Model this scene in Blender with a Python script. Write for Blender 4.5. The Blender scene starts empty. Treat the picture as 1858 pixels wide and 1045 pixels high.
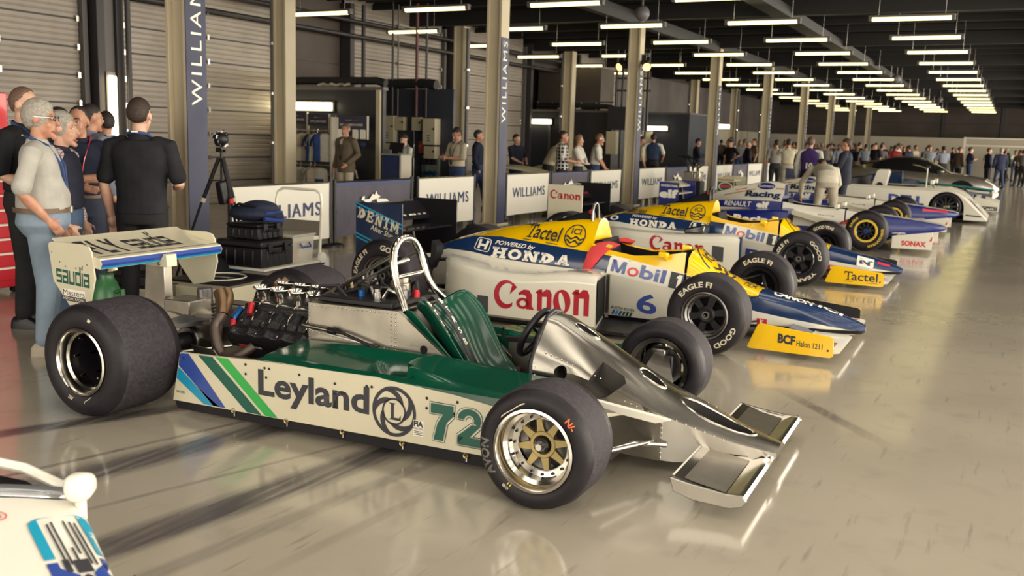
import bpy, bmesh, math, random
from mathutils import Vector, Matrix
from mathutils.bvhtree import BVHTree
from math import sin, cos, pi, radians
random.seed(7)
SC = bpy.context.scene
COL = SC.collection

# ---------------------------------------------------------------- camera, world, light, exposure
F_PX, PITCH, YAW, ROLL = 1734.1184, 0.1569952, 0.4754246, -0.0305652
cam_d = bpy.data.cameras.new('camera'); cam = bpy.data.objects.new('camera', cam_d); COL.objects.link(cam)
cam_d.sensor_fit = 'HORIZONTAL'; cam_d.sensor_width = 36.0; cam_d.lens = F_PX * 36.0 / 1858.0
cam_d.clip_start = 0.05; cam_d.clip_end = 400
fwd = Vector((-sin(YAW) * cos(PITCH), cos(YAW) * cos(PITCH), -sin(PITCH)))
rgt = Vector((cos(YAW), sin(YAW), 0)); dwn = fwd.cross(rgt)
r2 = rgt * cos(ROLL) + dwn * sin(ROLL); d2 = -rgt * sin(ROLL) + dwn * cos(ROLL)
mw = Matrix.Identity(4)
for i in range(3):
    mw[i][0] = r2[i]; mw[i][1] = -d2[i]; mw[i][2] = -fwd[i]
mw.translation = Vector((0, 0, 1.6))
cam.matrix_world = mw
SC.camera = cam
cam_d.dof.use_dof = True; cam_d.dof.focus_distance = 5.0; cam_d.dof.aperture_fstop = 4.0

W = bpy.data.worlds.new('daylight'); SC.world = W; W.use_nodes = True
bg = W.node_tree.nodes['Background']; bg.inputs[0].default_value = (1.0, 0.90, 0.74, 1); bg.inputs[1].default_value = 1.25

def area_light(name, loc, target, sx, sy, power, col):
    d = bpy.data.lights.new(name, 'AREA'); d.shape = 'RECTANGLE'; d.size = sx; d.size_y = sy; d.energy = power; d.color = col
    o = bpy.data.objects.new(name, d); COL.objects.link(o); o.location = loc
    o.rotation_euler = (Vector(target) - Vector(loc)).to_track_quat('-Z', 'Y').to_euler()
    return o
# daylight through the open pit-lane doors along the right-hand side and behind the camera
area_light('daylight_side', (9.5, 9, 2.6), (-4, 9, 0.6), 26, 3.4, 2600, (1, .92, .76))
area_light('daylight_side_far', (9.5, 42, 2.6), (-4, 42, 0.6), 34, 3.4, 4200, (1, .92, .76))
area_light('daylight_rear', (-1, -4.5, 2.6), (-3, 6, 0.5), 13, 3.2, 260, (1, .92, .78))
area_light('daylight_rear_left', (-7.5, -5.0, 2.5), (-11.5, 16, 1.0), 6, 3.2, 130, (1, .90, .70))
SC.view_settings.view_transform = 'Standard'; SC.view_settings.look = 'None'
SC.view_settings.gamma = 1.0; SC.view_settings.use_curve_mapping = False
SC.view_settings.exposure = 0.38
try:
    SC.cycles.max_bounces = 7; SC.cycles.diffuse_bounces = 4; SC.cycles.glossy_bounces = 4
    SC.cycles.sample_clamp_indirect = 6.0; SC.cycles.caustics_reflective = False; SC.cycles.caustics_refractive = False
    SC.cycles.use_denoising = True
except Exception:
    pass

# ---------------------------------------------------------------- materials
MATS = {}
def mat(name, col, rough=.5, metal=0., coat=0., emit=0., noise=0., nscale=6., bump=0., bscale=40., spec=.5, alpha=1., ncol=None, obj=True, stretch=None, trans=0.):
    if name in MATS: return MATS[name]
    m = bpy.data.materials.new(name); m.use_nodes = True; nt = m.node_tree; n = nt.nodes; L = nt.links
    b = n['Principled BSDF']
    b.inputs['Base Color'].default_value = (*col, 1); b.inputs['Roughness'].default_value = rough; b.inputs['Metallic'].default_value = metal
    b.inputs['Coat Weight'].default_value = coat; b.inputs['Coat Roughness'].default_value = .08
    b.inputs['Specular IOR Level'].default_value = spec
    if emit: b.inputs['Emission Color'].default_value = (*col, 1); b.inputs['Emission Strength'].default_value = emit
    if trans: b.inputs['Transmission Weight'].default_value = trans
    if alpha < 1: b.inputs['Alpha'].default_value = alpha
    if noise or bump:
        tc = n.new('ShaderNodeTexCoord'); mp = n.new('ShaderNodeMapping'); L.new(tc.outputs['Object' if obj else 'Generated'], mp.inputs[0])
        if stretch: mp.inputs['Scale'].default_value = stretch
    if noise:
        nz = n.new('ShaderNodeTexNoise'); nz.inputs['Scale'].default_value = nscale; nz.inputs['Detail'].default_value = 5
        L.new(mp.outputs[0], nz.inputs['Vector'])
        mx = n.new('ShaderNodeMix'); mx.data_type = 'RGBA'
        c2 = ncol or tuple(c * (1 - noise) for c in col)
        mx.inputs['A'].default_value = (*col, 1); mx.inputs['B'].default_value = (*c2, 1)
        rp = n.new('ShaderNodeMapRange'); rp.inputs[1].default_value = .35; rp.inputs[2].default_value = .7
        L.new(nz.outputs['Fac'], rp.inputs[0]); L.new(rp.outputs[0], mx.inputs['Factor']); L.new(mx.outputs['Result'], b.inputs['Base Color'])
        rr = n.new('ShaderNodeMapRange'); rr.inputs[3].default_value = max(rough * .75, .02); rr.inputs[4].default_value = min(rough * 1.3, 1)
        L.new(nz.outputs['Fac'], rr.inputs[0]); L.new(rr.outputs[0], b.inputs['Roughness'])
    if bump:
        nb = n.new('ShaderNodeTexNoise'); nb.inputs['Scale'].default_value = bscale; nb.inputs['Detail'].default_value = 3
        L.new(mp.outputs[0], nb.inputs['Vector'])
        bp = n.new('ShaderNodeBump'); bp.inputs['Strength'].default_value = bump; bp.inputs['Distance'].default_value = .01
        L.new(nb.outputs['Fac'], bp.inputs['Height']); L.new(bp.outputs[0], b.inputs['Normal'])
    MATS[name] = m
    return m
def M(name): return MATS[name]

mat('race_white', (.62, .575, .43), .32, coat=.5, noise=.06, nscale=3)
mat('race_white_clean', (.72, .69, .60), .28, coat=.6)
mat('tray', (.46, .42, .35), .1, 1., bump=1.0, bscale=16)
mat('pocket', (.07, .064, .06), .45, .6)
mat('alloy', (.45, .425, .38), .22, 1., noise=.15, nscale=3)
mat('alloy_dull', (.42, .385, .33), .34, 1., noise=.3, nscale=5, bump=.04, bscale=14)
mat('alloy_dark', (.26, .25, .25), .35, 1., noise=.3, nscale=7)
mat('chrome', (.66, .63, .58), .17, 1.)
mat('steel', (.55, .53, .50), .25, 1.)
mat('gold_alloy', (.46, .36, .16), .42, .75, noise=.2)
mat('green_gloss', (.002, .06, .034), .2, coat=.6, spec=.4)
mat('green_flat', (.004, .085, .06), .4)
mat('rubber', (.010, .008, .0115), .5, noise=.35, nscale=9, ncol=(.016, .0135, .018), bump=.12, bscale=120, spec=.35)
mat('rubber_tread', (.024, .020, .0265), .68, noise=.5, nscale=55, ncol=(.05, .043, .052), bump=.4, bscale=160, spec=.35)
mat('rubber_soft', (.010, .0085, .012), .55, spec=.3)
mat('black', (.007, .0062, .0095), .45, spec=.4)
mat('black_gloss', (.012, .012, .016), .15, coat=.6)
mat('black_matt', (.007, .006, .009), .75, spec=.2)
mat('carbon', (.008, .007, .0105), .4, noise=.2, nscale=50, spec=.35)
mat('engine_black', (.008, .007, .0095), .5, bump=.5, bscale=60)
mat('exhaust', (.13, .10, .085), .5, .7, noise=.5, nscale=8, ncol=(.07, .055, .05))
mat('exhaust_gold', (.27, .17, .10), .35, .9, noise=.4, nscale=8)
mat('lettering_black', (.025, .025, .035), .45)
mat('lettering_white', (.82, .79, .70), .45)
mat('lettering_cream', (.62, .57, .44), .6)
mat('lettering_yellow', (.72, .50, .05), .5)
mat('lettering_navy', (.018, .028, .10), .45)
mat('blue', (.025, .06, .30), .3, coat=.4)
mat('cyan', (.01, .26, .46), .3, coat=.4)
mat('lime', (.02, .36, .06), .3, coat=.4)
mat('orange', (.8, .13, .04), .5)
mat('red', (.62, .02, .035), .35, coat=.3)
mat('crimson', (.42, .012, .03), .3, coat=.4)
mat('pad_red', (.60, .05, .055), .8, bump=.3, bscale=60)
mat('yellow_gloss', (.86, .52, .0), .22, coat=.8)
mat('team_blue', (.008, .028, .098), .24, coat=.5)
mat('royal_blue', (.008, .018, .17), .28, coat=.35)
mat('denim_blue', (.006, .018, .06), .35, coat=.2)
mat('gold_stripe', (.42, .26, .10), .35)
mat('glass_dark', (.01, .012, .014), .05, coat=1.)
mat('anod_red', (.6, .04, .05), .3, .6)
mat('anod_blue', (.02, .13, .42), .3, .6)
mat('webbing', (.06, .06, .07), .7)
mat('skin', (.48, .26, .17), .5, noise=.15, nscale=14, ncol=(.40, .17, .11))
mat('skin_pale', (.58, .36, .26), .5, noise=.15, nscale=14, ncol=(.48, .25, .18))
mat('eye_white', (.75, .72, .68), .3)
mat('teeth', (.8, .77, .7), .3)
mat('lip', (.36, .10, .09), .5)

# ---------------------------------------------------------------- mesh builder
def V3(p): return Vector(p)
def frame(d):
    d = Vector(d).normalized(); u = Vector((0, 0, 1)) if abs(d.z) < .95 else Vector((1, 0, 0))
    x = d.cross(u).normalized(); return x, d.cross(x).normalized()

class MB:
    def __init__(s): s.v = []; s.f = []; s.m = []; s.mats = []
    def mi(s, m):
        if isinstance(m, str): m = MATS[m]
        if m not in s.mats: s.mats.append(m)
        return s.mats.index(m)
    def add(s, vs, fs, m):
        o = len(s.v); s.v.extend([tuple(v) for v in vs]); k = s.mi(m)
        for f in fs: s.f.append([i + o for i in f]); s.m.append(k)
        return s
    def box(s, c, d, m, rz=0, rx=0, ry=0):
        R = Matrix.Rotation(rz, 3, 'Z') @ Matrix.Rotation(ry, 3, 'Y') @ Matrix.Rotation(rx, 3, 'X'); c = Vector(c)
        vs = [c + R @ Vector((x * d[0] / 2, y * d[1] / 2, z * d[2] / 2)) for x in (-1, 1) for y in (-1, 1) for z in (-1, 1)]
        return s.add(vs, [(0, 1, 3, 2), (4, 6, 7, 5), (0, 4, 5, 1), (2, 3, 7, 6), (0, 2, 6, 4), (1, 5, 7, 3)], m)
    def loft(s, rings, m, cap=True, closed=True, wrap=False):
        n = len(rings[0]); vs = [p for r in rings for p in r]; fs = []; R = len(rings)
        for i in range(R if wrap else R - 1):
            for j in range(n if closed else n - 1):
                a = i * n + j; b = i * n + (j + 1) % n; c = ((i + 1) % R) * n + (j + 1) % n; d = ((i + 1) % R) * n + j
                fs.append((a, b, c, d))
        s.add(vs, fs, m)
        if cap and closed and not wrap:
            s.add(rings[0], [tuple(range(n))[::-1]], m); s.add(rings[-1], [tuple(range(n))], m)
        return s
    def cyl(s, a, b, r, m, r1=None, n=14, cap=True):
        a = Vector(a); b = Vector(b); x, y = frame(b - a); r1 = r if r1 is None else r1
        rg = [[p + x * (q * cos(2 * pi * k / n)) + y * (q * sin(2 * pi * k / n)) for k in range(n)] for p, q in ((a, r), (b, r1))]
        return s.loft(rg, m, cap)
    def tube(s, pts, r, m, n=8, wrap=False, flat=1.):
        pts = [Vector(p) for p in pts]; rg = []; px = None; N = len(pts)
        for i, p in enumerate(pts):
            if wrap: d = pts[(i + 1) % N] - pts[i - 1]
            else: d = pts[min(i + 1, N - 1)] - pts[max(i - 1, 0)]
            d.normalize()
            if px is None: px, _ = frame(d)
            px = (px - d * px.dot(d)).normalized(); py = d.cross(px)
            q = r[i] if isinstance(r, (list, tuple)) else r
            rg.append([p + px * (q * cos(2 * pi * k / n)) + py * (q * flat * sin(2 * pi * k / n)) for k in range(n)])
        return s.loft(rg, m, not wrap, True, wrap)
    def lathe(s, prof, o, ax, m, n=40, ms=None, a0=0, a1=2 * pi):
        o = Vector(o); ax = Vector(ax).normalized(); x, y = frame(ax); full = abs(a1 - a0 - 2 * pi) < 1e-6; K = n if full else n + 1
        rg = [[o + ax * h + x * (r * cos(a0 + (a1 - a0) * k / n)) + y * (r * sin(a0 + (a1 - a0) * k / n)) for k in range(K)] for r, h in prof]
        for i in range(len(prof) - 1):
            s.loft([rg[i], rg[i + 1]], ms[i] if ms else m, False, full)
        return s
    def ell(s, c, r, m, n=12, k=8, R=None):
        c = Vector(c); rg = []
        for i in range(k + 1):
            t = pi * i / k; rg.append([])
            for j in range(n):
                p = Vector((r[0] * sin(t) * cos(2 * pi * j / n), r[1] * sin(t) * sin(2 * pi * j / n), -r[2] * cos(t)))
                rg[-1].append(c + (R @ p if R else p))
        return s.loft(rg, m, False)
    def caps(s, pts, rs, m, n=10):
        # tapered limb with rounded ends through the points
        pts = [Vector(p) for p in pts]; P = []; Q = []
        d0 = (pts[1] - pts[0]).normalized(); d1 = (pts[-1] - pts[-2]).normalized()
        for a in (-1, -.87, -.5): P.append(pts[0] + d0 * (a * rs[0])); Q.append(rs[0] * max(.05, math.sqrt(max(0, 1 - a * a))))
        for p, r in zip(pts, rs): P.append(p); Q.append(r)
        for a in (.5, .87, 1): P.append(pts[-1] + d1 * (a * rs[-1])); Q.append(rs[-1] * max(.05, math.sqrt(max(0, 1 - a * a))))
        return s.tube(P, Q, m, n)
    def prism(s, poly, fa, fb, m, side=None):
        # polygon given in 2-D, front map fa and back map fb
        n = len(poly); A = [fa(*p) for p in poly]; B = [fb(*p) for p in poly]
        s.add(A, [tuple(range(n))], m); s.add(B, [tuple(range(n))[::-1]], m)
        return s.loft([A, B], side or m, False)
    def plate(s, poly, y0, y1, m, side=None):          # polygon in x,z extruded along y
        return s.prism(poly, lambda x, z: (x, y0, z), lambda x, z: (x, y1, z), m, side)
    def slab(s, poly, z0, z1, m, side=None):           # polygon in x,y extruded along z
        return s.prism(poly, lambda x, y: (x, y, z0), lambda x, y: (x, y, z1), m, side)
    def grid(s, nx, ny, fn, m):
        vs = [fn(i / nx, j / ny) for i in range(nx + 1) for j in range(ny + 1)]
        fs = [(i * (ny + 1) + j, (i + 1) * (ny + 1) + j, (i + 1) * (ny + 1) + j + 1, i * (ny + 1) + j + 1) for i in range(nx) for j in range(ny)]
        if callable(m):
            for f in fs:
                s.add([vs[k] for k in f], [(0, 1, 2, 3)], m(f[0] // (ny + 1), f[0] % (ny + 1)))
            return s
        return s.add(vs, fs, m)
    def mirror_y(s):
        n = len(s.v); s.v += [(x, -y, z) for x, y, z in s.v]
        F = len(s.f)
        for i in range(F): s.f.append([k + n for k in s.f[i]][::-1]); s.m.append(s.m[i])
        return s
    def mesh(s, name='m', sharp=35):
        me = bpy.data.meshes.new(name); me.from_pydata(s.v, [], s.f)
        for m in s.mats: me.materials.append(m)
        me.polygons.foreach_set('material_index', s.m)
        bm = bmesh.new(); bm.from_mesh(me); bmesh.ops.remove_doubles(bm, verts=bm.verts, dist=1e-5)
        bmesh.ops.recalc_face_normals(bm, faces=bm.faces); bm.to_mesh(me); bm.free()
        me.polygons.foreach_set('use_smooth', [True] * len(me.polygons))
        if sharp < 180: me.set_sharp_from_angle(angle=radians(sharp))
        return me
    def build(s, name, parent=None, sharp=35, bev=0, loc=None, rz=0, segs=2):
        me = s.mesh(name, sharp); o = bpy.data.objects.new(name, me); COL.objects.link(o)
        if parent: o.parent = parent
        if loc is not None: o.location = loc
        if rz: o.rotation_euler = (0, 0, rz)
        if bev:
            b = o.modifiers.new('edge', 'BEVEL'); b.width = bev; b.segments = segs; b.limit_method = 'ANGLE'; b.angle_limit = radians(40); b.harden_normals = False
        return o

def tag(o, label=None, cat=None, group=None, kind=None):
    if label: o['label'] = label
    if cat: o['category'] = cat
    if group: o['group'] = group
    if kind: o['kind'] = kind
    return o
def empty(name, loc=(0, 0, 0), rz=0, parent=None):
    o = bpy.data.objects.new(name, None); COL.objects.link(o); o.location = loc; o.rotation_euler = (0, 0, rz); o.empty_display_size = .1
    if parent: o.parent = parent
    return o
def struct(mb, name, **k): return tag(mb.build(name, **k), kind='structure')
KIDS = {}
def kids(o): return [c for c in bpy.data.objects if c.parent is o]
def copy_tree(o, parent=None):
    c = o.copy(); COL.objects.link(c); c.parent = parent if parent else o.parent
    for k in kids(o): copy_tree(k, c)
    return c

# ---------------------------------------------------------------- lettering: outlines of Blender's own built-in font
_TX = {}
def text2d(s, bold=0., shear=0., space=1.):
    key = (s, bold, shear, space)
    if key in _TX: return _TX[key]
    cu = bpy.data.curves.new('t', 'FONT'); cu.body = s; cu.size = 1; cu.offset = bold; cu.shear = shear; cu.space_character = space; cu.resolution_u = 3
    o = bpy.data.objects.new('t', cu); COL.objects.link(o)
    dg = bpy.context.evaluated_depsgraph_get(); me = bpy.data.meshes.new_from_object(o.evaluated_get(dg))
    vs = [(v.co.x, v.co.y) for v in me.vertices]; fs = [list(p.vertices) for p in me.polygons]
    bpy.data.objects.remove(o); bpy.data.curves.remove(cu); bpy.data.meshes.remove(me)
    if not vs: vs = [(0, 0)]
    x0 = min(v[0] for v in vs); x1 = max(v[0] for v in vs); y0 = min(v[1] for v in vs); y1 = max(v[1] for v in vs)
    vs = [((x - x0) / max(x1 - x0, 1e-6), (y - y0) / max(y1 - y0, 1e-6)) for x, y in vs]
    _TX[key] = (vs, fs); return _TX[key]
def boldtext(s, d=.006, space=1.):
    V, F = text2d(s, 0, 0, space); return merge2d(*[((V, F), dx, dy, 1, 1) for dx in (-d, 0, d) for dy in (-d * 2, d * 2)])
def split_tris(vs, fs, fn, L):
    V = list(vs); out = []; st = []
    for f in fs:
        for k in range(1, len(f) - 1): st.append((V[f[0]], V[f[k]], V[f[k + 1]], 0))
    while st:
        t = st.pop(); dep = t[3]; t = t[:3]; P = [Vector(fn(*p)) for p in t]
        e = [(P[i] - P[(i + 1) % 3]).length for i in range(3)]; i = e.index(max(e))
        if e[i] > L and dep < 9 and len(out) < 4000:
            a, b, c = t[i], t[(i + 1) % 3], t[(i + 2) % 3]; mid = ((a[0] + b[0]) / 2, (a[1] + b[1]) / 2)
            st += [(a, mid, c, dep + 1), (mid, b, c, dep + 1)]
        else: out.append(t)
    return out
def paint(mb, shape, fn, m, L=None):
    # shape: (verts2d, faces) in the unit square ; fn maps (u,v) to a 3-D point
    vs, fs = shape
    if L:
        tr = split_tris(vs, fs, fn, L)
        mb.add([fn(*p) for t in tr for p in t], [(3 * k, 3 * k + 1, 3 * k + 2) for k in range(len(tr))], m)
    else:
        mb.add([fn(*p) for p in vs], fs, m)
def quadmap(a, b, c, d):
    # corners: a lower-left, b lower-right, c upper-right, d upper-left
    a, b, c, d = map(Vector, (a, b, c, d))
    return lambda u, v: (a * (1 - u) + b * u) * (1 - v) + (d * (1 - u) + c * u) * v
def onside(bvh, fn2, side=-1, off=.003, fallback=0.):
    # fn2(u,v)->(x,z); dropped on the body from the given side along y
    def g(u, v):
        x, z = fn2(u, v); h = bvh.ray_cast(Vector((x, side * 3., z)), Vector((0, -side, 0)))
        y = h[0].y if h[0] else fallback
        return (x, y + side * off, z)
    return g
def quad2(p0, p1, p2, p3):
    return lambda u, v: tuple((p0[i] * (1 - u) + p1[i] * u) * (1 - v) + (p3[i] * (1 - u) + p2[i] * u) * v for i in (0, 1))
def bvh_of(mb): return BVHTree.FromPolygons([Vector(v) for v in mb.v], mb.f)
UNIT = ([(0, 0), (1, 0), (1, 1), (0, 1)], [(0, 1, 2, 3)])
def ring2d(r0=.8, n=40, a0=0, a1=2 * pi):
    vs = []; fs = []
    for k in range(n + 1):
        a = a0 + (a1 - a0) * k / n
        vs += [(.5 + .5 * cos(a), .5 + .5 * sin(a)), (.5 + .5 * r0 * cos(a), .5 + .5 * r0 * sin(a))]
        if k: fs.append((2 * k - 2, 2 * k, 2 * k + 1, 2 * k - 1))
    return vs, fs
def disc2d(n=36): return [(.5 + .5 * cos(2 * pi * k / n), .5 + .5 * sin(2 * pi * k / n)) for k in range(n)], [tuple(range(n))]
def polys(*ps):
    vs = []; fs = []
    for p in ps: fs.append(tuple(range(len(vs), len(vs) + len(p)))); vs += list(p)
    return vs, fs
def merge2d(*items):
    # (shape, x0, y0, w, h)
    V = []; Fc = []
    for (vs, fs), x, y, w, h in items:
        o = len(V); V += [(x + a * w, y + b * h) for a, b in vs]; Fc += [[k + o for k in f] for f in fs]
    return V, Fc
def R4(x, y, w, h): return [(x, y), (x + w, y), (x + w, y + h), (x, y + h)]
GLYPH_M = polys(R4(0, 0, .22, 1), R4(.78, 0, .22, 1), [(0, 1), (.27, 1), (.6, 0), (.4, 0)], [(1, 1), (.73, 1), (.4, 0), (.6, 0)])
# slab-serif capitals drawn as polygons
def slabs(ch):
    s = .26; t = .2
    foot = lambda x, w: [R4(x, 0, w, t), R4(x, 1 - t, w, t)]
    if ch == 'H': return polys(R4(.1, 0, s, 1), R4(.64, 0, s, 1), R4(.3, .4, .4, .2), *foot(0, .44), *foot(.56, .44))
    if ch == 'I': return polys(R4(.32, 0, .36, 1), *foot(.1, .8))
    if ch == 'N': return polys(R4(.08, 0, s * .8, 1), R4(.7, 0, s * .8, 1), [(.08, 1), (.38, 1), (.9, 0), (.62, 0)], R4(0, 0, .38, t), R4(0, 1 - t, .34, t), R4(.6, 1 - t, .4, t))
    if ch == 'M': return polys(R4(.06, 0, .2, 1), R4(.74, 0, .2, 1), [(.06, 1), (.3, 1), (.58, .25), (.42, .25)], [(.94, 1), (.7, 1), (.42, .25), (.58, .25)], R4(0, 0, .34, t), R4(.66, 0, .34, t), R4(0, 1 - t, .28, t), R4(.72, 1 - t, .28, t))
    if ch == 'E': return polys(R4(.08, 0, s, 1), R4(0, 0, .95, t), R4(0, 1 - t, .92, t), R4(.3, .42, .4, .17), R4(.78, 0, .17, .36), R4(.76, .64, .16, .36), R4(.6, .32, .12, .36))
    if ch == 'A': return polys([(.08, 0), (.3, 0), (.58, 1), (.36, 1)], [(.62, 0), (.92, 0), (.66, 1), (.38, 1)], R4(.25, .26, .45, .16), R4(0, 0, .4, t), R4(.56, 0, .44, t))
    if ch in 'DO':
        v, f = ring2d(.5, 28) if ch == 'O' else ring2d(.5, 20, -pi / 2, pi / 2)
        if ch == 'O': return v, f
        return merge2d(((v, f), -.8, 0, 1.8, 1), (polys(R4(.1, 0, .26, 1), R4(0, 0, .3, .22), R4(0, .78, .3, .22)), 0, 0, 1, 1))
    return text2d(ch, .03)
def slabword(w, gap=.1, widths=None):
    it = []; x = 0
    for c in w:
        ww = (widths or {}).get(c, 1.); it.append((slabs(c), x, 0, ww, 1)); x += ww + gap
    x -= gap
    V, Fc = merge2d(*it); return [(a / x, b) for a, b in V], Fc
# square-cut airline lettering, five by seven cells with dots above
SQ = {'s': ['11111', '10000', '11111', '00001', '11111'], 'a': ['11111', '00001', '11111', '10001', '11111'], 'u': ['10001', '10001', '10001', '10001', '11111'],
      'd': ['00001', '00001', '11111', '10001', '10001', '10001', '11111'], 'i': ['1', '0', '1', '1', '1', '1', '1']}
def squareword(w):
    P = []; x = 0
    for c in w:
        rows = SQ[c]; n = len(rows)
        for r, row in enumerate(rows):
            for k, b in enumerate(row):
                if b == '1': P.append(R4(x + k, (n - 1 - r), 1.02, 1.02))
        x += len(rows[0]) + .8
    x -= .8
    V, Fc = polys(*P); return [(a / x, b / 7) for a, b in V], Fc
def serif_canon():
    # red wordmark: wide crescent C, then a n o n with heavy stems
    C = []
    n = 28; outer = []; inner = []
    for k in range(n + 1):
        a = radians(48) + radians(262) * k / n; outer.append((.5 + .5 * cos(a), .5 + .5 * sin(a)))
        inner.append((.60 + .37 * cos(a), .52 + .36 * sin(a)))
    V = []; Fc = []
    for k in range(n + 1):
        V += [outer[k], inner[k]]
        if k: Fc.append((2 * k - 2, 2 * k, 2 * k + 1, 2 * k - 1))
    b = len(V); V += [(.84, .90), (1.02, .74), (.70, .5), (.80, .74)]; Fc.append((b, b + 1, b + 2, b + 3))
    Cc = (V, Fc)
    o = merge2d((ring2d(.42, 28), 0, 0, 1, 1))
    V, Fc = ring2d(1, 28); V = []; Fc = []
    for k in range(29):
        a = 2 * pi * k / 28; V += [(.5 + .5 * cos(a), .5 + .5 * sin(a)), (.5 + .17 * cos(a) - .1 * sin(a), .5 + .38 * sin(a))]
        if k: Fc.append((2 * k - 2, 2 * k, 2 * k + 1, 2 * k - 1))
    o = (V, Fc)
    nn = polys(R4(.12, 0, .28, .92), [(.0, .86), (.2, 1.), (.4, 1.), (.4, .8), (.1, .8)], [(.38, .66), (.38, .84), (.62, 1.), (.84, .98), (.96, .8), (.96, .66)], R4(.68, 0, .28, .7))
    aa = merge2d((ring2d(.5, 20), 0, 0, .72, .58), (polys(R4(.56, 0, .3, .74), [(.1, .82), (.4, 1.), (.7, .97), (.86, .74), (.56, .68), (.45, .82), (.16, .7)], [(.8, .0), (1., .0), (.86, .2)]), 0, 0, 1, 1))
    it = [(Cc, 0, 0, 1.0, 1.0), (aa, 1.0, .05, .78, .62), (nn, 1.82, .04, .72, .64), (o, 2.58, .02, .72, .66), (nn, 3.34, .02, .74, .66)]
    V, Fc = merge2d(*it); return [(a / 4.08, b) for a, b in V], Fc
# ================================================================ the hall
def floor_mat():
    m = bpy.data.materials.new('polished_floor'); m.use_nodes = True; nt = m.node_tree; n = nt.nodes; L = nt.links; b = n['Principled BSDF']
    g = n.new('ShaderNodeNewGeometry')
    def noise(sc, det=5, stretch=None, rot=0):
        mp = n.new('ShaderNodeMapping'); L.new(g.outputs['Position'], mp.inputs[0])
        if stretch: mp.inputs['Scale'].default_value = stretch
        mp.inputs['Rotation'].default_value = (0, 0, rot)
        z = n.new('ShaderNodeTexNoise'); z.inputs['Scale'].default_value = sc; z.inputs['Detail'].default_value = det
        L.new(mp.outputs[0], z.inputs['Vector']); return z.outputs['Fac']
    def rng(x, a, c, d=0., e=1.):
        r = n.new('ShaderNodeMapRange'); r.inputs[1].default_value = a; r.inputs[2].default_value = c; r.inputs[3].default_value = d; r.inputs[4].default_value = e
        L.new(x, r.inputs[0]); return r.outputs[0]
    def mth(op, a, c=None):
        r = n.new('ShaderNodeMath'); r.operation = op
        for i, q in enumerate((a, c)):
            if q is None: continue
            if isinstance(q, (int, float)): r.inputs[i].default_value = q
            else: L.new(q, r.inputs[i])
        return r.outputs[0]
    def mix(f, a, c):
        r = n.new('ShaderNodeMix'); r.data_type = 'RGBA'
        L.new(f, r.inputs['Factor'])
        for k, q in (('A', a), ('B', c)):
            if isinstance(q, tuple): r.inputs[k].default_value = (*q, 1)
            else: L.new(q, r.inputs[k])
        return r.outputs['Result']
    col = mix(rng(noise(.7), .35, .7), (.43, .385, .31), (.36, .32, .26))
    col = mix(rng(noise(5, 8), .55, .8, 0, .5), col, (.29, .255, .215))
    # rubber laid down by turning tyres: straight smears across the bay
    sep = n.new('ShaderNodeSeparateXYZ'); L.new(g.outputs['Position'], sep.inputs[0])
    dark = None
    for (x0, y0, x1, y1, w, k) in ((-4.55, 2.95, -3.9, 4.35, .075, .85), (-5.2, 1.7, -3.0, 5.0, .0, 0), (-3.78, 2.40, -3.35, 4.20, .125, .8), (-2.95, 2.25, -2.60, 4.3, .115, .85), (-2.62, 2.2, -2.40, 3.9, .05, .3), (-2.26, 2.7, -2.2, 3.4, .035, .2), (-3.3, 2.6, -2.9, 3.9, .018, .35), (-1.05, 6.1, -.75, 5.75, .05, .6), (-4.0, 2.4, -3.55, 4.2, .02, .5)):
        if not k: continue
        dx, dy = x1 - x0, y1 - y0; l = math.hypot(dx, dy); dx /= l; dy /= l
        al = mth('ADD', mth('MULTIPLY', mth('SUBTRACT', sep.outputs[0], x0), dx), mth('MULTIPLY', mth('SUBTRACT', sep.outputs[1], y0), dy))
        ac = mth('ABSOLUTE', mth('ADD', mth('MULTIPLY', mth('SUBTRACT', sep.outputs[0], x0), -dy), mth('MULTIPLY', mth('SUBTRACT', sep.outputs[1], y0), dx)))
        st = noise(1, 4, (26, 1.3, 1), math.atan2(dx, dy))
        f = mth('MULTIPLY', rng(ac, w * .55, w * 1.25, 1, 0), mth('MULTIPLY', rng(al, -.35, .15), rng(al, l - .1, l + .5, 1, 0)))
        f = mth('MULTIPLY', f, rng(st, .25, .55, k * .55, min(1, k * 1.15)))
        dark = f if dark is None else mth('MAXIMUM', dark, f)
    fine = mth('MULTIPLY', rng(noise(2.2, 9, (9, 1, 1), .45), .62, .74), .35)
    dark = mth('MAXIMUM', dark, fine)
    col = mix(dark, col, (.075, .066, .07))
    L.new(col, b.inputs['Base Color'])
    L.new(mth('ADD', rng(noise(3), .3, .7, .11, .2), mth('MULTIPLY', dark, .2)), b.inputs['Roughness'])
    b.inputs['Specular IOR Level'].default_value = .55; b.inputs['Coat Weight'].default_value = .4; b.inputs['Coat Roughness'].default_value = .1
    return m
MATS['floor'] = floor_mat()
mat('deck', (.009, .008, .008), .55, noise=.4, nscale=1.5, ncol=(.022, .016, .013), obj=True, stretch=(.4, 4, 1))
mat('beam_dark', (.007, .006, .008), .6)
mat('rooflight', (.22, .205, .225), .6, noise=.3, nscale=2)
mat('shutter', (.33, .285, .245), .42, noise=.12, nscale=1.5)
mat('wall_brown', (.085, .066, .058), .7, noise=.2, nscale=.8)
mat('wall_grey', (.115, .10, .10), .7, noise=.2, nscale=.8)
mat('pod_dark', (.022, .022, .030), .5, noise=.25, nscale=2)
mat('pod_blue', (.035, .04, .06), .5, noise=.2, nscale=2)
mat('column', (.55, .475, .34), .45, noise=.12, nscale=1.2)
mat('banner_navy', (.022, .026, .075), .5, noise=.15, nscale=2)
mat('partition', (.42, .375, .30), .6, noise=.08, nscale=.6)
mat('post_dark', (.03, .026, .03), .5)
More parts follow.
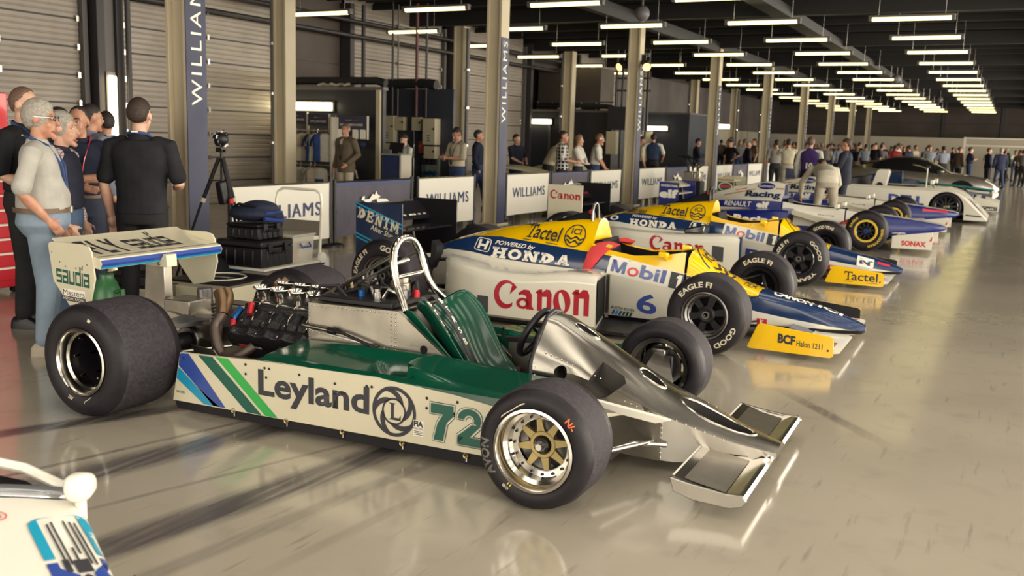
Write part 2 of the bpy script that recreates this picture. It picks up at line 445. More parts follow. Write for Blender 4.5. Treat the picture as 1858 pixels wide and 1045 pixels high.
mat('tube_light', (1.0, .84, .36), .4, emit=2.5)
mat('wall_lamp', (1.0, .86, .50), .4, emit=9)
mat('added_glow_strip', (1.0, .93, .80), .5, emit=2.7)  # emission for the unseen strips added under the near roof
mat('lamp_grey', (.11, .10, .10), .5)
mat('duct', (.012, .012, .014), .6)
mat('pipe_red', (.11, .03, .035), .5)
mat('box_cream', (.52, .46, .33), .5)
mat('box_green', (.22, .26, .20), .5)

X0, X1, Y0, Y1, ZC = -15.6, 10.5, -6.0, 74.0, 4.85
struct(MB().box(((X0 + X1) / 2, (Y0 + Y1) / 2, -.1), (X1 - X0, Y1 - Y0, .2), 'floor'), 'floor')
# trapezoidal roof deck, ribs running across the hall
b = MB(); y = Y0; rows = []
while y < Y1:
    rows += [(y, ZC), (y + .12, ZC), (y + .17, ZC + .09), (y + .29, ZC + .09)]; y += .34
b.loft([[(X0, yy, zz) for yy, zz in rows], [(1.3, yy, zz) for yy, zz in rows]], 'deck', False, False)
struct(b, 'ceiling', sharp=20)
b = MB(); b.box((6, (Y0 + Y1) / 2, ZC + .1), (9.4, Y1 - Y0, .1), 'rooflight')
struct(b, 'ceiling_rooflight')
b = MB()                                               # unseen glowing strips, added over the near bays to light the cars from above
for k in range(10):
    for j in range(3): b.box((-2.6 + 3.9 * j, -4.6 + 1.72 * k, ZC - .03), (3.0, .55, .04), 'added_glow_strip')
struct(b, 'ceiling_added_glow')
b = MB()
yy = 15.5 - 7.1 * 3
while yy < Y1:
    b.box((-2.5, yy, ZC - .19), (26, .16, .36), 'beam_dark')
    for k in (1.78, 3.55, 5.33): b.box((-2.5, yy + k, ZC - .08), (26, .07, .15), 'beam_dark')
    yy += 7.1
for xx in (-8.42, 1.1): b.box((xx, (Y0 + Y1) / 2, ZC - .36), (.2, Y1 - Y0, .3), 'beam_dark')
b.box((-4.9, 40, ZC - .33), (.38, 66, .22), 'beam_dark')
struct(b, 'ceiling_beams')
struct(MB().box((X0 - .1, (Y0 + Y1) / 2, ZC / 2), (.2, Y1 - Y0, ZC + .3), 'wall_brown'), 'wall_left')
b = MB(); b.box(((X0 + X1) / 2, Y1 + .1, ZC / 2), (X1 - X0, .2, ZC + .3), 'wall_brown')
struct(b, 'wall_far')
b = MB()
for xx in (-4.6, -.9, 2.3, 5.6): b.box((xx, Y1 - .06, ZC / 2), (.22, .14, ZC), 'post_dark')
b.box((-3, Y1 - .05, 3.4), (24, .06, .05), 'post_dark')
struct(b, 'trim_far')
# right-hand side: open garage doorways between piers, daylight beyond
b = MB()
for k in range(12): b.box((X1 - .2, -5 + 7.1 * k, 2.2), (.4, .7, 4.4), 'column')
b.box((X1 - .2, (Y0 + Y1) / 2, 4.6), (.4, Y1 - Y0, .8), 'wall_grey')
struct(b, 'wall_right')
struct(MB().box(((X0 + X1) / 2, Y0 + .1, 4.5), (X1 - X0, .2, .9), 'wall_grey'), 'wall_near')

# sectional doors in the left wall
def sect_door(n, ya, yb, z0=0., z1=4.6, x=-15.0, m='shutter'):
    r = empty('door_%d' % n); r['kind'] = 'structure'
    b = MB(); pf = []; z = z0
    while z < z1 - .01:
        for k in range(5):
            q = z + k * .098
            pf += [(x, q + .004), (x + .010, q + .018), (x + .012, q + .078), (x, q + .092)]
        z += .49
    b.loft([[(a, ya, q) for a, q in pf], [(a, yb, q) for a, q in pf]], m, False, False)
    b.build('door_panel', r, sharp=20)
    b = MB(); z = z0 + .49
    while z < z1:
        b.box((x + .02, (ya + yb) / 2, z), (.03, yb - ya, .022), 'post_dark')
        for t in (0, .5, 1): b.box((x + .05, ya + .05 + (yb - ya - .1) * t, z), (.04, .05, .1), 'steel')
        z += .49
    b.build('hinge', r)
    b = MB()
    for q in (ya - .06, yb + .06): b.box((x + .06, q, (z0 + z1) / 2), (.12, .10, z1 - z0), 'lamp_grey')
    b.build('track', r)
n = 1
for ya, yb, z0 in ((5.2, 8.4, 0), (8.8, 11.95, 0), (12.85, 17.2, 0), (19.66, 24.2, 1.0), (24.8, 29.4, 0), (33.8, 38, 0)):
    sect_door(n, ya, yb, z0); n += 1
b = MB()
b.box((-15.1, 18.4, 3.4), (.1, 2.4, 3.0), 'wall_brown'); b.box((-15.02, 18.4, 3.24), (.03, 2.4, .025), 'post_dark')
struct(b, 'wall_left_panel')
b = MB()
for q in (8.6, 12.2, 12.62, 17.3, 19.6, 24.5, 29.6, 33.6): b.box((-14.86, q, 2.35), (.3, .16, 4.7), 'post_dark')
b.box((-14.84, 12.4, 2.35), (.14, .26, 4.7), 'lamp_grey')
for q in (12.4, 19.6): b.cyl((-14.6, q + .3, 0), (-14.6, q + .3, 4.7), .05, 'post_dark')
for z in (3.9, 4.25): b.cyl((-14.5, 5, z), (-14.5, 34, z), .05, 'post_dark')
struct(b, 'trim_left')
b = MB(); b.box((-14.9, 52, 1.18), (.1, 28, 2.36), 'partition'); b.box((-14.95, 52, 3.4), (.06, 28, 2.1), 'wall_grey')
for k in range(8): b.box((-14.84, 38.6 + 3.6 * k, 1.18), (.02, .04, 2.36), 'lamp_grey')
struct(b, 'wall_left_partition')
b = MB(); b.box((-3.5, 66.5, 1.17), (23, .1, 2.34), 'partition'); struct(b, 'wall_far_partition')

# columns: outer row with navy banners, inner row bare
def column(name, x, y, s, h, banner, label, grp):
    r = empty(name, (x, y, 0)); tag(r, label, 'column', grp); r['kind'] = 'structure'
    b = MB(); t = .045                                    # H-section steel: two flanges and a web
    b.box((-s / 2 + t / 2, 0, h / 2), (t, s, h), 'column'); b.box((s / 2 - t / 2, 0, h / 2), (t, s, h), 'column'); b.box((0, -s / 2 + .07, h / 2), (s - .09, .02, h), 'column'); b.box((0, s / 2 - .07, h / 2), (s - .09, .02, h), 'column')
    b.build('shaft', r, bev=.004); MB().box((0, 0, .012), (s + .12, s + .12, .024), 'column').build('base_plate', r)
    if banner:
        b = MB(); x1 = s / 2 + .012; w = s * .49
        b.box((s / 2 + .006, 0, banner / 2), (.012, s * 1.0, banner - .02), 'banner_navy')
        b.box((s / 2 - .06, s / 2 + .006, banner / 2), (.12, .012, banner - .02), 'banner_navy')
        paint(b, text2d('WILLIAMS', .0, 0, 1.25), quadmap((x1 + .002, .08, 1.84), (x1 + .002, .08, 3.28), (x1 + .002, -.08, 3.28), (x1 + .002, -.08, 1.84)), 'lettering_white')
        b.build('banner', r)
    return r
cl = ['nearest the camera, left of the tripod', 'second from the camera, behind the yellow and blue cars', 'third from the camera', 'fourth from the camera', 'fifth from the camera', 'sixth from the camera', 'seventh from the camera', 'eighth from the camera', 'ninth from the camera']
for k in range(9):
    yk = 8.12 if k == 0 else 15.5 + 7.1 * (k - 1)
    column('column', -8.42, yk, .30, 4.45, 4.45 if k == 0 else 3.35, 'cream steel column with a navy vertical banner, ' + cl[k], 'bannered columns down the hall')
for k, yk in enumerate((15.6, 22.7, 29.8, 36.9, 44, 51.1, 58.2)):
    c = column('column', -13.42, yk, .32, 4.45, 0, 'plain cream steel column by the shuttered wall, ' + ['beside the shirt rails', 'behind the man looking at his phone', 'behind the checked shirt', 'beyond the dark blue cabin', 'fifth along', 'sixth along', 'seventh along'][k], 'plain columns along the left wall')
    b = MB(); b.cyl((.25 if k % 2 else -.22, -.1, 0), (.25 if k % 2 else -.22, -.1, 4.4), .055, 'lamp_grey')
    for z in (1.3, 2.3, 3.3): b.cyl((.25 if k % 2 else -.22, -.1, z), (.25 if k % 2 else -.22, -.1, z + .05), .068, 'steel')
    b.build('drainpipe', c)

# fluorescent battens
def make_tube():
    r = empty('tube_light'); b = MB()
    b.box((0, 0, .055), (1.56, .13, .04), 'lamp_grey'); b.build('housing', r, bev=.005)
    b = MB(); sec = [(-.052, .03), (-.05, .0), (-.03, -.03), (0, -.038), (.03, -.03), (.05, 0), (.052, .03)]
    b.loft([[(-.71, p, q) for p, q in sec], [(.71, p, q) for p, q in sec]], 'tube_light'); b.build('diffuser', r)
    for s in (-1, 1): MB().box((s * .745, 0, .0), (.07, .115, .075), 'lamp_grey').build('end_cap', r, bev=.008)
    for s in (-.6, .6): MB().cyl((s, 0, .07), (s, 0, .86), .006, 'steel', n=6).build('suspension_rod', r)
    return r
tb0 = make_tube(); used = False
rown = ['in the rightmost ceiling row', 'in the second ceiling row from the right', 'in the third ceiling row from the right', 'in the fourth ceiling row from the right', 'in the leftmost ceiling row above the shirt stall']
ordn = ['nearest', 'second', 'third', 'fourth', 'fifth', 'sixth', 'seventh', 'eighth', 'ninth', 'tenth', 'eleventh', 'twelfth', 'thirteenth', 'fourteenth', 'fifteenth', 'sixteenth']
for k in range(5):
    n = 0
    for j in range(-2, 15):
        y = 20.4 + 3.54 * j; x = -2.02 - 2.86 * k
        if j < (0 if k == 0 else -1): continue
        if k == 4 and j > 4: continue
        o = copy_tree(tb0) if used else tb0; used = True
        o.location = (x, y, 4.08)
        tag(o, 'fluorescent batten %s, %s from the near end' % (rown[k], ordn[min(n, 15)]), 'ceiling light', 'fluorescent battens under the roof'); n += 1
for i, (x, y) in enumerate(((-7.4, 20.1), (-4.4, 41), (-3.9, 58))):
    r = empty('globe', (x, y, 4.3)); tag(r, 'grey round globe hanging from the dark roof, ' + ['nearest, above the second bannered column', 'halfway down the hall', 'farthest away'][i], 'ceiling speaker', 'grey globes under the roof')
    MB().ell((0, 0, 0), (.16, .16, .17), mat('globe_grey', (.13, .12, .14), .5), 18, 12).build('shell', r)
    MB().cyl((0, 0, .15), (0, 0, .55), .025, 'lamp_grey').build('stem', r)

# wall lamps
def wall_lamp(loc, d, label):
    r = empty('wall_lamp', loc); tag(r, label, 'wall light')
    MB().box((0, .03, 0), (d[0] + .06, .05, d[2] + .04), 'lamp_grey').build('back_plate', r)
    MB().box((0, -.03, 0), d, 'wall_lamp').build('diffuser', r, bev=.015)
def wall_lamp_x(loc, label):
    r = empty('wall_lamp', loc); tag(r, label, 'wall light')
    MB().box((-.03, 0, 0), (.05, .2, 1.36), 'lamp_grey').build('back_plate', r); MB().box((.03, 0, 0), (.09, .13, 1.22), 'wall_lamp').build('diffuser', r, bev=.015)
wall_lamp_x((-14.68, 12.36, 1.86), 'upright fluorescent lamp on the dark post behind the talking men')
wall_lamp((-14.15, 17.12, 2.13), (1.5, .09, .17), 'long bright lamp above the signs of the shirt stall')
wall_lamp((-14.95, 30.4, 2.15), (1.25, .09, .15), 'long bright lamp above the dark door')
wall_lamp((-13.3, 38.4, 2.12), (1.0, .09, .16), 'bright lamp on the dark blue cabin')
wall_lamp((-13.1, 47.2, 2.4), (1.1, .09, .2), 'bright lamp between the third and fourth bannered columns')

# dark cabins
def cabin(name, label, xa, xb, ya, yb, h, m, clutter=True):
    r = empty(name, ((xa + xb) / 2, ya, 0)); tag(r, label, 'cabin'); w = xb - xa
    b = MB(); b.box((0, (yb - ya) / 2, h / 2), (w, yb - ya, h), m)
    b.build('walls', r)
    b = MB(); b.box((0, (yb - ya) / 2, h + .03), (w + .06, yb - ya + .06, .07), 'lamp_grey'); b.build('roof', r)
    if clutter:
        b = MB(); b.tube([(-w * .35, .1, h + .19), (-w * .3, .1, h + .2), (w * .42, .1, h + .2), (w * .5, .1, h + .15)], .085, 'duct', 10); b.build('roof_duct', r)
        b = MB(); b.tube([(-w * .1 + .12 * k, .0 + .03 * (k % 3), h + .1 + .03 * (k % 2)) for k in range(8)], .03, 'partition', 6); b.build('roof_cable', r)
    return r
ca = cabin('cabin', 'dark cabin behind the shirt stall', -15, -12.1, 17.2, 17.32, 2.5, 'pod_dark')
b = MB(); b.box((1.36, -.03, 1.25), (.1, .06, 2.5), 'column'); b.build('corner_post', ca)
cb = cabin('cabin', 'dark cabin with the grey door', -16 + .5, -12.1, 30.5, 33.5, 2.5, 'pod_dark')
b = MB()
for x in (-15.53 + 13.8, -14.41 + 13.8): b.box((x, -.03, 1.03), (.07, .06, 2.06), 'lamp_grey')
b.box((-14.97 + 13.8, -.03, 2.06), (1.19, .06, .07), 'lamp_grey'); b.build('door_frame', cb)
b = MB(); b.box((-14.97 + 13.8, -.02, 1.02), (1.06, .04, 2.02), 'pod_blue'); d = b.build('door', cb)
MB().box((-15.25 + 13.8, -.045, 1.35), (.12, .02, .75), mat('vision_panel', (.4, .36, .3), .3)).build('vision_panel', d)
MB().box((-15.4 + 13.8, -.07, .95), (.14, .03, .03), 'steel').build('door_handle', d)
b = MB(); b.box((-15.75 + 13.8, -.01, 1.8), (.14, .02, .5), 'red')
for z in (1.65, 1.8, 1.95): b.box((-15.75 + 13.8, -.025, z), (.09, .01, .08), 'lettering_white')
b.build('notice', cb)
b = MB()
for k in range(6): b.cyl((-1.2 + .55 * k, .2, 2.5), (-1.2 + .55 * k, .2, 2.85), .02, 'lamp_grey', n=6)
b.cyl((-1.3, .2, 2.85), (1.65, .2, 2.85), .02, 'lamp_grey', n=6); b.build('roof_rail', cb)
cc = cabin('cabin', 'dark blue cabin at the third bannered column', -14.6, -11.9, 38.5, 42, 2.72, 'pod_blue', False)
b = MB(); b.box((-.6, -.01, 1.0), (.75, .03, 2.0), 'partition'); b.box((-.98, -.03, 1.0), (.05, .05, 2.0), 'column'); b.box((-.22, -.03, 1.0), (.05, .05, 2.0), 'column'); b.build('doorway', cc)
b = MB(); b.box((-14.1, 31.9, 3.3), (2.4, 1.2, 1.45), 'wall_brown'); tag(b.build('plant_housing'), 'brown plant housing on the roof of the cabin with the grey door', 'plant room')

# service wall with boxes and pipes, between the cabin and the second plain column
sw = empty('service_wall', (-13.4, 20.45, 0)); sw['kind'] = 'structure'
MB().box((0, .06, 1.35), (2.2, .1, 2.7), 'pod_blue').build('panel', sw)
b = MB(); b.tube([(-1.0, .06, 2.82), (-.1, .06, 2.83), (.35, .06, 2.83), (.6, .06, 2.8)], .13, 'duct', 10); tag(b.build('duct', None, loc=(-13.4, 20.4, 0)), 'black air duct crossing above the electrical boxes', 'duct')
mat('print_grey', (.12, .12, .11), .5)
for i, (x, y0, z, w, d, h, lab) in enumerate(((-14.12, 0, 1.7, .4, .2, .66, 'tall cream electrical box at the left above the sales desk'), (-13.78, 0, 1.84, .26, .16, .33, 'small cream switch box left of centre above the sales desk'), (-13.28, 0, 1.84, .26, .16, .33, 'small cream switch box right of the woman at the desk'), (-12.84, 0, 1.66, .36, .26, .64, 'tall cream electrical box with a grey side, beside the plain column'), (-14.15, 0, 1.17, .38, .2, .34, 'low cream electrical box behind the sales desk'), (-12.83, 0, 1.15, .32, .24, .3, 'low cream electrical box above the socket board'))):
    r = empty('electrical_box', (x, 20.41, z)); tag(r, lab, 'electrical box', 'cream electrical boxes on the service wall')
    MB().box((0, -d / 2 + .05, 0), (w, d, h), 'box_cream').build('body', r, bev=.008)
    if h > .4 or h < .34:
        b = MB(); b.box((w * .4, -d + .045, .1 * h), (.03, .03, .05), 'black'); b.build('lock', r)
        b = MB()
        for k, c in enumerate(('print_grey', 'print_grey', 'cyan')): b.box((0, -d + .048, -.1 - .06 * k), (.08, .006, .03), c)
        if h > .4: b.build('sticker', r)
    else: MB().cyl((0, -.05, -h / 2 - .2), (0, -.05, -h / 2), .05, 'box_cream').build('conduit', r)
for i, (x, y, z0, z1, rr, m, lab) in enumerate(((-14.05, 20.38, 2.05, 4.75, .03, 'post_dark', 'dark pipe above the left tall cream box'), (-13.92, 20.43, .0, 4.75, .02, 'lamp_grey', 'thin grey pipe beside the left switch box'), (-13.33, 20.38, 2.02, 4.75, .04, 'pipe_red', 'dark red pipe above the right switch box'), (-13.06, 20.4, .0, 4.75, .03, 'post_dark', 'dark pipe left of the right tall cream box'), (-13.42, 20.43, .0, 1.7, .02, 'steel', 'bright thin conduit beside the red notice'))):
    tag(MB().cyl((x, y, z0), (x, y, z1), rr, m, n=10).build('pipe'), lab, 'pipe', 'pipes on the service wall')
tag(MB().box((-13.17, 20.45, 1.27), (.22, .02, .3), mat('notice_red', (.55, .10, .09), .6)).build('notice'), 'red notice on the service wall', 'sign')
r = empty('socket_board', (-12.9, 20.39, .68)); tag(r, 'pale green socket board with blue plugs', 'socket board')
MB().box((0, .04, .08), (.5, .06, .62), 'box_green').build('board', r)
for k in range(3):
    MB().cyl((-.15 + .15 * k, 0, -.02), (-.15 + .15 * k, -.09, -.06), .05, 'anod_blue').build('socket', r)
    MB().box((-.15 + .15 * k, -.03, .25), (.1, .08, .16), 'pod_dark').build('breaker', r)
# services by the third plain column
r = empty('service_frame', (-12.6, 30.2, 0)); r.location = (-11.95, 30.0, 0); tag(r, 'dark service frame with pipes beside the grey door cabin', 'service frame')
b = MB()
for k in range(6): b.cyl((.1 + .22 * k, .1, 0 if k in (1, 3) else 1.9), (.1 + .22 * k, .1, 4.5), .04, 'post_dark')
b.build('pipe', r); MB().box((.5, .1, 2.3), (1.2, .3, .75), 'pod_dark').build('cabinet', r); MB().box((.05, .05, 1.5), (.35, .2, .75), 'box_cream').build('cream_box', r); MB().box((.9, .05, 1.35), (.3, .2, .9), 'box_cream').build('cream_box', r)
MB().box((.95, .0, .6), (.45, .15, .8), 'box_green').build('socket_panel', r)
b = MB(); b.cyl((.1, .1, 3.6), (1.3, .1, 3.6), .03, 'post_dark'); b.cyl((.1, .1, 3.2), (1.3, .1, 3.2), .03, 'post_dark'); b.build('rail', r)
# two stage lamps on the third bannered column
for i, s in enumerate((-1, 1)):
    r = empty('stage_lamp', (-8.42 + s * .255, 22.6, 3.45)); tag(r, 'black stage lamp clamped %s of the third bannered column' % ('left' if s < 0 else 'right'), 'stage light', 'stage lamps')
    MB().cyl((0, 0, 0), (s * .1, -.2, -.1), .09, 'black', r1=.12).build('can', r); MB().cyl((s * .1, -.2, -.1), (s * .101, -.202, -.101), .1, mat('stage_glow', (1, .55, .2), .4, emit=2.)).build('lens', r)
    MB().box((-s * .06, 0, .1), (.14, .04, .24), 'black').build('yoke', r)

# ---------------------------------------------------------------- crowd barriers
mat('barrier_white', (.68, .65, .58), .65, bump=.15, bscale=3)
mat('barrier_navy', (.048, .042, .068), .6, noise=.35, nscale=3, ncol=(.09, .078, .11), bump=.4, bscale=4)
mat('barrier_band', (.018, .024, .10), .5)
def barrier(ya, yb, navy, label, idx):
    r = empty('crowd_barrier', (-8.35, ya, 0)); tag(r, label, 'barrier', 'fabric barriers along the columns'); w = yb - ya
    b = MB(); m = 'barrier_navy' if navy else 'barrier_white'
    N = 16; S = random.Random(idx)
    ph = S.random() * 6
    def fab(u, v): return (.012 * sin(u * 9 + ph) * (1 - v) + .006 * sin(u * 23 + v * 3), w * u + (.02 * sin(v * 3) if u > .5 else 0), .13 + (.775 - .012 * sin(u * pi)) * v)
    b.grid(N, 8, fab, m)
    if navy: b.grid(N, 1, lambda u, v: (fab(u, .93 + .07 * v)[0] + .004, w * u, .83 + .075 * v), 'barrier_band')
    xx = .03
    for sd in (1, -1):
        def onfab(u, v, sd=sd):
            t = (.24 + (w - .44) * u) / w; t = t if sd > 0 else 1 - t; p = fab(t, .43 + .235 * v); return (p[0] + .004 * sd, p[1], p[2])
        if not navy: paint(b, boldtext('WILLIAMS', .0055, 1.15), onfab, 'lettering_navy', .1)
        elif sd > 0:
            horse = polys([(0, .62), (.06, .75), (.13, .78), (.12, .6), (.3, .62), (.42, .85), (.5, .8), (.55, 1), (.6, .82), (.72, .7), (.6, .6), (.42, .55), (.18, .3), (.14, .5)], [(.55, .62), (.95, .56), (1.2, .2), (.9, .3), (.62, .3)], [(.75, .3), (.95, .3), (1.1, 0), (.7, .06)])
            paint(b, horse, lambda u, v: (xx, .55 + .85 * u * (w / 1.9) * .8, .45 + .3 * v), 'lettering_white')
    b.build('fabric', r, sharp=180)
    MB().cyl((0, .01, .9), (0, w - .01, .9), .013, 'steel' if not navy else 'black', n=8).build('top_rail', r)
    for q in (-.03, w + .03):
        p = MB().cyl((0, q, 0), (0, q, .93), .026, 'black', n=10).build('post', r)
        MB().lathe([(.001, 0), (.13, 0), (.13, .03), (.1, .045), (.03, .06), (.001, .06)], (0, q, 0), (0, 0, 1), 'black', 24).build('base', p)
bl = [(8.73, 10.6, 0), (10.76, 12.63, 1), (12.87, 14.62, 0), (15.88, 17.7, 0), (17.86, 19.72, 1), (19.9, 21.76, 0), (23.03, 25.05, 0), (25.2, 27.1, 1), (27.25, 29.2, 0), (30.1, 32.1, 0), (32.25, 34.1, 1), (34.25, 36.4, 0), (37.3, 39.3, 0), (39.5, 41.3, 1)]
wh = ['behind the trolley', 'behind the DENIM wing', 'just left of the second bannered column', 'just right of the second bannered column', 'behind the white rear wing', 'left of the third bannered column', 'just right of the third bannered column', 'behind the elf wing', 'left of the fourth bannered column', 'right of the fourth bannered column', 'between the fourth and fifth bannered columns', 'left of the fifth bannered column', 'right of the fifth bannered column', 'farthest, by the people in the crowd']
wh = [w.replace('DENIM ', 'dark blue rear ').replace('elf wing', 'blue-sided rear wing') for w in wh]
for i, (a, c, nv) in enumerate(bl): barrier(a, c, nv, '%s fabric barrier %s' % ('navy' if nv else 'white lettered', wh[i]), i)
# ================================================================ wheels
def tyre_profile(R, w, rr):
    # (radius, offset) from the outer bead round the tread to the inner bead; offset 0 = outer face plane
    h = R - rr
    return [(rr - .004, .03), (rr, .012), (rr + h * .12, .002), (rr + h * .4, -.004), (rr + h * .68, .003), (rr + h * .88, .02), (R - .006, .048), (R, .075), (R, w * .35), (R, w * .65), (R, w - .075), (R - .006, w - .048), (rr + h * .88, w - .02), (rr + h * .68, w - .003), (rr + h * .4, w + .004), (rr + h * .12, w - .002), (rr, w - .012), (rr - .004, w - .03)]
def face_off(R, w, rr, r):
    p = tyre_profile(R, w, rr)[1:8]
    for (a, x), (c, y) in zip(p, p[1:]):
        if a <= r <= c: return x + (y - x) * (r - a) / (c - a)
    return p[0][1]
def wheel(parent, loc, side, R, w, rr, style, marks=(), name='wheel', deep=None):
    # side -1: outer face towards -y
    r = empty(name, (loc[0], loc[1], R), 0, parent); ax = (0, -side, 0); sg = side
    O = (0, 0, 0)
    # axis points inward: offset along -side*y
    b = MB(); pr = tyre_profile(R, w, rr); ms = ['rubber'] * 6 + ['rubber_tread'] * 4 + ['rubber'] * 7
    b.lathe(pr, O, ax, 'rubber', 72, ms)
    for (txt, a0, r0, hgt, wid, m, rev) in marks:
        k = pi / 180
        def fn(u, v, a0=a0, r0=r0, hgt=hgt, wid=wid, rev=rev):
            q = r0 + hgt * v; a = (a0 - wid * (u - .5)) * k
            if side > 0: a = pi - a
            return (q * cos(a), side * (-face_off(R, w, rr, q) + .0025), q * sin(a))
        shp = text2d(txt, .03) if isinstance(txt, str) else txt
        paint(b, shp, fn, m, .03)
    b.build('tyre', r, sharp=60)
    dp = deep if deep is not None else w * .3
    b = MB()
    if style == 'spider':
        b.lathe([(rr + .002, .02), (rr + .004, .0), (rr - .008, -.004), (rr - .016, .008), (rr - .018, .05), (rr - .034, .064), (rr - .038, dp), (rr - .062, dp + .006), (rr - .064, dp + .012)], O, ax, 'chrome', 56)
        b.lathe([(rr - .03, dp + .05), (rr - .03, w - .02), (rr, w - .005)], O, ax, 'alloy_dark', 40)
        b.lathe([(.03, dp - .0), (.03, dp + .03)], O, ax, 'black', 20)
        o = b.build('rim', r)
        b = MB(); y0 = dp + .008; y1 = dp + .03; ri = .062; ro = rr - .058
        b.lathe([(.036, y0 + .012), (.044, y0 - .004), (.058, y0 - .004), (ri, y0), (ri, y1)], O, ax, 'gold_alloy', 40)
        b.lathe([(ro - .008, y1), (ro - .008, y0), (ro + .004, y0 + .0), (ro + .004, y1)], O, ax, 'alloy', 48)
        for k in range(8):
            a = 2 * pi * (k + .25) / 8
            for (a1, r1), (a2, r2_) in (((.30, ri - .004), (.085, ro)),):
                P = [(ri * cos(a - a1), ri * sin(a - a1)), (ro * cos(a - a2), ro * sin(a - a2)), (ro * cos(a + a2), ro * sin(a + a2)), (ri * cos(a + a1), ri * sin(a + a1))]
                b.prism(P, lambda x, z: (x, -sg * y0, z), lambda x, z: (x, -sg * y1, z), 'gold_alloy')
        b.build('wheel_centre', o)
        b = MB()
        for k in range(16):
            a = 2 * pi * (k + .1) / 16; q = rr - .05
            b.cyl((q * cos(a), -sg * (dp + .006), q * sin(a)), (q * cos(a), -sg * (dp - .006), q * sin(a)), .006, 'black', n=8)
        tag(b.build('rim_bolts', o), kind='stuff')
        b = MB(); b.lathe([(.001, dp - .02), (.024, dp - .02), (.034, dp - .01), (.04, dp + .03)], O, ax, 'black_gloss', 24); b.cyl((0, -sg * (dp - .04), 0), (0, -sg * (dp + .03), 0), .015, 'steel'); b.build('hub_nut', o)
        b = MB(); b.lathe([(.02, w * .72), (rr - .06, w * .72), (rr - .06, w * .75)], O, ax, 'alloy_dark', 32); b.build('brake_disc', o)
    elif style == 'deep':
        b.lathe([(rr + .002, .02), (rr + .005, .0), (rr - .006, -.005), (rr - .014, .008), (rr - .018, .05), (rr - .03, .06), (rr - .033, .125)], O, ax, 'chrome', 56)
        b.lathe([(rr - .033, .125), (rr - .036, .26), (rr - .036, w - .04), (rr, w - .01)], O, ax, 'black_matt', 48)
        b.lathe([(.03, .21), (rr - .036, .24), (rr - .036, .26)], O, ax, 'carbon', 40)
        o = b.build('rim', r)
        b = MB()
        for k in range(4):
            a = 2 * pi * k / 4 + .4; P = [(.03 * cos(a - .8), .03 * sin(a - .8)), ((rr - .08) * cos(a - .22), (rr - .08) * sin(a - .22)), ((rr - .08) * cos(a + .22), (rr - .08) * sin(a + .22)), (.03 * cos(a + .8), .03 * sin(a + .8))]
            b.prism(P, lambda x, z: (x, -sg * .225, z), lambda x, z: (x, -sg * .26, z), 'carbon')
        b.lathe([(.001, .19), (.03, .19), (.045, .24)], O, ax, 'carbon', 24); b.build('wheel_centre', o)
        b = MB(); b.cyl(((rr - .05) * cos(-1.2), -sg * .13, (rr - .05) * sin(-1.2)), ((rr - .075) * cos(-1.2), -sg * .08, (rr - .075) * sin(-1.2)), .006, 'steel'); b.build('valve', o)
    else:
        rm = {'five': 'black', 'yellow': 'black', 'multi': 'black_gloss', 'dish': 'black'}[style]
        b.lathe([(rr + .002, .015), (rr + .004, .002), (rr - .006, -.003), (rr - .013, .006), (rr - .016, .04), (rr - .03, .05), (rr - .034, dp), (rr - .05, dp + .015)], O, ax, 'alloy_dark' if style == 'five' else 'black_gloss', 56)
        if style == 'yellow': b.lathe([(rr - .02, -.001), (rr + .008, -.004), (rr + .014, .004)], O, ax, 'lettering_yellow', 56)
        b.lathe([(rr - .034, dp + .05), (rr - .034, w - .02), (rr, w - .005)], O, ax, 'black', 40); b.lathe([(.02, dp + .07), (rr - .034, dp + .08)], O, ax, 'black_matt', 40)
        o = b.build('rim', r)
        b = MB(); nS = {'five': 6, 'yellow': 10, 'multi': 12, 'dish': 5}[style]; ro = rr - .03; ri = .05; aw = {'five': .2, 'yellow': .09, 'multi': .06, 'dish': .3}[style]
        for k in range(nS):
            a = 2 * pi * (k + .2) / nS
            P = [(ri * cos(a - .4), ri * sin(a - .4)), (ro * cos(a - aw), ro * sin(a - aw)), (ro * cos(a + aw), ro * sin(a + aw)), (ri * cos(a + .4), ri * sin(a + .4))]
            b.prism(P, lambda x, z: (x, -sg * (dp + .005), z), lambda x, z: (x, -sg * (dp + .03), z), rm)
        b.lathe([(.028, dp - .005), (.05, dp - .01), (.066, dp), (.07, dp + .03)], O, ax, rm, 32); b.build('wheel_centre', o)
        b = MB(); b.lathe([(.016, dp + .01), (.017, dp - .03), (.03, dp - .03), (.034, dp - .01), (.034, dp + .02)], O, ax, {'five': 'alloy_dark', 'yellow': 'anod_blue', 'multi': 'gold_alloy', 'dish': 'alloy_dark'}[style], 24); b.build('hub_nut', o)
    return r
def rivets(b, p0, p1, n, r=.006, m='alloy', nrm=(0, -1, 0)):
    p0 = Vector(p0); p1 = Vector(p1); N = Vector(nrm).normalized(); x, y = frame(N)
    for k in range(n):
        c = p0.lerp(p1, k / max(n - 1, 1)); P = [c + x * (r * cos(2 * pi * j / 6)) + y * (r * sin(2 * pi * j / 6)) for j in range(6)] + [c + N * (r * .6)]
        b.add(P, [(j, (j + 1) % 6, 6) for j in range(6)], m)

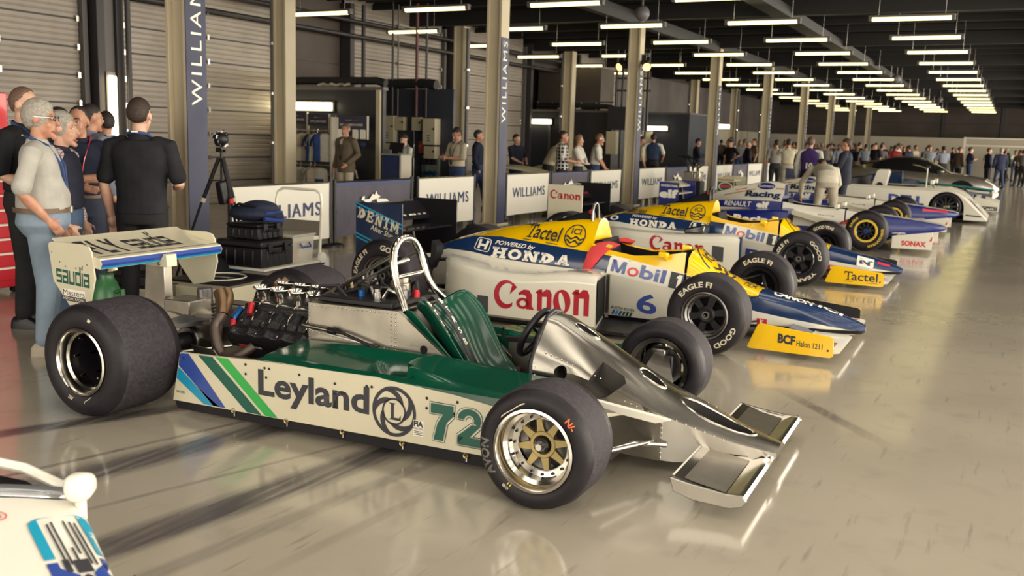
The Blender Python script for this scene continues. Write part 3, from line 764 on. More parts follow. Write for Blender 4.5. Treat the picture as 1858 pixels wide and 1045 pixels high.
# ================================================================ the bare green and white car at the front
def green_car():
    car = empty('racing_car', (-1.73, 4.58, 0), radians(1.5))
    tag(car, 'green and white open racing car with polished aluminium nose and number 72', 'racing car')
    # wheels
    av = ('AVON', 195, .205, .045, 42, mat('avon_grey', (.13, .125, .115), .6), 0)
    chalk = [('N/-', 40, .212, .028, 13, 'orange', 0), (polys([(0, .1), (.5, .0), (.5, .12), (.06, .24)], [(.5, 0), (1, .5), (.96, .66), (.5, .12)]), 120, .195, .03, 40, 'lettering_cream', 0), ('11', 238, .187, .014, 5, 'lettering_yellow', 0), ('A11 B02', 236, .207, .014, 9, 'lettering_cream', 0)]
    wheel(car, (0, -1.04, 0), -1, .272, .31, .182, 'spider', [av] + chalk, 'front_wheel', .105)
    wheel(car, (0, 1.04, 0), 1, .272, .31, .182, 'spider', [], 'front_wheel', .105)
    wheel(car, (-2.69, -1.085, 0), -1, .318, .46, .182, 'deep', [('A21', 250, .21, .02, 9, 'lettering_cream', 0), (UNIT, 70, .245, .016, 5, 'lettering_cream', 0), (polys([(0, 0), (.9, .5), (.85, .6), (0, .1)], [(.9, .5), (1, 1), (.95, 1), (.85, .55)]), 285, .2, .03, 16, 'lettering_cream', 0)], 'rear_wheel')
    wheel(car, (-2.69, 1.085, 0), 1, .318, .46, .182, 'deep', [], 'rear_wheel')
    # side panels with stripes and lettering
    for sd, nm in ((-1, 'side_panel'), (1, 'side_panel')):
        y = .745 * sd
        top = [(-2.30, .358), (-1.95, .372), (-1.70, .385), (-1.0, .395), (-.55, .372), (-.22, .335)]
        b = MB(); b.plate([(-2.36, .078), (-.22, .10)] + top[::-1], y, y - .02 * sd, 'race_white')
        e = y + .002 * sd
        def Pm(u, v, e=e): return (u, e, v)
        def band(x0, x1, m):
            # slanted stripe running from the top edge down towards the front
            zt = lambda x: .355 + .04 * (x + 2.30); k = .34
            b.add([(x0, e, zt(x0)), (x1, e, zt(x1)), (x1 + k, e, .088), (x0 + k, e, .088)], [(0, 1, 2, 3)], m)
        if sd < 0:
            band(-2.165, -2.065, 'green_flat'); band(-2.04, -1.955, 'lime')
            b.add([(-2.30, e, .35), (-2.285, e, .356), (-2.235, e, .359), (-1.975, e, .088), (-2.06, e, .087), (-2.31, e, .285)], [(0, 1, 2, 3, 4, 5)], 'blue')
            b.add([(-2.31, e + .0005 * sd, .275), (-2.06, e, .087), (-2.13, e, .086), (-2.33, e, .21)], [(0, 1, 2, 3)], 'cyan')
            paint(b, text2d('Leyland', .028), quadmap((-1.745, e, .155), (-1.035, e, .155), (-1.035, e, .34), (-1.745, e, .34)), 'lettering_black')
            # roundel: ring, three curved blades, letter L
            cx, cz, rr_ = -.888, .238, .128
            paint(b, ring2d(.86, 48), quadmap((cx - rr_, e, cz - rr_), (cx + rr_, e, cz - rr_), (cx + rr_, e, cz + rr_), (cx - rr_, e, cz + rr_)), 'lettering_black')
            paint(b, ring2d(.86, 40), quadmap((cx - .07, e, cz - .07), (cx + .07, e, cz - .07), (cx + .07, e, cz + .07), (cx - .07, e, cz + .07)), 'lettering_black')
            for k in range(5):
                a0 = 2 * pi * k / 5 + .5; P = []
                for t in range(9):
                    s = t / 8; P.append((cx + (.062 + .052 * s) * cos(a0 + 1.1 * s), e, cz + (.062 + .052 * s) * sin(a0 + 1.1 * s)))
                for t in range(8, -1, -1):
                    s = t / 8; P.append((cx + (.062 + .056 * s) * cos(a0 + .70 + .95 * s), e, cz + (.062 + .056 * s) * sin(a0 + .70 + .95 * s)))
                b.add(P, [(i, i + 1, 16 - i, 17 - i) for i in range(8)], 'lettering_black')
            b.add([(cx - .03, e, cz - .043), (cx + .04, e, cz - .043), (cx + .04, e, cz - .015), (cx + .03, e, cz - .03), (cx, e, cz - .03), (cx, e, cz + .035), (cx + .012, e, cz + .043), (cx - .03, e, cz + .043), (cx - .018, e, cz + .035), (cx - .018, e, cz - .035)], [(0, 1, 2, 3), (0, 3, 4, 9), (9, 4, 5, 8), (8, 5, 6, 7)], 'lettering_black')
            # numerals with a white and green outline
            seven = [(0, .74), (0, 1), (1, 1), (1, .74), (.70, .5), (.56, .0), (.14, .0), (.30, .45), (.56, .74)]
            sv = polys([seven[0], seven[1], seven[2], seven[3]], [seven[8], seven[3], seven[4], seven[7]], [seven[7], seven[4], seven[5], seven[6]])
            two = merge2d((ring2d(.42, 24, -.55, pi), 0, .42, 1, .58), (polys(R4(0, 0, 1, .22), [(.28, .22), (0, .0), (0, .22), (.62, .58), (.98, .58), (.5, .22)]), 0, 0, 1, 1))
            for i, (shp, x0) in enumerate(((sv, -.675), (two, -.525))):
                for j, (g, m) in enumerate(((.016, 'green_flat'), (.011, 'lettering_white'), (.0, 'green_flat'))):
                    e2 = e + .0008 * j * sd - .0012 * sd + .0015 * sd
                    fnq = quadmap((x0, e2, .135), (x0 + .125, e2, .135), (x0 + .125, e2, .315), (x0, e2, .315))
                    if g:
                        for dx, dz in ((-g, -g), (g, -g), (g, g), (-g, g), (g, 0), (-g, 0), (0, g), (0, -g)): paint(b, shp, lambda u, v, f=fnq, dx=dx, dz=dz: Vector(f(u, v)) + Vector((dx * .55, 0, dz * .55)), m)
                    else: paint(b, shp, fnq, m)
            b.add([(-.775, e, .135), (-.715, e, .135), (-.715, e, .215), (-.775, e, .215)], [(0, 1, 2, 3)], 'lettering_white')
            paint(b, text2d('FIA', .05), quadmap((-.772, e - .001, .183), (-.718, e - .001, .183), (-.718, e - .001, .212), (-.772, e - .001, .212)), 'lettering_black')
            paint(b, text2d('MASTERS', .0), quadmap((-.772, e - .001, .168), (-.718, e - .001, .168), (-.718, e - .001, .179), (-.772, e - .001, .179)), 'lettering_black')
            for k in range(3): b.add([(-.77, e - .001, .142 + .008 * k), (-.72, e - .001, .142 + .008 * k), (-.72, e - .001, .145 + .008 * k), (-.77, e - .001, .145 + .008 * k)], [(0, 1, 2, 3)], 'lettering_black')
            paint(b, text2d('MASTERS', .0), quadmap((-2.33, e, .125), (-2.27, e, .125), (-2.27, e, .14), (-2.33, e, .14)), 'green_flat')
        else:
            b.add([(-2.1, e, .09), (-.3, e, .1), (-.3, e, .2), (-2.1, e, .2)], [(0, 1, 2, 3)], 'race_white')
        for (x, z) in ((-1.83, .352), (-1.83, .30), (-1.70, .35), (-1.67, .35), (-1.69, .30), (-1.47, .345), (-1.245, .33), (-1.245, .28), (-1.05, .345), (-1.02, .345), (-.70, .335), (-.70, .285), (-.53, .34), (-2.27, .33)):
            rivets(b, (x, e + .001 * sd, z), (x, e, z), 1, .008, 'black', (0, sd, 0))
        b.build(nm, car, bev=.002)
        b = MB(); b.plate([(-2.34, .03), (-.25, .04), (-.25, .10), (-2.36, .08)], y - .012 * sd, y - .03 * sd, 'rubber_soft')
        for k in range(5):
            x = -1.92 + .36 * k; b.lathe([(.008, 0), (.014, -.004), (.014, .006)], (x, y, .082), (0, -sd, 0), 'gold_alloy', 12); b.cyl((x, y - .008 * sd, .082), (x, y - .008 * sd, .05), .006, 'steel', n=6)
        b.build('skirt', car)
        # moulded green pod top with the radiator exit scoop
        def top_z(x, q):                                      # q 0 outer edge .. 1 tub side
            base = .392 + .02 * min(1, q * 5) + .028 * q
            if x < -1.0: base -= .018 * max(0, (-1.35 - x) / .45) - .0
            if x > -.75: base -= .03 * max(0, (x + .75) / .5)
            sm = lambda a, c, t: max(0, min(1, (t - a) / (c - a))) ** 2 * (3 - 2 * max(0, min(1, (t - a) / (c - a))))
            inside = sm(.10, .2, q) * (1 - sm(.82, .95, q))
            lip = -.92 + .14 * (abs(q - .5) * 2) ** 2
            if x < lip: dz = -.05 * sm(-1.62, -1.2, x) - .26 * sm(-1.20, -1.10, x) * sm(.16, .3, q) * (1 - sm(.74, .86, q))
            else: dz = .03 * (1 - sm(lip, lip + .35, x))
            return base + dz * inside
        xs = [-1.76 + .05 * k for k in range(int(1.56 / .05) + 1)]
        xs = sorted(xs + [-.93, -.925, -.905, -.895])
        b = MB(); NQ = 28; rows = []
        for x in xs:
            row = [(x, y - .004 * sd, .33), (x, y - .004 * sd, .388)]
            inner = .33
            for k in range(NQ + 1):
                q = k / NQ; yy = (.738 - q * (.738 - inner)) * sd
                row.append((x, yy, top_z(x, q)))
            row.append((x, inner * sd, .2)); rows.append(row)
        b.loft(rows, 'green_gloss', False, False)
        b.add(rows[0], [tuple(range(len(rows[0])))], 'green_gloss')
        b.build('sidepod', car, sharp=40)
    # aluminium tub: tank section, cockpit sides, floor
    b = MB(); b.plate([(-1.76, .05), (-1.17, .05), (-1.20, .635), (-1.76, .635)], -.27, .27, 'alloy_dull')
    for sd in (-1, 1): b.plate([(-1.76, .05), (-.74, .05), (-.74, .34), (-1.155, .645), (-1.76, .635)], .27 * sd, .30 * sd, 'alloy_dull')
    for sd in (-1, 1):
        y = .302 * sd
        rivets(b, (-1.745, y, .62), (-1.17, y, .63), 22, .005, 'alloy', (0, sd, 0)); rivets(b, (-1.2, y, .61), (-1.2, y, .43), 9, .005, 'alloy', (0, sd, 0)); rivets(b, (-1.17, y, .61), (-1.17, y, .43), 9, .005, 'alloy', (0, sd, 0)); rivets(b, (-1.75, y, .47), (-1.22, y, .43), 24, .005, 'alloy', (0, sd, 0)); rivets(b, (-1.75, y, .60), (-1.75, y, .44), 9, .005, 'alloy', (0, sd, 0))
        b.plate([(-1.74, .485), (-1.30, .44), (-1.30, .43), (-1.74, .475)], y, y + .008 * sd, 'alloy')
        b.cyl((-.99, y, .455), (-.99, y + .003 * sd, .455), .022, 'black_matt')
    b.build('fuel_tank', car, bev=.008)
    b = MB(); b.box((-.45, 0, .045), (1.1, .6, .03), 'alloy_dull'); b.box((-1.2, 0, .035), (2.3, 1.3, .02), 'carbon'); b.build('floor_pan', car)
    for sd in (-1, 1):
        b = MB(); dz = 0 if sd > 0 else -.09; b.plate([(-.78, .05), (-.30, .05), (-.30, .47 + dz), (-.76, .43 + dz)], .295 * sd, .272 * sd, 'alloy_dull')
        if sd > 0: b.plate([(-.78, .425), (-.30, .455), (-.30, .485), (-.78, .45)], .30 * sd, .255 * sd, 'black')
        for k in range(4): rivets(b, (-.68 + .1 * k, .27 * sd, .40), (-.68 + .1 * k, .27 * sd, .25), 2, .007, 'black', (0, -sd, 0))
        b.build('cockpit_side', car)
    # polished nose cowl
    def sec(x, w, zb, zs, zt, tw):
        P = []
        for k in range(9):
            a = pi / 2 * k / 8; P.append((x, -(tw + (w - tw) * cos(a) ** 1.0) if 0 else -(w * (1 - k / 8) + tw * (k / 8)) * (1 - 0 * k), zs + (zt - zs) * (k / 8) ** .8))
        top = [(x, -tw * .72, zt + .008), (x, 0, zt + .014), (x, tw * .72, zt + .008)]
        left = [(x, -w, zb)] + P
        return left + top + [(x, -p[1], p[2]) for p in left[::-1]]
    st = [(-.36, .285, .06, .46, .665, .10), (-.30, .283, .06, .455, .655, .10), (-.12, .275, .06, .43, .565, .10), (.10, .262, .06, .37, .445, .11), (.28, .248, .055, .30, .338, .12), (.40, .235, .055, .262, .285, .13), (.52, .205, .07, .222, .238, .125), (.66, .165, .085, .178, .19, .11), (.80, .12, .10, .148, .158, .085), (.86, .10, .115, .138, .145, .07)]
    b = MB(); b.loft([sec(*q) for q in st], 'alloy', True)
    b.mi('pocket'); nose = b.build('nose_cowl', car, sharp=30)
    def opening(xc, yc, zc, a, c, slope, deep, n=32):
        cut = MB(); up = Vector((sin(-slope), 0, cos(slope))); ex = Vector((cos(slope), 0, sin(slope))); rg = []
        for h in (-deep, .12): rg.append([Vector((xc, yc, zc)) + ex * (a * cos(2 * pi * k / n)) + Vector((0, c * sin(2 * pi * k / n) * (1 - .25 * cos(2 * pi * k / n)), 0)) + up * h for k in range(n)])
        cut.loft(rg, 'alloy_dark', True); return cut, rg
    cutter = MB(); rims = []
    for q in ((.54, 0, .232, .20, .085, -.41, .10), (.20, 0, .395, .08, .05, -.53, .07), (-.17, 0, .60, .075, .035, -.45, .05)):
        c, rg = opening(*q); o = len(cutter.v); cutter.v += c.v; cutter.f += [[k + o for k in f] for f in c.f]; cutter.m += [1] * len(c.f); rims.append(q)
    for sd in (-1, 1):
        o = len(cutter.v); c = MB(); P = [(-.02, .485), (.10, .425), (.12, .40), (.04, .33), (-.06, .385)]; c.prism(P, lambda x, z: (x, .15 * sd, z), lambda x, z: (x, .40 * sd, z), 'alloy'); cutter.v += c.v; cutter.f += [[k + o for k in f] for f in c.f]; cutter.m += [1] * len(c.f)
        o = len(cutter.v); c = MB(); c.cyl((-.20, .15 * sd, .43), (-.20, .4 * sd, .43), .035, 'alloy', n=20); cutter.v += c.v; cutter.f += [[k + o for k in f] for f in c.f]; cutter.m += [1] * len(c.f)
    cutter.mats = [MATS['alloy'], MATS['pocket']]; co = cutter.build('cutter', car)
    md = nose.modifiers.new('cut', 'BOOLEAN'); md.operation = 'DIFFERENCE'; md.object = co; md.solver = 'EXACT'; md.use_self = True
    dg = bpy.context.evaluated_depsgraph_get(); me = bpy.data.meshes.new_from_object(nose.evaluated_get(dg)); nose.modifiers.clear(); nose.data = me; bpy.data.objects.remove(co); me.polygons.foreach_set('use_smooth', [True] * len(me.polygons)); me.set_sharp_from_angle(angle=radians(30))
    bv = BVHTree.FromPolygons([Vector(v) for v in b.v], b.f)
    for (xc, yc, zc, a, c, sl, dp) in rims:
        b = MB()
        up = Vector((sin(-sl), 0, cos(sl))); ex = Vector((cos(sl), 0, sin(sl))); pts = []
        for k in range(40):
            p = Vector((xc, yc, zc)) + ex * (a * cos(2 * pi * k / 40)) + Vector((0, c * sin(2 * pi * k / 40) * (1 - .25 * cos(2 * pi * k / 40)), 0))
            h = bv.ray_cast(p + up * .15, -up, .4); pts.append(h[0] if h[0] else p)
        b.tube(pts, .006, 'chrome', 6, wrap=True); b.build('opening_rim', nose)
    b = MB()
    for sd in (-1, 1):
        for p0, p1, n_ in (((-.34, .287 * sd, .44), (-.34, .287 * sd, .1), 10), ((-.3, .25 * sd, .52), (.0, .235 * sd, .42), 11), ((.33, .243 * sd, .27), (.33, .243 * sd, .07), 9), ((.14, .258 * sd, .33), (.32, .246 * sd, .27), 7), ((.4, .236 * sd, .265), (.62, .178 * sd, .19), 6)): rivets(b, p0, p1, n_, .005, 'chrome', (0, sd, .3))
    o = b.build('rivets', nose); o['kind'] = 'stuff'
    for sd in (-1, 1): MB().plate([(.02, .07), (.33, .06), (.33, .27), (.05, .30)], .268 * sd, .245 * sd, 'alloy_dull').build('side_skin', nose)
    b = MB(); b.cyl((.42, .02, .16), (.42, .02, .225), .032, 'chrome'); b.cyl((.42, .02, .225), (.42, .02, .236), .036, 'steel'); b.build('fluid_reservoir', nose)
    b = MB(); b.tube([(-.365, -.285, .08), (-.365, -.285, .46), (-.365, -.20, .58), (-.365, -.09, .67), (-.365, 0, .69), (-.365, .09, .67), (-.365, .20, .58), (-.365, .285, .46), (-.365, .285, .08)], .012, 'black', 8)
    b.plate([(-.368, .35), (-.362, .35), (-.362, .62), (-.368, .62)], -.2, .2, 'black_matt'); b.build('dash_hoop', car)
    # front wing, one half each side, with turned end plates
    for sd in (-1, 1):
        b = MB(); rg = []
        for k in range(7):
            y = (.135 + (.68 - .135) * k / 6) * sd
            rg.append([(.835, y, .085), (.845, y, .10), (.835, y, .116), (.80, y, .118), (.76, y, .103), (.66, y, .115), (.57, y, .137), (.52, y, .150), (.515, y, .144), (.57, y, .124), (.68, y, .09), (.78, y, .075)])
        b.loft(rg, 'chrome'); b.grid(10, 8, lambda u, v: (.565 + .185 * u, (.17 + .48 * v) * sd, .139 - .034 * u ** .8 + .0015), 'alloy_dull')
        b.grid(1, 1, lambda u, v: (.515 + .01 * u, (.14 + .53 * v) * sd, .151), 'lettering_white')
        wg = b.build('front_wing', car, sharp=40)
        b = MB(); b.plate([(.51, .15), (.60, .135), (.76, .118), (.83, .122), (.852, .10), (.835, .072), (.78, .055), (.62, .062), (.53, .085)], .68 * sd, .70 * sd, 'alloy'); b.build('end_plate', wg, bev=.004)
    b = MB(); b.cyl((.83, -.16, .11), (.83, .16, .11), .022, 'chrome', n=18); b.box((.80, 0, .12), (.1, .14, .05), 'alloy')
    for k in range(5): b.cyl((.852, -.05 + .025 * k, .11), (.856, -.05 + .025 * k, .11), .004, 'black', n=6)
    b.build('wing_tube', car)
    # front suspension
    for sd in (-1, 1):
        b = MB(); b.loft([[(.04, .26 * sd, .335), (.24, .25 * sd, .30), (.24, .25 * sd, .285), (.04, .26 * sd, .30)], [(-.02, .72 * sd, .375), (.06, .74 * sd, .36), (.06, .74 * sd, .33), (-.02, .72 * sd, .335)]], 'alloy_dull'); b.build('rocker_arm', car, bev=.004)
        b = MB(); b.tube([(.36, .25 * sd, .14), (.22, .34 * sd, .15), (.04, .74 * sd, .15)], .014, 'steel'); b.tube([(-.22, .28 * sd, .13), (0, .74 * sd, .15)], .014, 'steel'); b.build('lower_wishbone', car)
        b = MB(); b.cyl((.30, .25 * sd, .15), (.14, .74 * sd, .19), .010, 'steel'); b.build('track_rod', car)
        b = MB(); b.box((0, .76 * sd, .27), (.09, .07, .24), 'alloy_dark'); b.box((.05, .74 * sd, .29), (.09, .05, .14), 'black'); b.build('upright', car, bev=.01)
        if sd > 0: continue
        b = MB(); b.plate([(-.02, .375), (.08, .365), (.36, .335), (.43, .325), (.36, .30), (.06, .328)], .42 * sd, .45 * sd, 'lettering_white'); b.cyl((.12, .42 * sd, .348), (.12, .415 * sd, .348), .012, 'black'); b.build('steering_cover', car, bev=.003)
    # seat, belts, steering
    b = MB(); prof = [(-1.17, .655, .20), (-1.09, .60, .22), (-1.01, .50, .22), (-.94, .38, .20), (-.86, .26, .19), (-.74, .17, .18), (-.60, .15, .17)]; rows = []
    for (x, z, w) in prof:
        row = []
        for k in range(13):
            t = -1 + k / 6; e = abs(t) ** 3; row.append((x + .13 * e, w * t * 1.12, z + .075 * e - .02 * (1 - t * t)))
        rows.append(row)
    b.loft(rows, 'green_gloss', False, False)
    seat = b.build('seat', car, sharp=180); s = seat.modifiers.new('t', 'SOLIDIFY'); s.thickness = .012; s.offset = 1; sb = seat.modifiers.new('s', 'SUBSURF'); sb.levels = 1; sb.render_levels = 1
    b = MB(); b.plate([(-1.19, .35), (-1.15, .645), (-1.10, .66), (-1.0, .52), (-.86, .34), (-.80, .30), (-.95, .28)], .215, .235, 'green_gloss'); b.build('seat_side', car, bev=.006); MB().plate([(-1.19, .40), (-1.15, .645), (-1.10, .64), (-.80, .36), (-.95, .32)], -.235, -.222, 'green_gloss').build('seat_side', car, bev=.006)
    for yb in (-.07, .06):
        b = MB(); rows = []
        cp = [(-1.24, .665, 0), (-1.155, .678, 0), (-1.065, .60, 0), (-.985, .485, 0), (-.915, .365, 0), (-.85, .275, 0)]
        for (x, z, o) in cp: rows.append([(x + .012, yb - .025 - .35 * (x + 1.1) * .25 * (1 if yb < 0 else 0), z + .012), (x + .012, yb + .025 - .35 * (x + 1.1) * .25 * (1 if yb < 0 else 0), z + .012)])
        b.loft(rows, 'webbing', False, False)
        def bm(u, v, rows=rows):
            t = 1 + u * 3.; i = min(int(t), 3); f = t - i; A = Vector(rows[i][0]).lerp(Vector(rows[i + 1][0]), f); B = Vector(rows[i][1]).lerp(Vector(rows[i + 1][1]), f)
            return A.lerp(B, v) + Vector((.004, 0, .003))
        for k, ch in enumerate('BTRSB'): paint(b, text2d(ch, .02), lambda u, v, k=k: bm(.1 + .17 * k + .10 * (1 - v), .22 + .56 * u), 'lettering_white')
        o = b.build('seat_belt', car, sharp=180); s = o.modifiers.new('t', 'SOLIDIFY'); s.thickness = .003
        MB().box((-.835, yb + (.02 if yb < 0 else 0), .275), (.09, .055, .014), 'black_gloss', ry=.9).build('buckle', o, bev=.003)
    c = Vector((-.475, 0, .56)); nx = Vector((-.86, 0, .42)).normalized(); ux = Vector((0, 1, 0)); uz = nx.cross(ux)
    b = MB(); b.tube([c + ux * (.135 * cos(2 * pi * k / 32)) + uz * (.135 * sin(2 * pi * k / 32)) for k in range(32)], .019, 'black', 10, wrap=True); sw_ = b.build('steering_wheel', car)
    b = MB()
    for k in range(3):
        a = 2 * pi * k / 3 + pi / 2; b.tube([c - nx * .03, c + ux * (.13 * cos(a)) + uz * (.13 * sin(a))], .011, 'black', 6, flat=.5)
    b.cyl(c - nx * .05, c - nx * .02, .035, 'black'); b.cyl(c - nx * .05, (-.2, 0, .42), .012, 'steel'); b.build('wheel_spokes', sw_)
    b = MB()
    for k, (y, z) in enumerate(((-.1, .56), (.0, .58), (.1, .56), (-.05, .49), (.06, .49))):
        b.cyl((-.365, y, z), (-.395, y, z), .035, 'black_gloss', n=16); b.lathe([(.034, .0), (.038, .004), (.034, .008)], (-.395, y, z), (-1, 0, 0), 'steel', 16)
    b.build('gauge', car)
    b = MB(); b.cyl((-.46, -.235, .30), (-.45, -.235, .42), .014, mat('knob_brown', (.05, .022, .02), .3)); b.cyl((-.47, -.235, .16), (-.46, -.235, .31), .006, 'steel'); b.build('gear_lever', car)
    # roll hoop and stays
    b = MB(); hp = [(-1.16, -.215, .63), (-1.19, -.20, .68), (-1.25, -.165, .76), (-1.285, -.155, .87), (-1.30, -.13, .95), (-1.305, -.075, 1.0), (-1.305, 0, 1.015), (-1.305, .075, 1.0), (-1.30, .13, .95), (-1.285, .155, .87), (-1.25, .165, .76), (-1.21, .19, .69), (-1.18, .26, .63)]
    cr = []
    for i in range(len(hp) - 1):
        for t in range(3): cr.append(Vector(hp[i]).lerp(Vector(hp[i + 1]), t / 3))
    cr.append(Vector(hp[-1])); sm = cr[:]
    for _ in range(2): sm = [sm[0]] + [(sm[i - 1] + sm[i] * 2 + sm[i + 1]) / 4 for i in range(1, len(sm) - 1)] + [sm[-1]]
    b.tube(sm, .022, 'chrome', 14); b.cyl((-1.28, -.155, .80), (-1.28, .155, .80), .014, 'chrome'); b.build('roll_hoop', car)
    for sd in (-1, 1): MB().tube([(-1.30, .14 * sd, .92), (-1.84, .10 * sd + .02, .62)], .013, 'steel').build('roll_hoop_stay', car)
    b = MB(); b.box((-1.30, -.05, .89), (.05, .06, .03), 'black'); b.cyl((-1.28, -.13, .88), (-1.25, -.05, .895), .012, 'steel'); b.build('light_bracket', car)
    # engine
    b = MB(); b.box((-2.06, 0, .36), (.58, .34, .38), 'engine_black'); b.box((-2.06, 0, .13), (.62, .46, .16), 'alloy_dark'); b.box((-2.06, 0, .54), (.52, .24, .06), 'engine_black')
    en = b.build('engine_block', car, bev=.015)
    for sd in (-1, 1):
        b = MB(); up = Vector((0, sd * .62, .78)); out = Vector((0, sd * .78, -.62)); c0 = Vector((-2.06, .21 * sd, .415)); rows = []
        for k in range(15):
            x = -.30 + .6 * k / 14; e = .018 * (1 if k % 3 == 1 else 0) + (0 if 0 < k < 14 else -.02)
            q = []
            for (s, t) in ((-.10, -.05), (-.11, .03 + e), (-.085, .055 + e), (-.02, .06 + e), (.02, .04), (.06, .06 + e), (.10, .05 + e), (.115, .0), (.11, -.06)): q.append(c0 + Vector((x, 0, 0)) + out * (s) + up * t)
            rows.append(q)
        b.loft(rows, 'engine_black')
        for k in range(4):
            for s in (-.09, -.0, .085):
                rivets(b, c0 + Vector((-.24 + .16 * k, 0, 0)) + out * s + up * .062, c0, 1, .011, 'steel', up)
        if sd < 0:
            p = lambda u, v: c0 + Vector((-.22 + .17 * u, 0, 0)) + out * (.1215 - .0 * v) + up * (-.035 + .025 * v) 
            paint(b, UNIT, lambda u, v: p(u * .5, v) + out * .002, 'red'); paint(b, UNIT, lambda u, v: p(.58 + u * .42, v * .8) + out * .002, 'lettering_white')
        b.build('cam_cover', en, bev=.006)
    # eight polished intake trumpets
    for sd in (-1, 1):
        for k in range(4):
            x = -2.255 + .133 * k; y = .085 * sd + (.0 if sd < 0 else .02); z = .50
            b = MB(); b.lathe([(.036, 0), (.037, .02), (.035, .09), (.038, .115), (.050, .136), (.062, .148), (.066, .152), (.067, .148), (.058, .142), (.044, .128), (.034, .11), (.031, .09)], (x, y, z), (0, sd * .06, 1), 'chrome', 28); b.lathe([(.032, .09), (.001, .088)], (x, y, z), (0, sd * .06, 1), 'black', 20); b.build('intake_trumpet', car, sharp=50)
    b = MB(); b.tube([(-2.30, -.14, .56), (-1.78, -.14, .545)], .008, 'steel')
    for k in range(4):
        x = -2.255 + .133 * k; b.tube([(x - .05, -.13, .545), (x, -.16, .525), (x + .02, -.15, .56)], .005, 'steel'); b.tube([(x, -.14, .53), (x + .01, -.20, .49), (x + .03, -.235, .47)], .006, 'lettering_cream')
    b.build('throttle_linkage', car)
    rn = random.Random(3)
    for k in range(7):
        x = -2.26 + .07 * k; b = MB(); b.tube([(x, -.12, .50), (x + .02, -.19, .50 + .02 * rn.random()), (x + .05 * rn.random(), -.25, .45), (x + .03, -.31, .385)], .0055, 'black_gloss', 6); b.build('ignition_lead', car)
    for (pts, rr_, m) in (([(-1.95, .1, .64), (-1.7, .14, .69), (-1.45, .08, .68), (-1.25, -.05, .70)], .02, 'rubber_soft'), ([(-1.72, -.12, .65), (-1.55, -.02, .71), (-1.38, .06, .69)], .014, 'rubber_soft'), ([(-1.78, -.31, .5), (-1.5, -.33, .49), (-1.25, -.34, .43), (-1.0, -.345, .38), (-.8, -.33, .33)], .009, 'black')):
        MB().tube(pts, rr_, m).build('hose', car)
    b = MB(); b.cyl((-1.79, -.31, .502), (-1.6, -.325, .495), .012, 'alloy_dull'); b.cyl((-1.6, -.325, .495), (-1.55, -.33, .492), .018, 'black'); b.build('cable_end', car)
    for (p, q, m) in (((-2.36, -.18, .52), (-2.37, -.24, .46), 'anod_blue'), ((-2.37, -.24, .46), (-2.36, -.25, .42), 'anod_red'), ((-2.27, -.19, .56), (-2.25, -.23, .50), 'anod_red'), ((-1.52, -.12, .655), (-1.52, -.12, .705), 'anod_blue'), ((-2.88, -.22, .42), (-2.83, -.26, .37), 'anod_red')):
        MB().cyl(p, q, .02, m, n=8).build('hose_fitting', car)
    # clutter on top of the tank: pump, canisters, valves
    b = MB(); b.box((-1.48, 0, .655), (.5, .5, .03), 'black'); b.build('tank_lid', car, bev=.006)
    for k, (x, y, r0, h, m) in enumerate(((-1.35, .05, .045, .11, 'alloy_dull'), (-1.28, -.06, .03, .08, 'alloy_dark'), (-1.45, .12, .028, .07, 'gold_alloy'), (-1.55, -.05, .028, .07, 'black'), (-1.62, .1, .04, .06, 'alloy_dark'), (-1.24, .02, .022, .05, 'anod_red'), (-1.4, -.14, .022, .06, 'steel'))):
        b = MB(); b.lathe([(.001, 0), (r0, 0), (r0, h * .7), (r0 * .8, h * .75), (r0 * .8, h), (.001, h)], (x, y, .665), (0, 0, 1), m, 18); b.build('canister', car)
    for k in range(14):
        x = rn.uniform(-1.68, -1.25); y = rn.uniform(-.2, .2); dx, dy = rn.uniform(-.16, .16), rn.uniform(-.12, .12); MB().tube([(x, y, .67), (x + dx * .3, y + dy * .3, .71 + .04 * rn.random()), (x + dx * .8, y + dy * .8, .70 + .03 * rn.random()), (x + dx, y + dy, .67)], rn.choice((.006, .009, .012)), rn.choice(('black', 'black', 'rubber_soft', 'steel', 'gold_alloy'))).build('hose', car)
    # exhausts
    for sd in (-1, 1):
        for k, (x, j) in enumerate(((-2.24, 0), (-2.02, 1))):
            b = MB(); pts = [(x + .1, .33 * sd, .33), (x + .06, .40 * sd, .285), (x - .03, .43 * sd, .255), (-2.30 - .02 * k, .42 * sd, .27), (-2.36 - .02 * k, .40 * sd + .02 * k, .36), (-2.40, .37 * sd + .03 * k, .44), (-2.37, .33 * sd, .50), (-2.42, .28 * sd + .06 * k, .58), (-2.46, .26 * sd + .06 * k, .62)]
            P = [Vector(p) for p in pts]; Q = []
            for i in range(len(P) - 1):
                for t in range(4): Q.append(P[i].lerp(P[i + 1], t / 4))
            Q.append(P[-1])
            for _ in range(2): Q = [Q[0]] + [(Q[i - 1] + Q[i] * 2 + Q[i + 1]) / 4 for i in range(1, len(Q) - 1)] + [Q[-1]]
            nq = len(Q) - 9; b.tube(Q[:nq + 1], .032, 'exhaust', 12); b.tube(Q[nq:], .036, 'exhaust_gold', 12); b.build('exhaust_pipe', car)
    b = MB()
    for sd in (-1, 1):
        b = MB(); b.tube([(-2.0, .42 * sd, .255), (-1.78, .44 * sd, .27), (-1.68, .44 * sd, .3)], .036, 'exhaust', 12); b.build('exhaust_pipe', car)
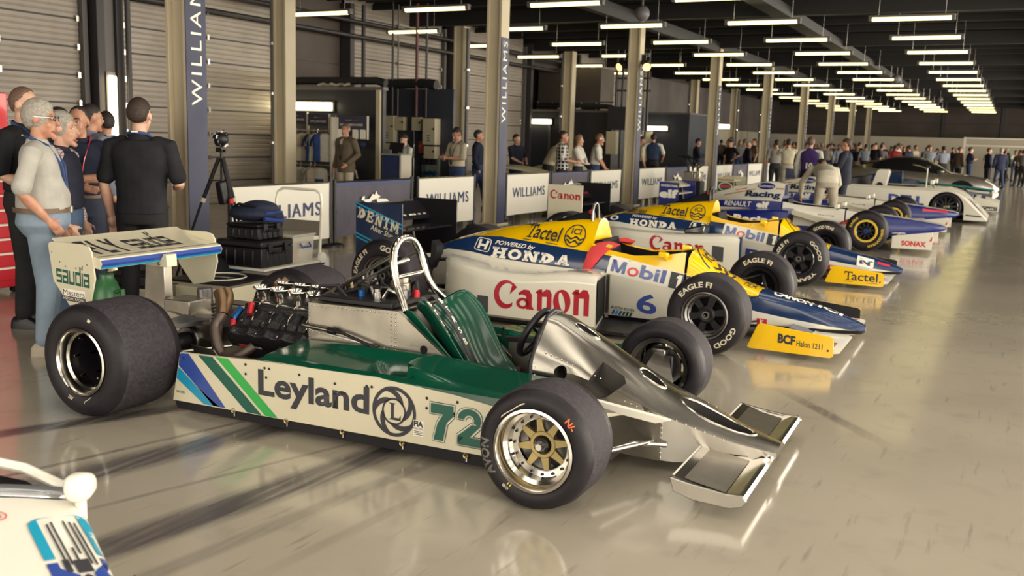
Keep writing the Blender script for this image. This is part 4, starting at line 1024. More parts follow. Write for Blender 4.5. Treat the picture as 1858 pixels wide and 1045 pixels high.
    # gearbox, rear suspension, drive shafts
    b = MB(); b.loft([[(-2.35, -.15, .14), (-2.35, .15, .14), (-2.35, .17, .40), (-2.35, .08, .46), (-2.35, -.08, .46), (-2.35, -.17, .40)], [(-2.75, -.13, .16), (-2.75, .13, .16), (-2.75, .14, .38), (-2.75, .07, .42), (-2.75, -.07, .42), (-2.75, -.14, .38)], [(-3.12, -.09, .20), (-3.12, .09, .20), (-3.12, .10, .36), (-3.12, .06, .39), (-3.12, -.06, .39), (-3.12, -.10, .36)]], 'alloy_dull')
    b.cyl((-2.69, -.3, .3), (-2.69, .3, .3), .09, 'alloy_dark'); b.build('gearbox', car, bev=.01)
    for sd in (-1, 1):
        b = MB(); b.plate([(-2.45, .40), (-2.88, .46), (-2.92, .40), (-2.80, .34), (-2.45, .30)], .24 * sd, .27 * sd, 'alloy_dull'); b.cyl((-2.80, .275 * sd, .39), (-2.80, .28 * sd, .39), .022, 'black_matt'); b.build('suspension_plate', car, bev=.004)
        b = MB(); b.loft([[(-2.55, .25 * sd, .44), (-2.75, .25 * sd, .45), (-2.75, .25 * sd, .42), (-2.55, .25 * sd, .41)], [(-2.66, .62 * sd, .43), (-2.72, .62 * sd, .43), (-2.72, .62 * sd, .41), (-2.66, .62 * sd, .41)]], 'alloy_dark'); b.build('rocker_arm', car)
        b = MB(); b.tube([(-2.38, .22 * sd, .20), (-2.66, .64 * sd, .20)], .014, 'steel'); b.tube([(-3.0, .12 * sd, .20), (-2.72, .64 * sd, .20)], .014, 'steel'); b.tube([(-2.30, .33 * sd, .32), (-2.62, .62 * sd, .28)], .011, 'steel'); b.build('lower_wishbone', car)
        b = MB(); b.cyl((-2.69, .25 * sd, .30), (-2.69, .62 * sd, .315), .03, 'black', n=16); b.lathe([(.03, 0), (.055, .03), (.055, .08), (.035, .11)], (-2.69, .28 * sd, .30), (0, sd, 0), 'rubber_soft', 18); b.build('drive_shaft', car)
        b = MB(); b.plate([(-2.30, .12), (-2.45, .34), (-2.28, .33), (-2.16, .20)], .50 * sd, .51 * sd, 'alloy_dull'); b.plate([(-2.35, .20), (-2.52, .235), (-2.42, .16)], .62 * sd, .63 * sd, 'black'); b.build('heat_shield', car)
        b = MB(); hx = [(-2.55 + .02 * cos(t * .8), .2 * sd + .02 * sin(t * .8), .40 + .0028 * t) for t in range(50)]; b.tube(hx, .006, 'black', 5); b.cyl((-2.55, .2 * sd, .38), (-2.55, .2 * sd, .55), .012, 'alloy'); b.build('spring_damper', car)
    b = MB(); b.box((-2.95, -.02, .45), (.22, .2, .1), 'alloy_dull'); b.cyl((-2.9, .08, .38), (-2.9, .08, .56), .05, 'alloy_dark'); b.build('oil_tank', car, bev=.008); MB().box((-2.55, .02, .47), (.2, .14, .07), 'alloy').build('breather_box', car, bev=.008)
    # rear wing
    b = MB(); rg = []
    for k in range(9):
        y = -.52 + 1.04 * k / 8
        rg.append([(-3.165, y, .722), (-3.15, y, .755), (-3.165, y, .785), (-3.20, y, .795), (-3.34, y, .815), (-3.46, y, .84), (-3.58, y, .885), (-3.58, y, .878), (-3.45, y, .815), (-3.32, y, .77), (-3.22, y, .728)])
    b.loft(rg, 'race_white')
    for (z0, x0, z1, x1, m) in ((.724, -3.164, .737, -3.158, 'cyan'), (.737, -3.158, .755, -3.15, 'blue'), (.755, -3.15, .777, -3.161, 'blue')): b.add([(x0 + .002, -.515, z0), (x0 + .002, .515, z0), (x1 + .002, .515, z1), (x1 + .002, -.515, z1)], [(0, 1, 2, 3)], m)
    b.add([(-3.19, -.515, .7955), (-3.19, .515, .7955), (-3.196, .515, .7965), (-3.196, -.515, .7965)], [(0, 1, 2, 3)], 'black')
    def wtop(u, v):
        x = -3.215 - .33 * v; q = [(-3.20, .795), (-3.34, .815), (-3.46, .84), (-3.58, .885)]
        z = next((a[1] + (c[1] - a[1]) * (x - a[0]) / (c[0] - a[0]) for a, c in zip(q, q[1:]) if c[0] <= x <= a[0]), .8)
        return (x, -.50 + u, z + .0015)
    wt = lambda u0, u1, v0, v1: (lambda u, v: wtop(u0 + (u1 - u0) * u, v0 + (v1 - v0) * v))
    for ch, u0, u1 in (('F', .06, .13), ('L', .155, .225), ('Y', .24, .335)): paint(b, text2d(ch, .035), wt(u0, u1, .1, .88), 'lettering_black', .05)
    paint(b, squareword('saudia'), wt(.40, .77, .14, 1.0), 'lettering_black', .05)
    b.build('rear_wing', car, sharp=40)
    for sd in (-1, 1):
        y = .52 * sd
        b = MB(); poly = [(-3.60, .835), (-3.595, .855), (-3.57, .865), (-3.30, .868), (-3.245, .855), (-3.22, .82), (-3.20, .66), (-3.245, .515), (-3.43, .475), (-3.565, .62)]
        b.plate(poly, y, y + .012 * sd, 'race_white'); e = y + .014 * sd
        if sd < 0:
            paint(b, squareword('saudia'), quadmap((-3.535, e, .615), (-3.245, e, .60), (-3.245, e, .72), (-3.535, e, .735)), 'green_flat')
            b.add([(-3.485, e, .505), (-3.285, e, .50), (-3.285, e, .575), (-3.485, e, .58)], [(0, 1, 2, 3)], 'lettering_white')
            b.add([(-3.485, e - .001, .505), (-3.285, e - .001, .50), (-3.285, e - .001, .53), (-3.485, e - .001, .535)], [(0, 1, 2, 3)], 'lettering_black')
            paint(b, text2d('Masters', .0), quadmap((-3.48, e - .001, .54), (-3.29, e - .001, .534), (-3.29, e - .001, .570), (-3.48, e - .001, .576)), 'lettering_black')
            paint(b, text2d('HISTORIC RACING', 0), quadmap((-3.478, e - .002, .512), (-3.292, e - .002, .507), (-3.292, e - .002, .524), (-3.478, e - .002, .529)), 'lettering_white')
        for (x, z) in ((-3.57, .80), (-3.50, .745), (-3.45, .72), (-3.36, .715), (-3.30, .73), (-3.26, .745)): rivets(b, (x, e, z), (x, e, z), 1, .006, 'alloy_dark', (0, sd, 0))
        b.build('wing_end_plate', car, bev=.003)
    b = MB(); b.plate([(-3.33, .33), (-3.13, .33), (-3.14, .72), (-3.30, .72)], -.035, .035, 'alloy_dull'); b.plate([(-3.36, .69), (-3.10, .69), (-3.105, .77), (-3.13, .775), (-3.16, .73), (-3.33, .72)], -.045, .045, 'race_white')
    for x in (-3.28, -3.17): b.cyl((x, -.046, .71), (x, -.052, .71), .014, 'alloy_dark')
    b.build('wing_post', car, bev=.006)
    return car
green_car()
# ================================================================ yellow, blue and white turbo-era cars
def loft_bands(b, stations, bands, cap=None):
    # stations: list of (x, [(y,z)...]) half profiles, bands: material for each strip of the half profile
    n = len(stations[0][1])
    for j in range(n - 1):
        L = [[(x, -p[j][0], p[j][1]), (x, -p[j + 1][0], p[j + 1][1])] for x, p in stations]
        b.loft(L, bands[j], False, False)
        b.loft([[(x, -y, z) for x, y, z in r] for r in L], bands[j], False, False)
    for q in (0, -1):
        x, p = stations[q]; ring = [(x, -y, z) for y, z in p] + [(x, y, z) for y, z in p[::-1]]
        b.add(ring, [tuple(range(len(ring)))], cap or bands[1])
def ici(b, f):
    # round yellow emblem: ring, letters, waves.  f maps the unit square
    paint(b, ring2d(.9, 40), f, 'lettering_black', .05)
    sub = lambda x0, y0, w, h: (lambda u, v: f(x0 + w * u, y0 + h * v))
    paint(b, text2d('ICI', .02), sub(.27, .56, .46, .26), 'lettering_black', .05)
    for k in (0, 1):
        V = []; Fc = []
        for i in range(25):
            u = i / 24; c = .40 - .17 * k + .05 * sin(u * 4 * pi + .6); x = (.06 + .88 * u) if k == 0 else (.12 + .76 * u)
            V += [(x, c - .035), (x, c + .045)]
            if i: Fc.append((2 * i - 2, 2 * i, 2 * i + 1, 2 * i - 1))
        paint(b, (V, Fc), f, 'lettering_black', .05)
def tactel(b, f, m='lettering_black'):
    sub = lambda x0, y0, w, h: (lambda u, v: f(x0 + w * u, y0 + h * v))
    paint(b, polys(R4(0, .84, 1, .16), R4(.42, .0, .17, .9), R4(.22, 0, .56, .09), R4(0, .70, .1, .2), R4(.9, .70, .1, .2)), sub(0, .16, .24, .84), m, .06)
    paint(b, text2d('actel', .012), sub(.22, .16, .76, .84), m, .06)
    paint(b, polys(R4(0, 0, .26, .045), R4(.66, 0, .32, .045)), f, m, .06)
def hmark(b, f):
    # rounded square outline with the letter inside
    V = []; Fc = []; n = 40
    def sq(a, s): 
        c, d = cos(a), sin(a); e = .35; return (.5 + s * .5 * math.copysign(abs(c) ** e, c), .5 + s * .5 * math.copysign(abs(d) ** e, d))
    for k in range(n + 1):
        a = 2 * pi * k / n; V += [sq(a, 1), sq(a, .9)]
        if k: Fc.append((2 * k - 2, 2 * k, 2 * k + 1, 2 * k - 1))
    paint(b, (V, Fc), f, 'lettering_white', .05)
    paint(b, polys([(.15, .85), (.33, .85), (.36, .15), (.22, .15)], [(.67, .85), (.85, .85), (.78, .15), (.64, .15)], [(.32, .55), (.68, .55), (.67, .38), (.33, .38)]), f, 'lettering_white', .05)
def turbo_car(org, yaw, label, num, five):
    car = empty('racing_car', (*org, 0), radians(yaw)); tag(car, label, 'racing car')
    E1 = [('EAGLE FI', 112, .218, .042, 66, 'lettering_cream', 0), ('GOOD', -42, .222, .040, 52, 'lettering_cream', 0), ('YEAR', -118, .222, .040, 52, 'lettering_cream', 0)]
    E2 = [('GOOD', 30, .222, .042, 60, 'lettering_cream', 0), ('YEAR', -62, .222, .040, 58, 'lettering_cream', 0), ('EAGLE FI', 152, .218, .04, 62, 'lettering_cream', 0)]
    fr = E2 if five else E1
    Rf = .316 if five else .31
    wheel(car, (0, -1.05, 0), -1, Rf, .30, .178, 'dish' if five else 'five', fr, 'front_wheel', .07)
    wheel(car, (0, 1.05, 0), 1, Rf, .30, .178, 'five', [], 'front_wheel', .07)
    inner = [('EAGLE FI' if not five else 'GOOD YEAR', 95, .222, .042, 64, 'lettering_cream', 0)]
    # lettering also on the inner side wall of the far front tyre
    rw = wheel(car, (-2.95, -1.05, 0), -1, .335, .40, .182, 'five', [('GOOD', 62, .235, .05, 52, 'lettering_cream', 0), ('EAGLE FI', 150, .235, .045, 56, 'lettering_cream', 0)], 'rear_wheel', .08)
    wheel(car, (-2.95, 1.05, 0), 1, .335, .40, .182, 'five', [], 'rear_wheel', .08)
    for c in kids(car):
        if c.location.y > .5 and abs(c.location.x) < .1:
            b = MB(); sdw = Rf
            for (t, a0, r0, h, w, m, _) in inner:
                def fn(u, v, a0=a0, r0=r0, h=h, w=w): q = r0 + h * v; a = radians(a0 - w * (u - .5)); return (q * cos(a), -.30 + face_off(Rf, .30, .178, q) - .0035 , q * sin(a))
                paint(b, text2d(t, .03), fn, m, .03)
            b.build('tyre_lettering', c)
    dz = .03 if five else 0.
    # half profiles: floor, lower side, white/blue line, blue/yellow line, shoulder, top
    def P(w, zb, z1, w1, z2, w2, z3, w3, zt): return [(0, zb), (w * .92, zb), (w, zb + .03), (w1, z1), (w2, z2), (w3, z3), (w3 * .55, zt - .012 * (zt > .3)), (0, zt)]
    st = [(1.04, P(.03, .135, .155, .035, .17, .03, .178, .02, .18)), (1.01, P(.06, .12, .150, .07, .175, .055, .195, .035, .20)), (.90, P(.085, .115, .155, .10, .20, .085, .232, .055, .24)), (.72, P(.115, .11, .175, .13, .245, .115, .285, .07, .295)), (.45, P(.15, .105, .205, .165, .30, .15, .345, .09, .355)), (.20, P(.18, .10, .24, .195, .35, .18, .395, .11, .405)), (.0, P(.205, .09, .28, .225, .40, .205, .45, .13, .462)), (-.12, P(.225, .08, .315, .245, .43, .225, .485, .175, .52)), (-.24, P(.25, .07, .345, .265, .46, .25, .555, .20, .61)), (-.36, P(.27, .06, .375, .285, .49, .275, .63, .225, .70)), (-.38, P(.27, .06, .38, .285, .495, .277, .64, .235, .70))]
    ck = lambda x, z1, z2, zs, w=.30: (x, [(0, .06), (w * .95, .06), (w, .09), (w + .01, z1), (w - .005, z2), (w - .03, zs), (w - .055, zs - .01), (w - .06, .25)])
    st2 = [ck(-.40, .385, .50, .685, .285), ck(-.6, .41, .53, .645, .295), ck(-.85, .44, .575, .622), ck(-1.10, .455, .61, .655), ck(-1.24, .462, .622, .70)]
    st3 = [(-1.25, P(.31, .06, .462, .315, .622, .29, .86, .115, .905)), (-1.45, P(.31, .06, .465, .32, .638, .29, .845, .11, .89)), (-1.80, P(.31, .07, .478, .32, .665, .28, .785, .11, .835)), (-2.15, P(.29, .08, .495, .31, .69, .25, .74, .12, .775)), (-2.45, P(.26, .10, .53, .285, .675, .22, .69, .13, .705)), (-2.72, P(.22, .12, .535, .25, .60, .20, .61, .14, .625)), (-2.92, P(.18, .14, .47, .19, .52, .16, .53, .12, .54))]
    if dz: st3 = [(x, [(y, z + (dz * (-1) * (z > .55))) for y, z in p]) for x, p in st3]
    B = ['carbon', 'carbon', 'race_white_clean', 'team_blue', 'yellow_gloss', 'yellow_gloss', 'yellow_gloss']
    Bn = ['carbon', 'carbon', 'race_white_clean', 'team_blue', 'team_blue', 'team_blue', 'team_blue']
    b = MB()
    loft_bands(b, st[:6], Bn); loft_bands(b, st[5:], B); loft_bands(b, st3, B, 'yellow_gloss')
    loft_bands(b, [(x, p) for x, p in st2], ['carbon', 'carbon', 'race_white_clean', 'team_blue', 'yellow_gloss', 'yellow_gloss', 'black_matt'])
    bv = bvh_of(b)
    S = lambda p0, p1, p2, p3, o=.003: onside(bv, quad2(p0, p1, p2, p3), -1, o, -.25)
    # lettering on the near side
    tactel(b, S((-1.93, .685 - dz), (-1.57, .66 - dz), (-1.57, .80 - dz), (-1.93, .815 - dz)))
    ici(b, S((-1.54, .655 - dz), (-1.335, .645 - dz), (-1.335, .835 - dz), (-1.54, .845 - dz)))
    if not five:
        hmark(b, S((-2.43, .555), (-2.26, .535), (-2.24, .655), (-2.40, .67)))
        paint(b, text2d('POWERED by', .015, .25), S((-2.21, .607), (-1.80, .588), (-1.78, .638), (-2.20, .655)), 'lettering_white', .05)
        paint(b, slabword('HONDA', .14, {'N': 1.15, 'H': 1.15}), S((-2.23, .50), (-1.44, .485), (-1.42, .575), (-2.22, .595)), 'lettering_white', .05)
    else:
        paint(b, text2d('GOOD/YEAR', .03, .2), S((-2.42, .66), (-2.12, .655), (-2.12, .70), (-2.42, .70)), 'lettering_black', .05)
        paint(b, text2d('POWERED by', .015, .25), S((-2.30, .60), (-1.95, .59), (-1.95, .63), (-2.30, .64)), 'lettering_white', .05)
        paint(b, slabword('HONDA', .14, {'N': 1.15, 'H': 1.15}), S((-2.32, .50), (-1.68, .49), (-1.68, .575), (-2.32, .585)), 'lettering_white', .05)
        hmark(b, S((-1.52, .495), (-1.30, .49), (-1.28, .60), (-1.48, .605)))
        paint(b, ring2d(.55, 24), S((-2.62, .55), (-2.50, .55), (-2.48, .61), (-2.60, .61)), 'lettering_white', .05)
    # white oil panel
    m0, m1 = (-1.085, -.36)
    paint(b, UNIT, S((m0, .455), (m1, .352), (m1 + .02, .50), (m0 + .03, .615), .002), 'lettering_white', .05)
    bx = lambda a, c, lo, hi: S((m0 + (m1 - m0) * a, .455 - .103 * a + .16 * lo), (m0 + (m1 - m0) * c, .455 - .103 * c + .16 * lo), (m0 + (m1 - m0) * c + .02, .455 - .103 * c + .155 * hi), (m0 + (m1 - m0) * a + .02, .455 - .103 * a + .155 * hi), .005)
    paint(b, GLYPH_M, bx(.05, .23, .17, .84), 'blue', .05); paint(b, ring2d(.55, 30), bx(.25, .39, .15, .66), 'red', .05); paint(b, text2d('bil', .03), bx(.41, .72, .17, .90), 'blue', .05)
    paint(b, UNIT, bx(.77, .99, .05, .92), 'lettering_black', .05); b2 = bx(.845, .91, .14, .84)
    paint(b, polys([(.3, 0), (.95, 0), (.95, 1), (.4, 1), (.0, .8), (0, .65), (.3, .72)]), lambda u, v: Vector(b2(u, v)) + Vector((0, -.002, 0)), 'lettering_white')
    # race number and small stickers on the white side
    paint(b, text2d(num, .02), S((-.80, .145), (-.62, .125), (-.61, .30), (-.79, .32)), 'blue', .05)
    if not five:
        paint(b, text2d('AUSTIN ROVER', .01), S((-1.03, .148), (-.81, .135), (-.81, .162), (-1.03, .175)), 'lettering_black', .05)
        for k, m in enumerate(('blue', 'cyan', 'blue', 'green_flat', 'green_gloss', 'green_flat')): paint(b, polys([(.02 + .16 * k, 0), (.13 + .16 * k, 0), (.22 + .16 * k, 1), (.11 + .16 * k, 1)]), S((-1.03, .10), (-.83, .09), (-.83, .13), (-1.03, .14)), m, .05)
    paint(b, UNIT, S((.21, .13), (.29, .125), (.29, .18), (.21, .185), .002), 'red', .05); paint(b, text2d('K', .02), S((.235, .135), (.27, .13), (.27, .172), (.235, .177), .004), 'lettering_white', .05)
    # emblem and name on the top of the nose, seen from the side
    up = lambda x, y: (lambda h: h[0].z + .003 if h[0] else .3)(bv.ray_cast(Vector((x, y, 2)), Vector((0, 0, -1))))
    T = lambda x0, x1, y0, y1: (lambda u, v: (x0 + (x1 - x0) * u, y0 + (y1 - y0) * v, up(x0 + (x1 - x0) * u, y0 + (y1 - y0) * v)))
    ici(b, lambda u, v: T(-.38, -.02, -.2, .2)(1 - v, 1 - u) if 0 else T(-.375, -.03, -.17, .17)(v * -1 + 1, u))
    paint(b, text2d('FILA', .0), T(.06, .16, -.09, .09), 'lettering_black', .04)
    if not five:
        paint(b, text2d('CANON', .05), T(.30, .62, -.075, .075), 'lettering_white', .04); paint(b, text2d('ICI', .03), T(.66, .86, -.05, .05), 'lettering_white', .04)
    else:
        paint(b, UNIT, S((.53, .20), (.72, .165), (.72, .275), (.53, .315), .002), 'lettering_white', .05); paint(b, text2d('N', .05), S((.56, .225), (.68, .20), (.68, .26), (.56, .29), .005), 'team_blue', .05)
        paint(b, UNIT, S((.76, .235), (.9, .205), (.9, .225), (.76, .26), .003), 'red', .05)
    b.build('bodywork', car, sharp=38)
    # cockpit interior, head rest
    b = MB(); b.box((-.82, 0, .2), (.84, .46, .1), 'black_matt'); b.box((-1.16, 0, .48), (.1, .40, .5), 'black_matt', ry=-.25); b.build('seat', car, bev=.01)
    b = MB(); b.tube([(-.52, .12 * cos(t * pi / 8), .53 + .12 * sin(t * pi / 8)) for t in range(16)], .014, 'black', 8, wrap=True); b.build('steering_wheel', car)
    for sd in (-1, 1):
        b = MB(); rows = []
        pts = [(-1.10, .19, .70), (-1.13, .25, .685), (-1.16, .285, .66), (-1.20, .315, .60), (-1.24, .325, .52), (-1.28, .33, .46)]
        for i, (x, y, z) in enumerate(pts): w = (.09, .10, .085, .07, .05, .025)[i]; rows.append([(x - w, y * sd, z + .01), (x, (y + .012) * sd, z + .022), (x + w, y * sd, z), (x + w * .8, (y - .012) * sd, z - .015), (x - w * .8, (y - .012) * sd, z - .015)])
        if sd > 0: rows = rows[:3]
        if not five:
            b.loft(rows, 'pad_red'); b.add([(-1.13, .255 * sd, .706), (-1.05, .262 * sd, .695), (-1.06, .285 * sd, .672), (-1.14, .28 * sd, .684)], [(0, 1, 2, 3)], 'lettering_yellow'); b.build('shoulder_strap', car, sharp=60)
        b = MB(); b.loft([[(-.60 - .0, (.33 + q) * sd, .665 + s) for q, s in ((-.05, -.03), (.05, -.03), (.055, .02), (-.045, .025))], [(-.53, (.33 + q) * sd, .66 + s) for q, s in ((-.03, -.022), (.035, -.022), (.035, .014), (-.03, .014))]], 'yellow_gloss')
        b.cyl((-.57, .33 * sd, .64), (-.56, .25 * sd, .60), .012, 'yellow_gloss'); b.build('mirror', car, bev=.006)
    b = MB(); b.tube([(-1.33, -.075, .86), (-1.335, -.07, .96), (-1.335, -.04, 1.02), (-1.335, 0, 1.035), (-1.335, .04, 1.02), (-1.335, .07, .96), (-1.33, .075, .86)], .013, 'black' if five else 'alloy_dark', 10); b.build('roll_hoop', car)
    b = MB(); b.loft([[(-1.34, -.07, .86), (-1.34, .07, .86), (-1.35, 0, .98)], [(-1.72, -.05, .82), (-1.72, .05, .82), (-1.7, 0, .86)]], 'black'); b.build('hoop_fairing', car)
    b = MB(); b.lathe([(.001, 0), (.02, .005), (.02, .03), (.001, .035)], (-1.36, -.02, .955), (0, -1, 0), 'anod_red', 12); b.build('kill_switch', car)
    # side pods
    for sd in (-1, 1):
        b = MB(); rg = []
        S_ = [(-.94, .90, .50), (-1.0, .905, .51), (-1.25, .91, .505), (-1.5, .91, .47), (-1.75, .91, .455), (-2.0, .905, .465), (-2.2, .87, .49), (-2.38, .78, .515), (-2.5, .66, .52), (-2.58, .5, .515)] if not five else [(-.72, .87, .50), (-.8, .88, .515), (-1.1, .88, .50), (-1.5, .88, .475), (-2.0, .88, .48), (-2.25, .84, .49), (-2.42, .75, .49), (-2.55, .55, .48)]
        for x, y, z in S_: sw = (lambda yy, x=x, i=len(rg): x - (.16 * (.9 - yy) / .6 if i < 2 else 0)); rg.append([(sw(.26), .26 * sd, .06), (x, (y - .03) * sd, .065), (x, y * sd, .09), (x, (y + .004) * sd, z - .08), (x, (y - .004) * sd, z - .03), (x, (y - .03) * sd, z - .006), (x, (y - .1) * sd, z + .004), (sw(y * .6 + .1), (y * .6 + .1) * sd, z + .0), (sw(.29), .29 * sd, z - .03)])
        b.loft(rg, 'race_white_clean', True)
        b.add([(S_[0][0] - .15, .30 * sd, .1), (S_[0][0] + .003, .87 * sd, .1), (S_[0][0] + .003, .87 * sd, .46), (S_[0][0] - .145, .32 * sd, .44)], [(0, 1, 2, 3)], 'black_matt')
        pb = bvh_of(b)
        if sd < 0:
            G = lambda p0, p1, p2, p3, o=.003: onside(pb, quad2(p0, p1, p2, p3), -1, o, -.9)
            if not five:
                paint(b, serif_canon(), G((-1.865, .155), (-.985, .165), (-.985, .50), (-1.865, .39)), 'crimson', .06)
                paint(b, UNIT, G((-2.03, .10), (-1.92, .10), (-1.92, .245), (-2.03, .245)), mat('mesh_grey', (.055, .055, .065), .6), .06)
                tp = lambda u, v: (-1.22 + .17 * u + .05 * v, -.70 - .16 * u + .03 - .12 * (1 - v), .522 - .012 * u)
                for t, a, c in (('calma', .55, .95), ('GOOD/YEAR', .0, .4)): paint(b, text2d(t, .02), lambda u, v, a=a, c=c: (-1.12 + .14 * (a + (c - a) * v) * -1 + .13 * u, -.83 + .11 * u * 0 + .17 * (a + (c - a) * v), .516), 'lettering_black')
            else:
                paint(b, serif_canon(), G((-1.83, .265), (-1.14, .25), (-1.14, .43), (-1.83, .46)), 'crimson', .06)
                paint(b, UNIT, G((-1.04, .20), (-.90, .19), (-.90, .37), (-1.04, .38)), 'mesh_grey', .06)
        b.build('side_pod', car, sharp=40)
        b = MB(); b.plate([(S_[0][0] - .13, .07), (S_[0][0] - .10, .07), (S_[0][0] - .10, .45), (S_[0][0] - .13, .45)], .34 * sd, .33 * sd, 'alloy_dull'); b.build('inlet_vane', car)
        if five and sd < 0:
            b = MB(); b.loft([[(-1.46, -.70, .48), (-1.46, -.45, .48), (-1.46, -.45, .54), (-1.46, -.70, .54)], [(-1.20, -.72, .49), (-1.20, -.45, .49), (-1.20, -.45, .61), (-1.20, -.70, .61)]], 'glass_dark'); b.build('turbo_inlet', car, bev=.02)
            b = MB(); b.loft([[(-.735, -.86, .16), (-.735, -.80, .16), (-.735, -.80, .50), (-.735, -.86, .50)], [(-.70, -.85, .16), (-.70, -.81, .16), (-.70, -.81, .50), (-.70, -.85, .50)]], 'team_blue'); b.build('pod_fin', car)
    b = MB(); b.slab([(-2.95, -.62), (-2.3, -.86), (-.7, -.86), (-.3, -.3), (-.3, .3), (-.7, .86), (-2.3, .86), (-2.95, .62)], .035, .06, 'carbon'); b.build('floor_pan', car)
    # suspension and gearbox
    for sd in (-1, 1):
        b = MB()
        for (a, c) in (((.22, .17 * sd, .16), (.0, .8 * sd, .18)), ((-.2, .22 * sd, .15), (.0, .8 * sd, .18)), ((.2, .17 * sd, .36), (.02, .8 * sd, .42)), ((-.18, .22 * sd, .38), (.02, .8 * sd, .42)), ((.12, .18 * sd, .24), (.1, .8 * sd, .26)), ((0, .2 * sd, .42), (.0, .78 * sd, .2))): b = MB(); b.tube([a, c], .013, 'black', 8, flat=.6); b.build('wishbone_link', car)
        for (a, c) in (((-2.5, .2 * sd, .2), (-2.95, .7 * sd, .2)), ((-3.0, .1 * sd, .2), (-2.95, .7 * sd, .2)), ((-2.5, .2 * sd, .45), (-2.95, .7 * sd, .45)), ((-2.95, .15 * sd, .31), (-2.95, .7 * sd, .33))): b = MB(); b.tube([a, c], .016, 'black', 8); b.build('wishbone_link', car)
        b = MB(); b.plate([(-.1, .15), (.12, .15), (.12, .3), (-.1, .34)], .78 * sd, .75 * sd, 'carbon'); b.build('brake_duct', car)
        b = MB(); b.loft([[(-2.55, .62 * sd, .55), (-2.55, .74 * sd, .55), (-2.55, .74 * sd, .62), (-2.55, .62 * sd, .62)], [(-2.62, .62 * sd, .40), (-2.62, .74 * sd, .40), (-2.6, .74 * sd, .66), (-2.6, .62 * sd, .66)]], 'black'); b.build('rear_deflector', car)
    b = MB(); b.loft([[(-2.85, -.12, .15), (-2.85, .12, .15), (-2.85, .12, .42), (-2.85, -.12, .42)], [(-3.35, -.06, .2), (-3.35, .06, .2), (-3.35, .06, .36), (-3.35, -.06, .36)]], 'alloy_dark'); b.plate([(-3.2, .3), (-3.4, .3), (-3.48, .7), (-3.28, .7)], -.02, .02, 'carbon'); b.build('gearbox', car, bev=.01)
    # front wing
    for sd in (-1, 1):
        b = MB(); rg = []
        for k in range(5):
            y = (.10 + .64 * k / 4) * sd; rg.append([(.95, y, .085), (.955, y, .10), (.93, y, .112), (.70, y, .115), (.50, y, .16), (.50, y, .15), (.70, y, .09), (.90, y, .075)])
        b.loft(rg, 'race_white_clean'); b.grid(1, 1, lambda u, v: (.50 + .17 * u, (.12 + .60 * v) * sd, .163 - .04 * u), 'team_blue')
        paint(b, UNIT, lambda u, v: (.78 + .12 * u, (.50 + .17 * v) * sd, .1175), mat('sticker_red', (.42, .11, .08), .5))
        fw = b.build('front_wing', car, sharp=40)
        b = MB(); poly = [(.27, .06), (.34, .235), (.36, .25), (.88, .205), (.905, .19), (.91, .06), (.885, .045), (.29, .048)]
        y = .745 * sd; b.plate(poly, y, y + .012 * sd, 'yellow_gloss'); b.add([(x, y - .001 * sd, z) for x, z in poly], [tuple(range(len(poly)))], 'black'); e = y + .014 * sd
        if sd < 0:
            if five: tactel(b, quadmap((.48, e, .075), (.85, e, .075), (.85, e, .19), (.48, e, .195)))
            else:
                paint(b, text2d('BCF', .05), quadmap((.50, e, .115), (.63, e, .110), (.63, e, .18), (.50, e, .19)), 'lettering_black'); paint(b, text2d('Halon 1211', .01), quadmap((.64, e, .108), (.83, e, .10), (.83, e, .143), (.64, e, .153)), 'lettering_black')
            b.cyl((.87, e, .1), (.87, e - .004, .1), .008, 'black')
        b.build('end_plate', fw, bev=.003)
    # rear wing
    w = empty('rear_wing', (0, 0, 0), 0, car); x0, x1, zt, zb = (-3.41, -2.91, .99, .45) if five else (-3.60, -3.07, .94, .34)
    b = MB()
    for (xa, za, xb, zb_, ) in ((x0 + .02, zt - .02, x0 + .22, zt - .20), (x0 + .10, zt - .22, x1 - .04, zt - .27)): b.loft([[(xa, y, za), (xa + .05, y, za - .028), (xb, y, zb_), (xb + .004, y, zb_ + .02), (xa + .06, y, za - .005)] for y in (-.49, 0, .49)], 'black_gloss')
    mp = lambda u, v: (x0 + .05 + .15 * (1 - v), -.43 + .86 * u, zt - .035 - .135 * (1 - v))
    if five: b.grid(1, 1, lambda u, v: Vector(mp(u * 1.12 - .06, v * 1.1 - .05)) + Vector((.004, 0, .010)), 'lettering_white'); paint(b, serif_canon(), lambda u, v: Vector(mp(u, v)) + Vector((.007, 0, .014)), 'crimson', .06)
    else: paint(b, slabword('DENIM', .18), lambda u, v: Vector(mp(u, v)) + Vector((.006, 0, .012)), 'lettering_cream', .06)
    b.build('wing_plane', w, sharp=40)
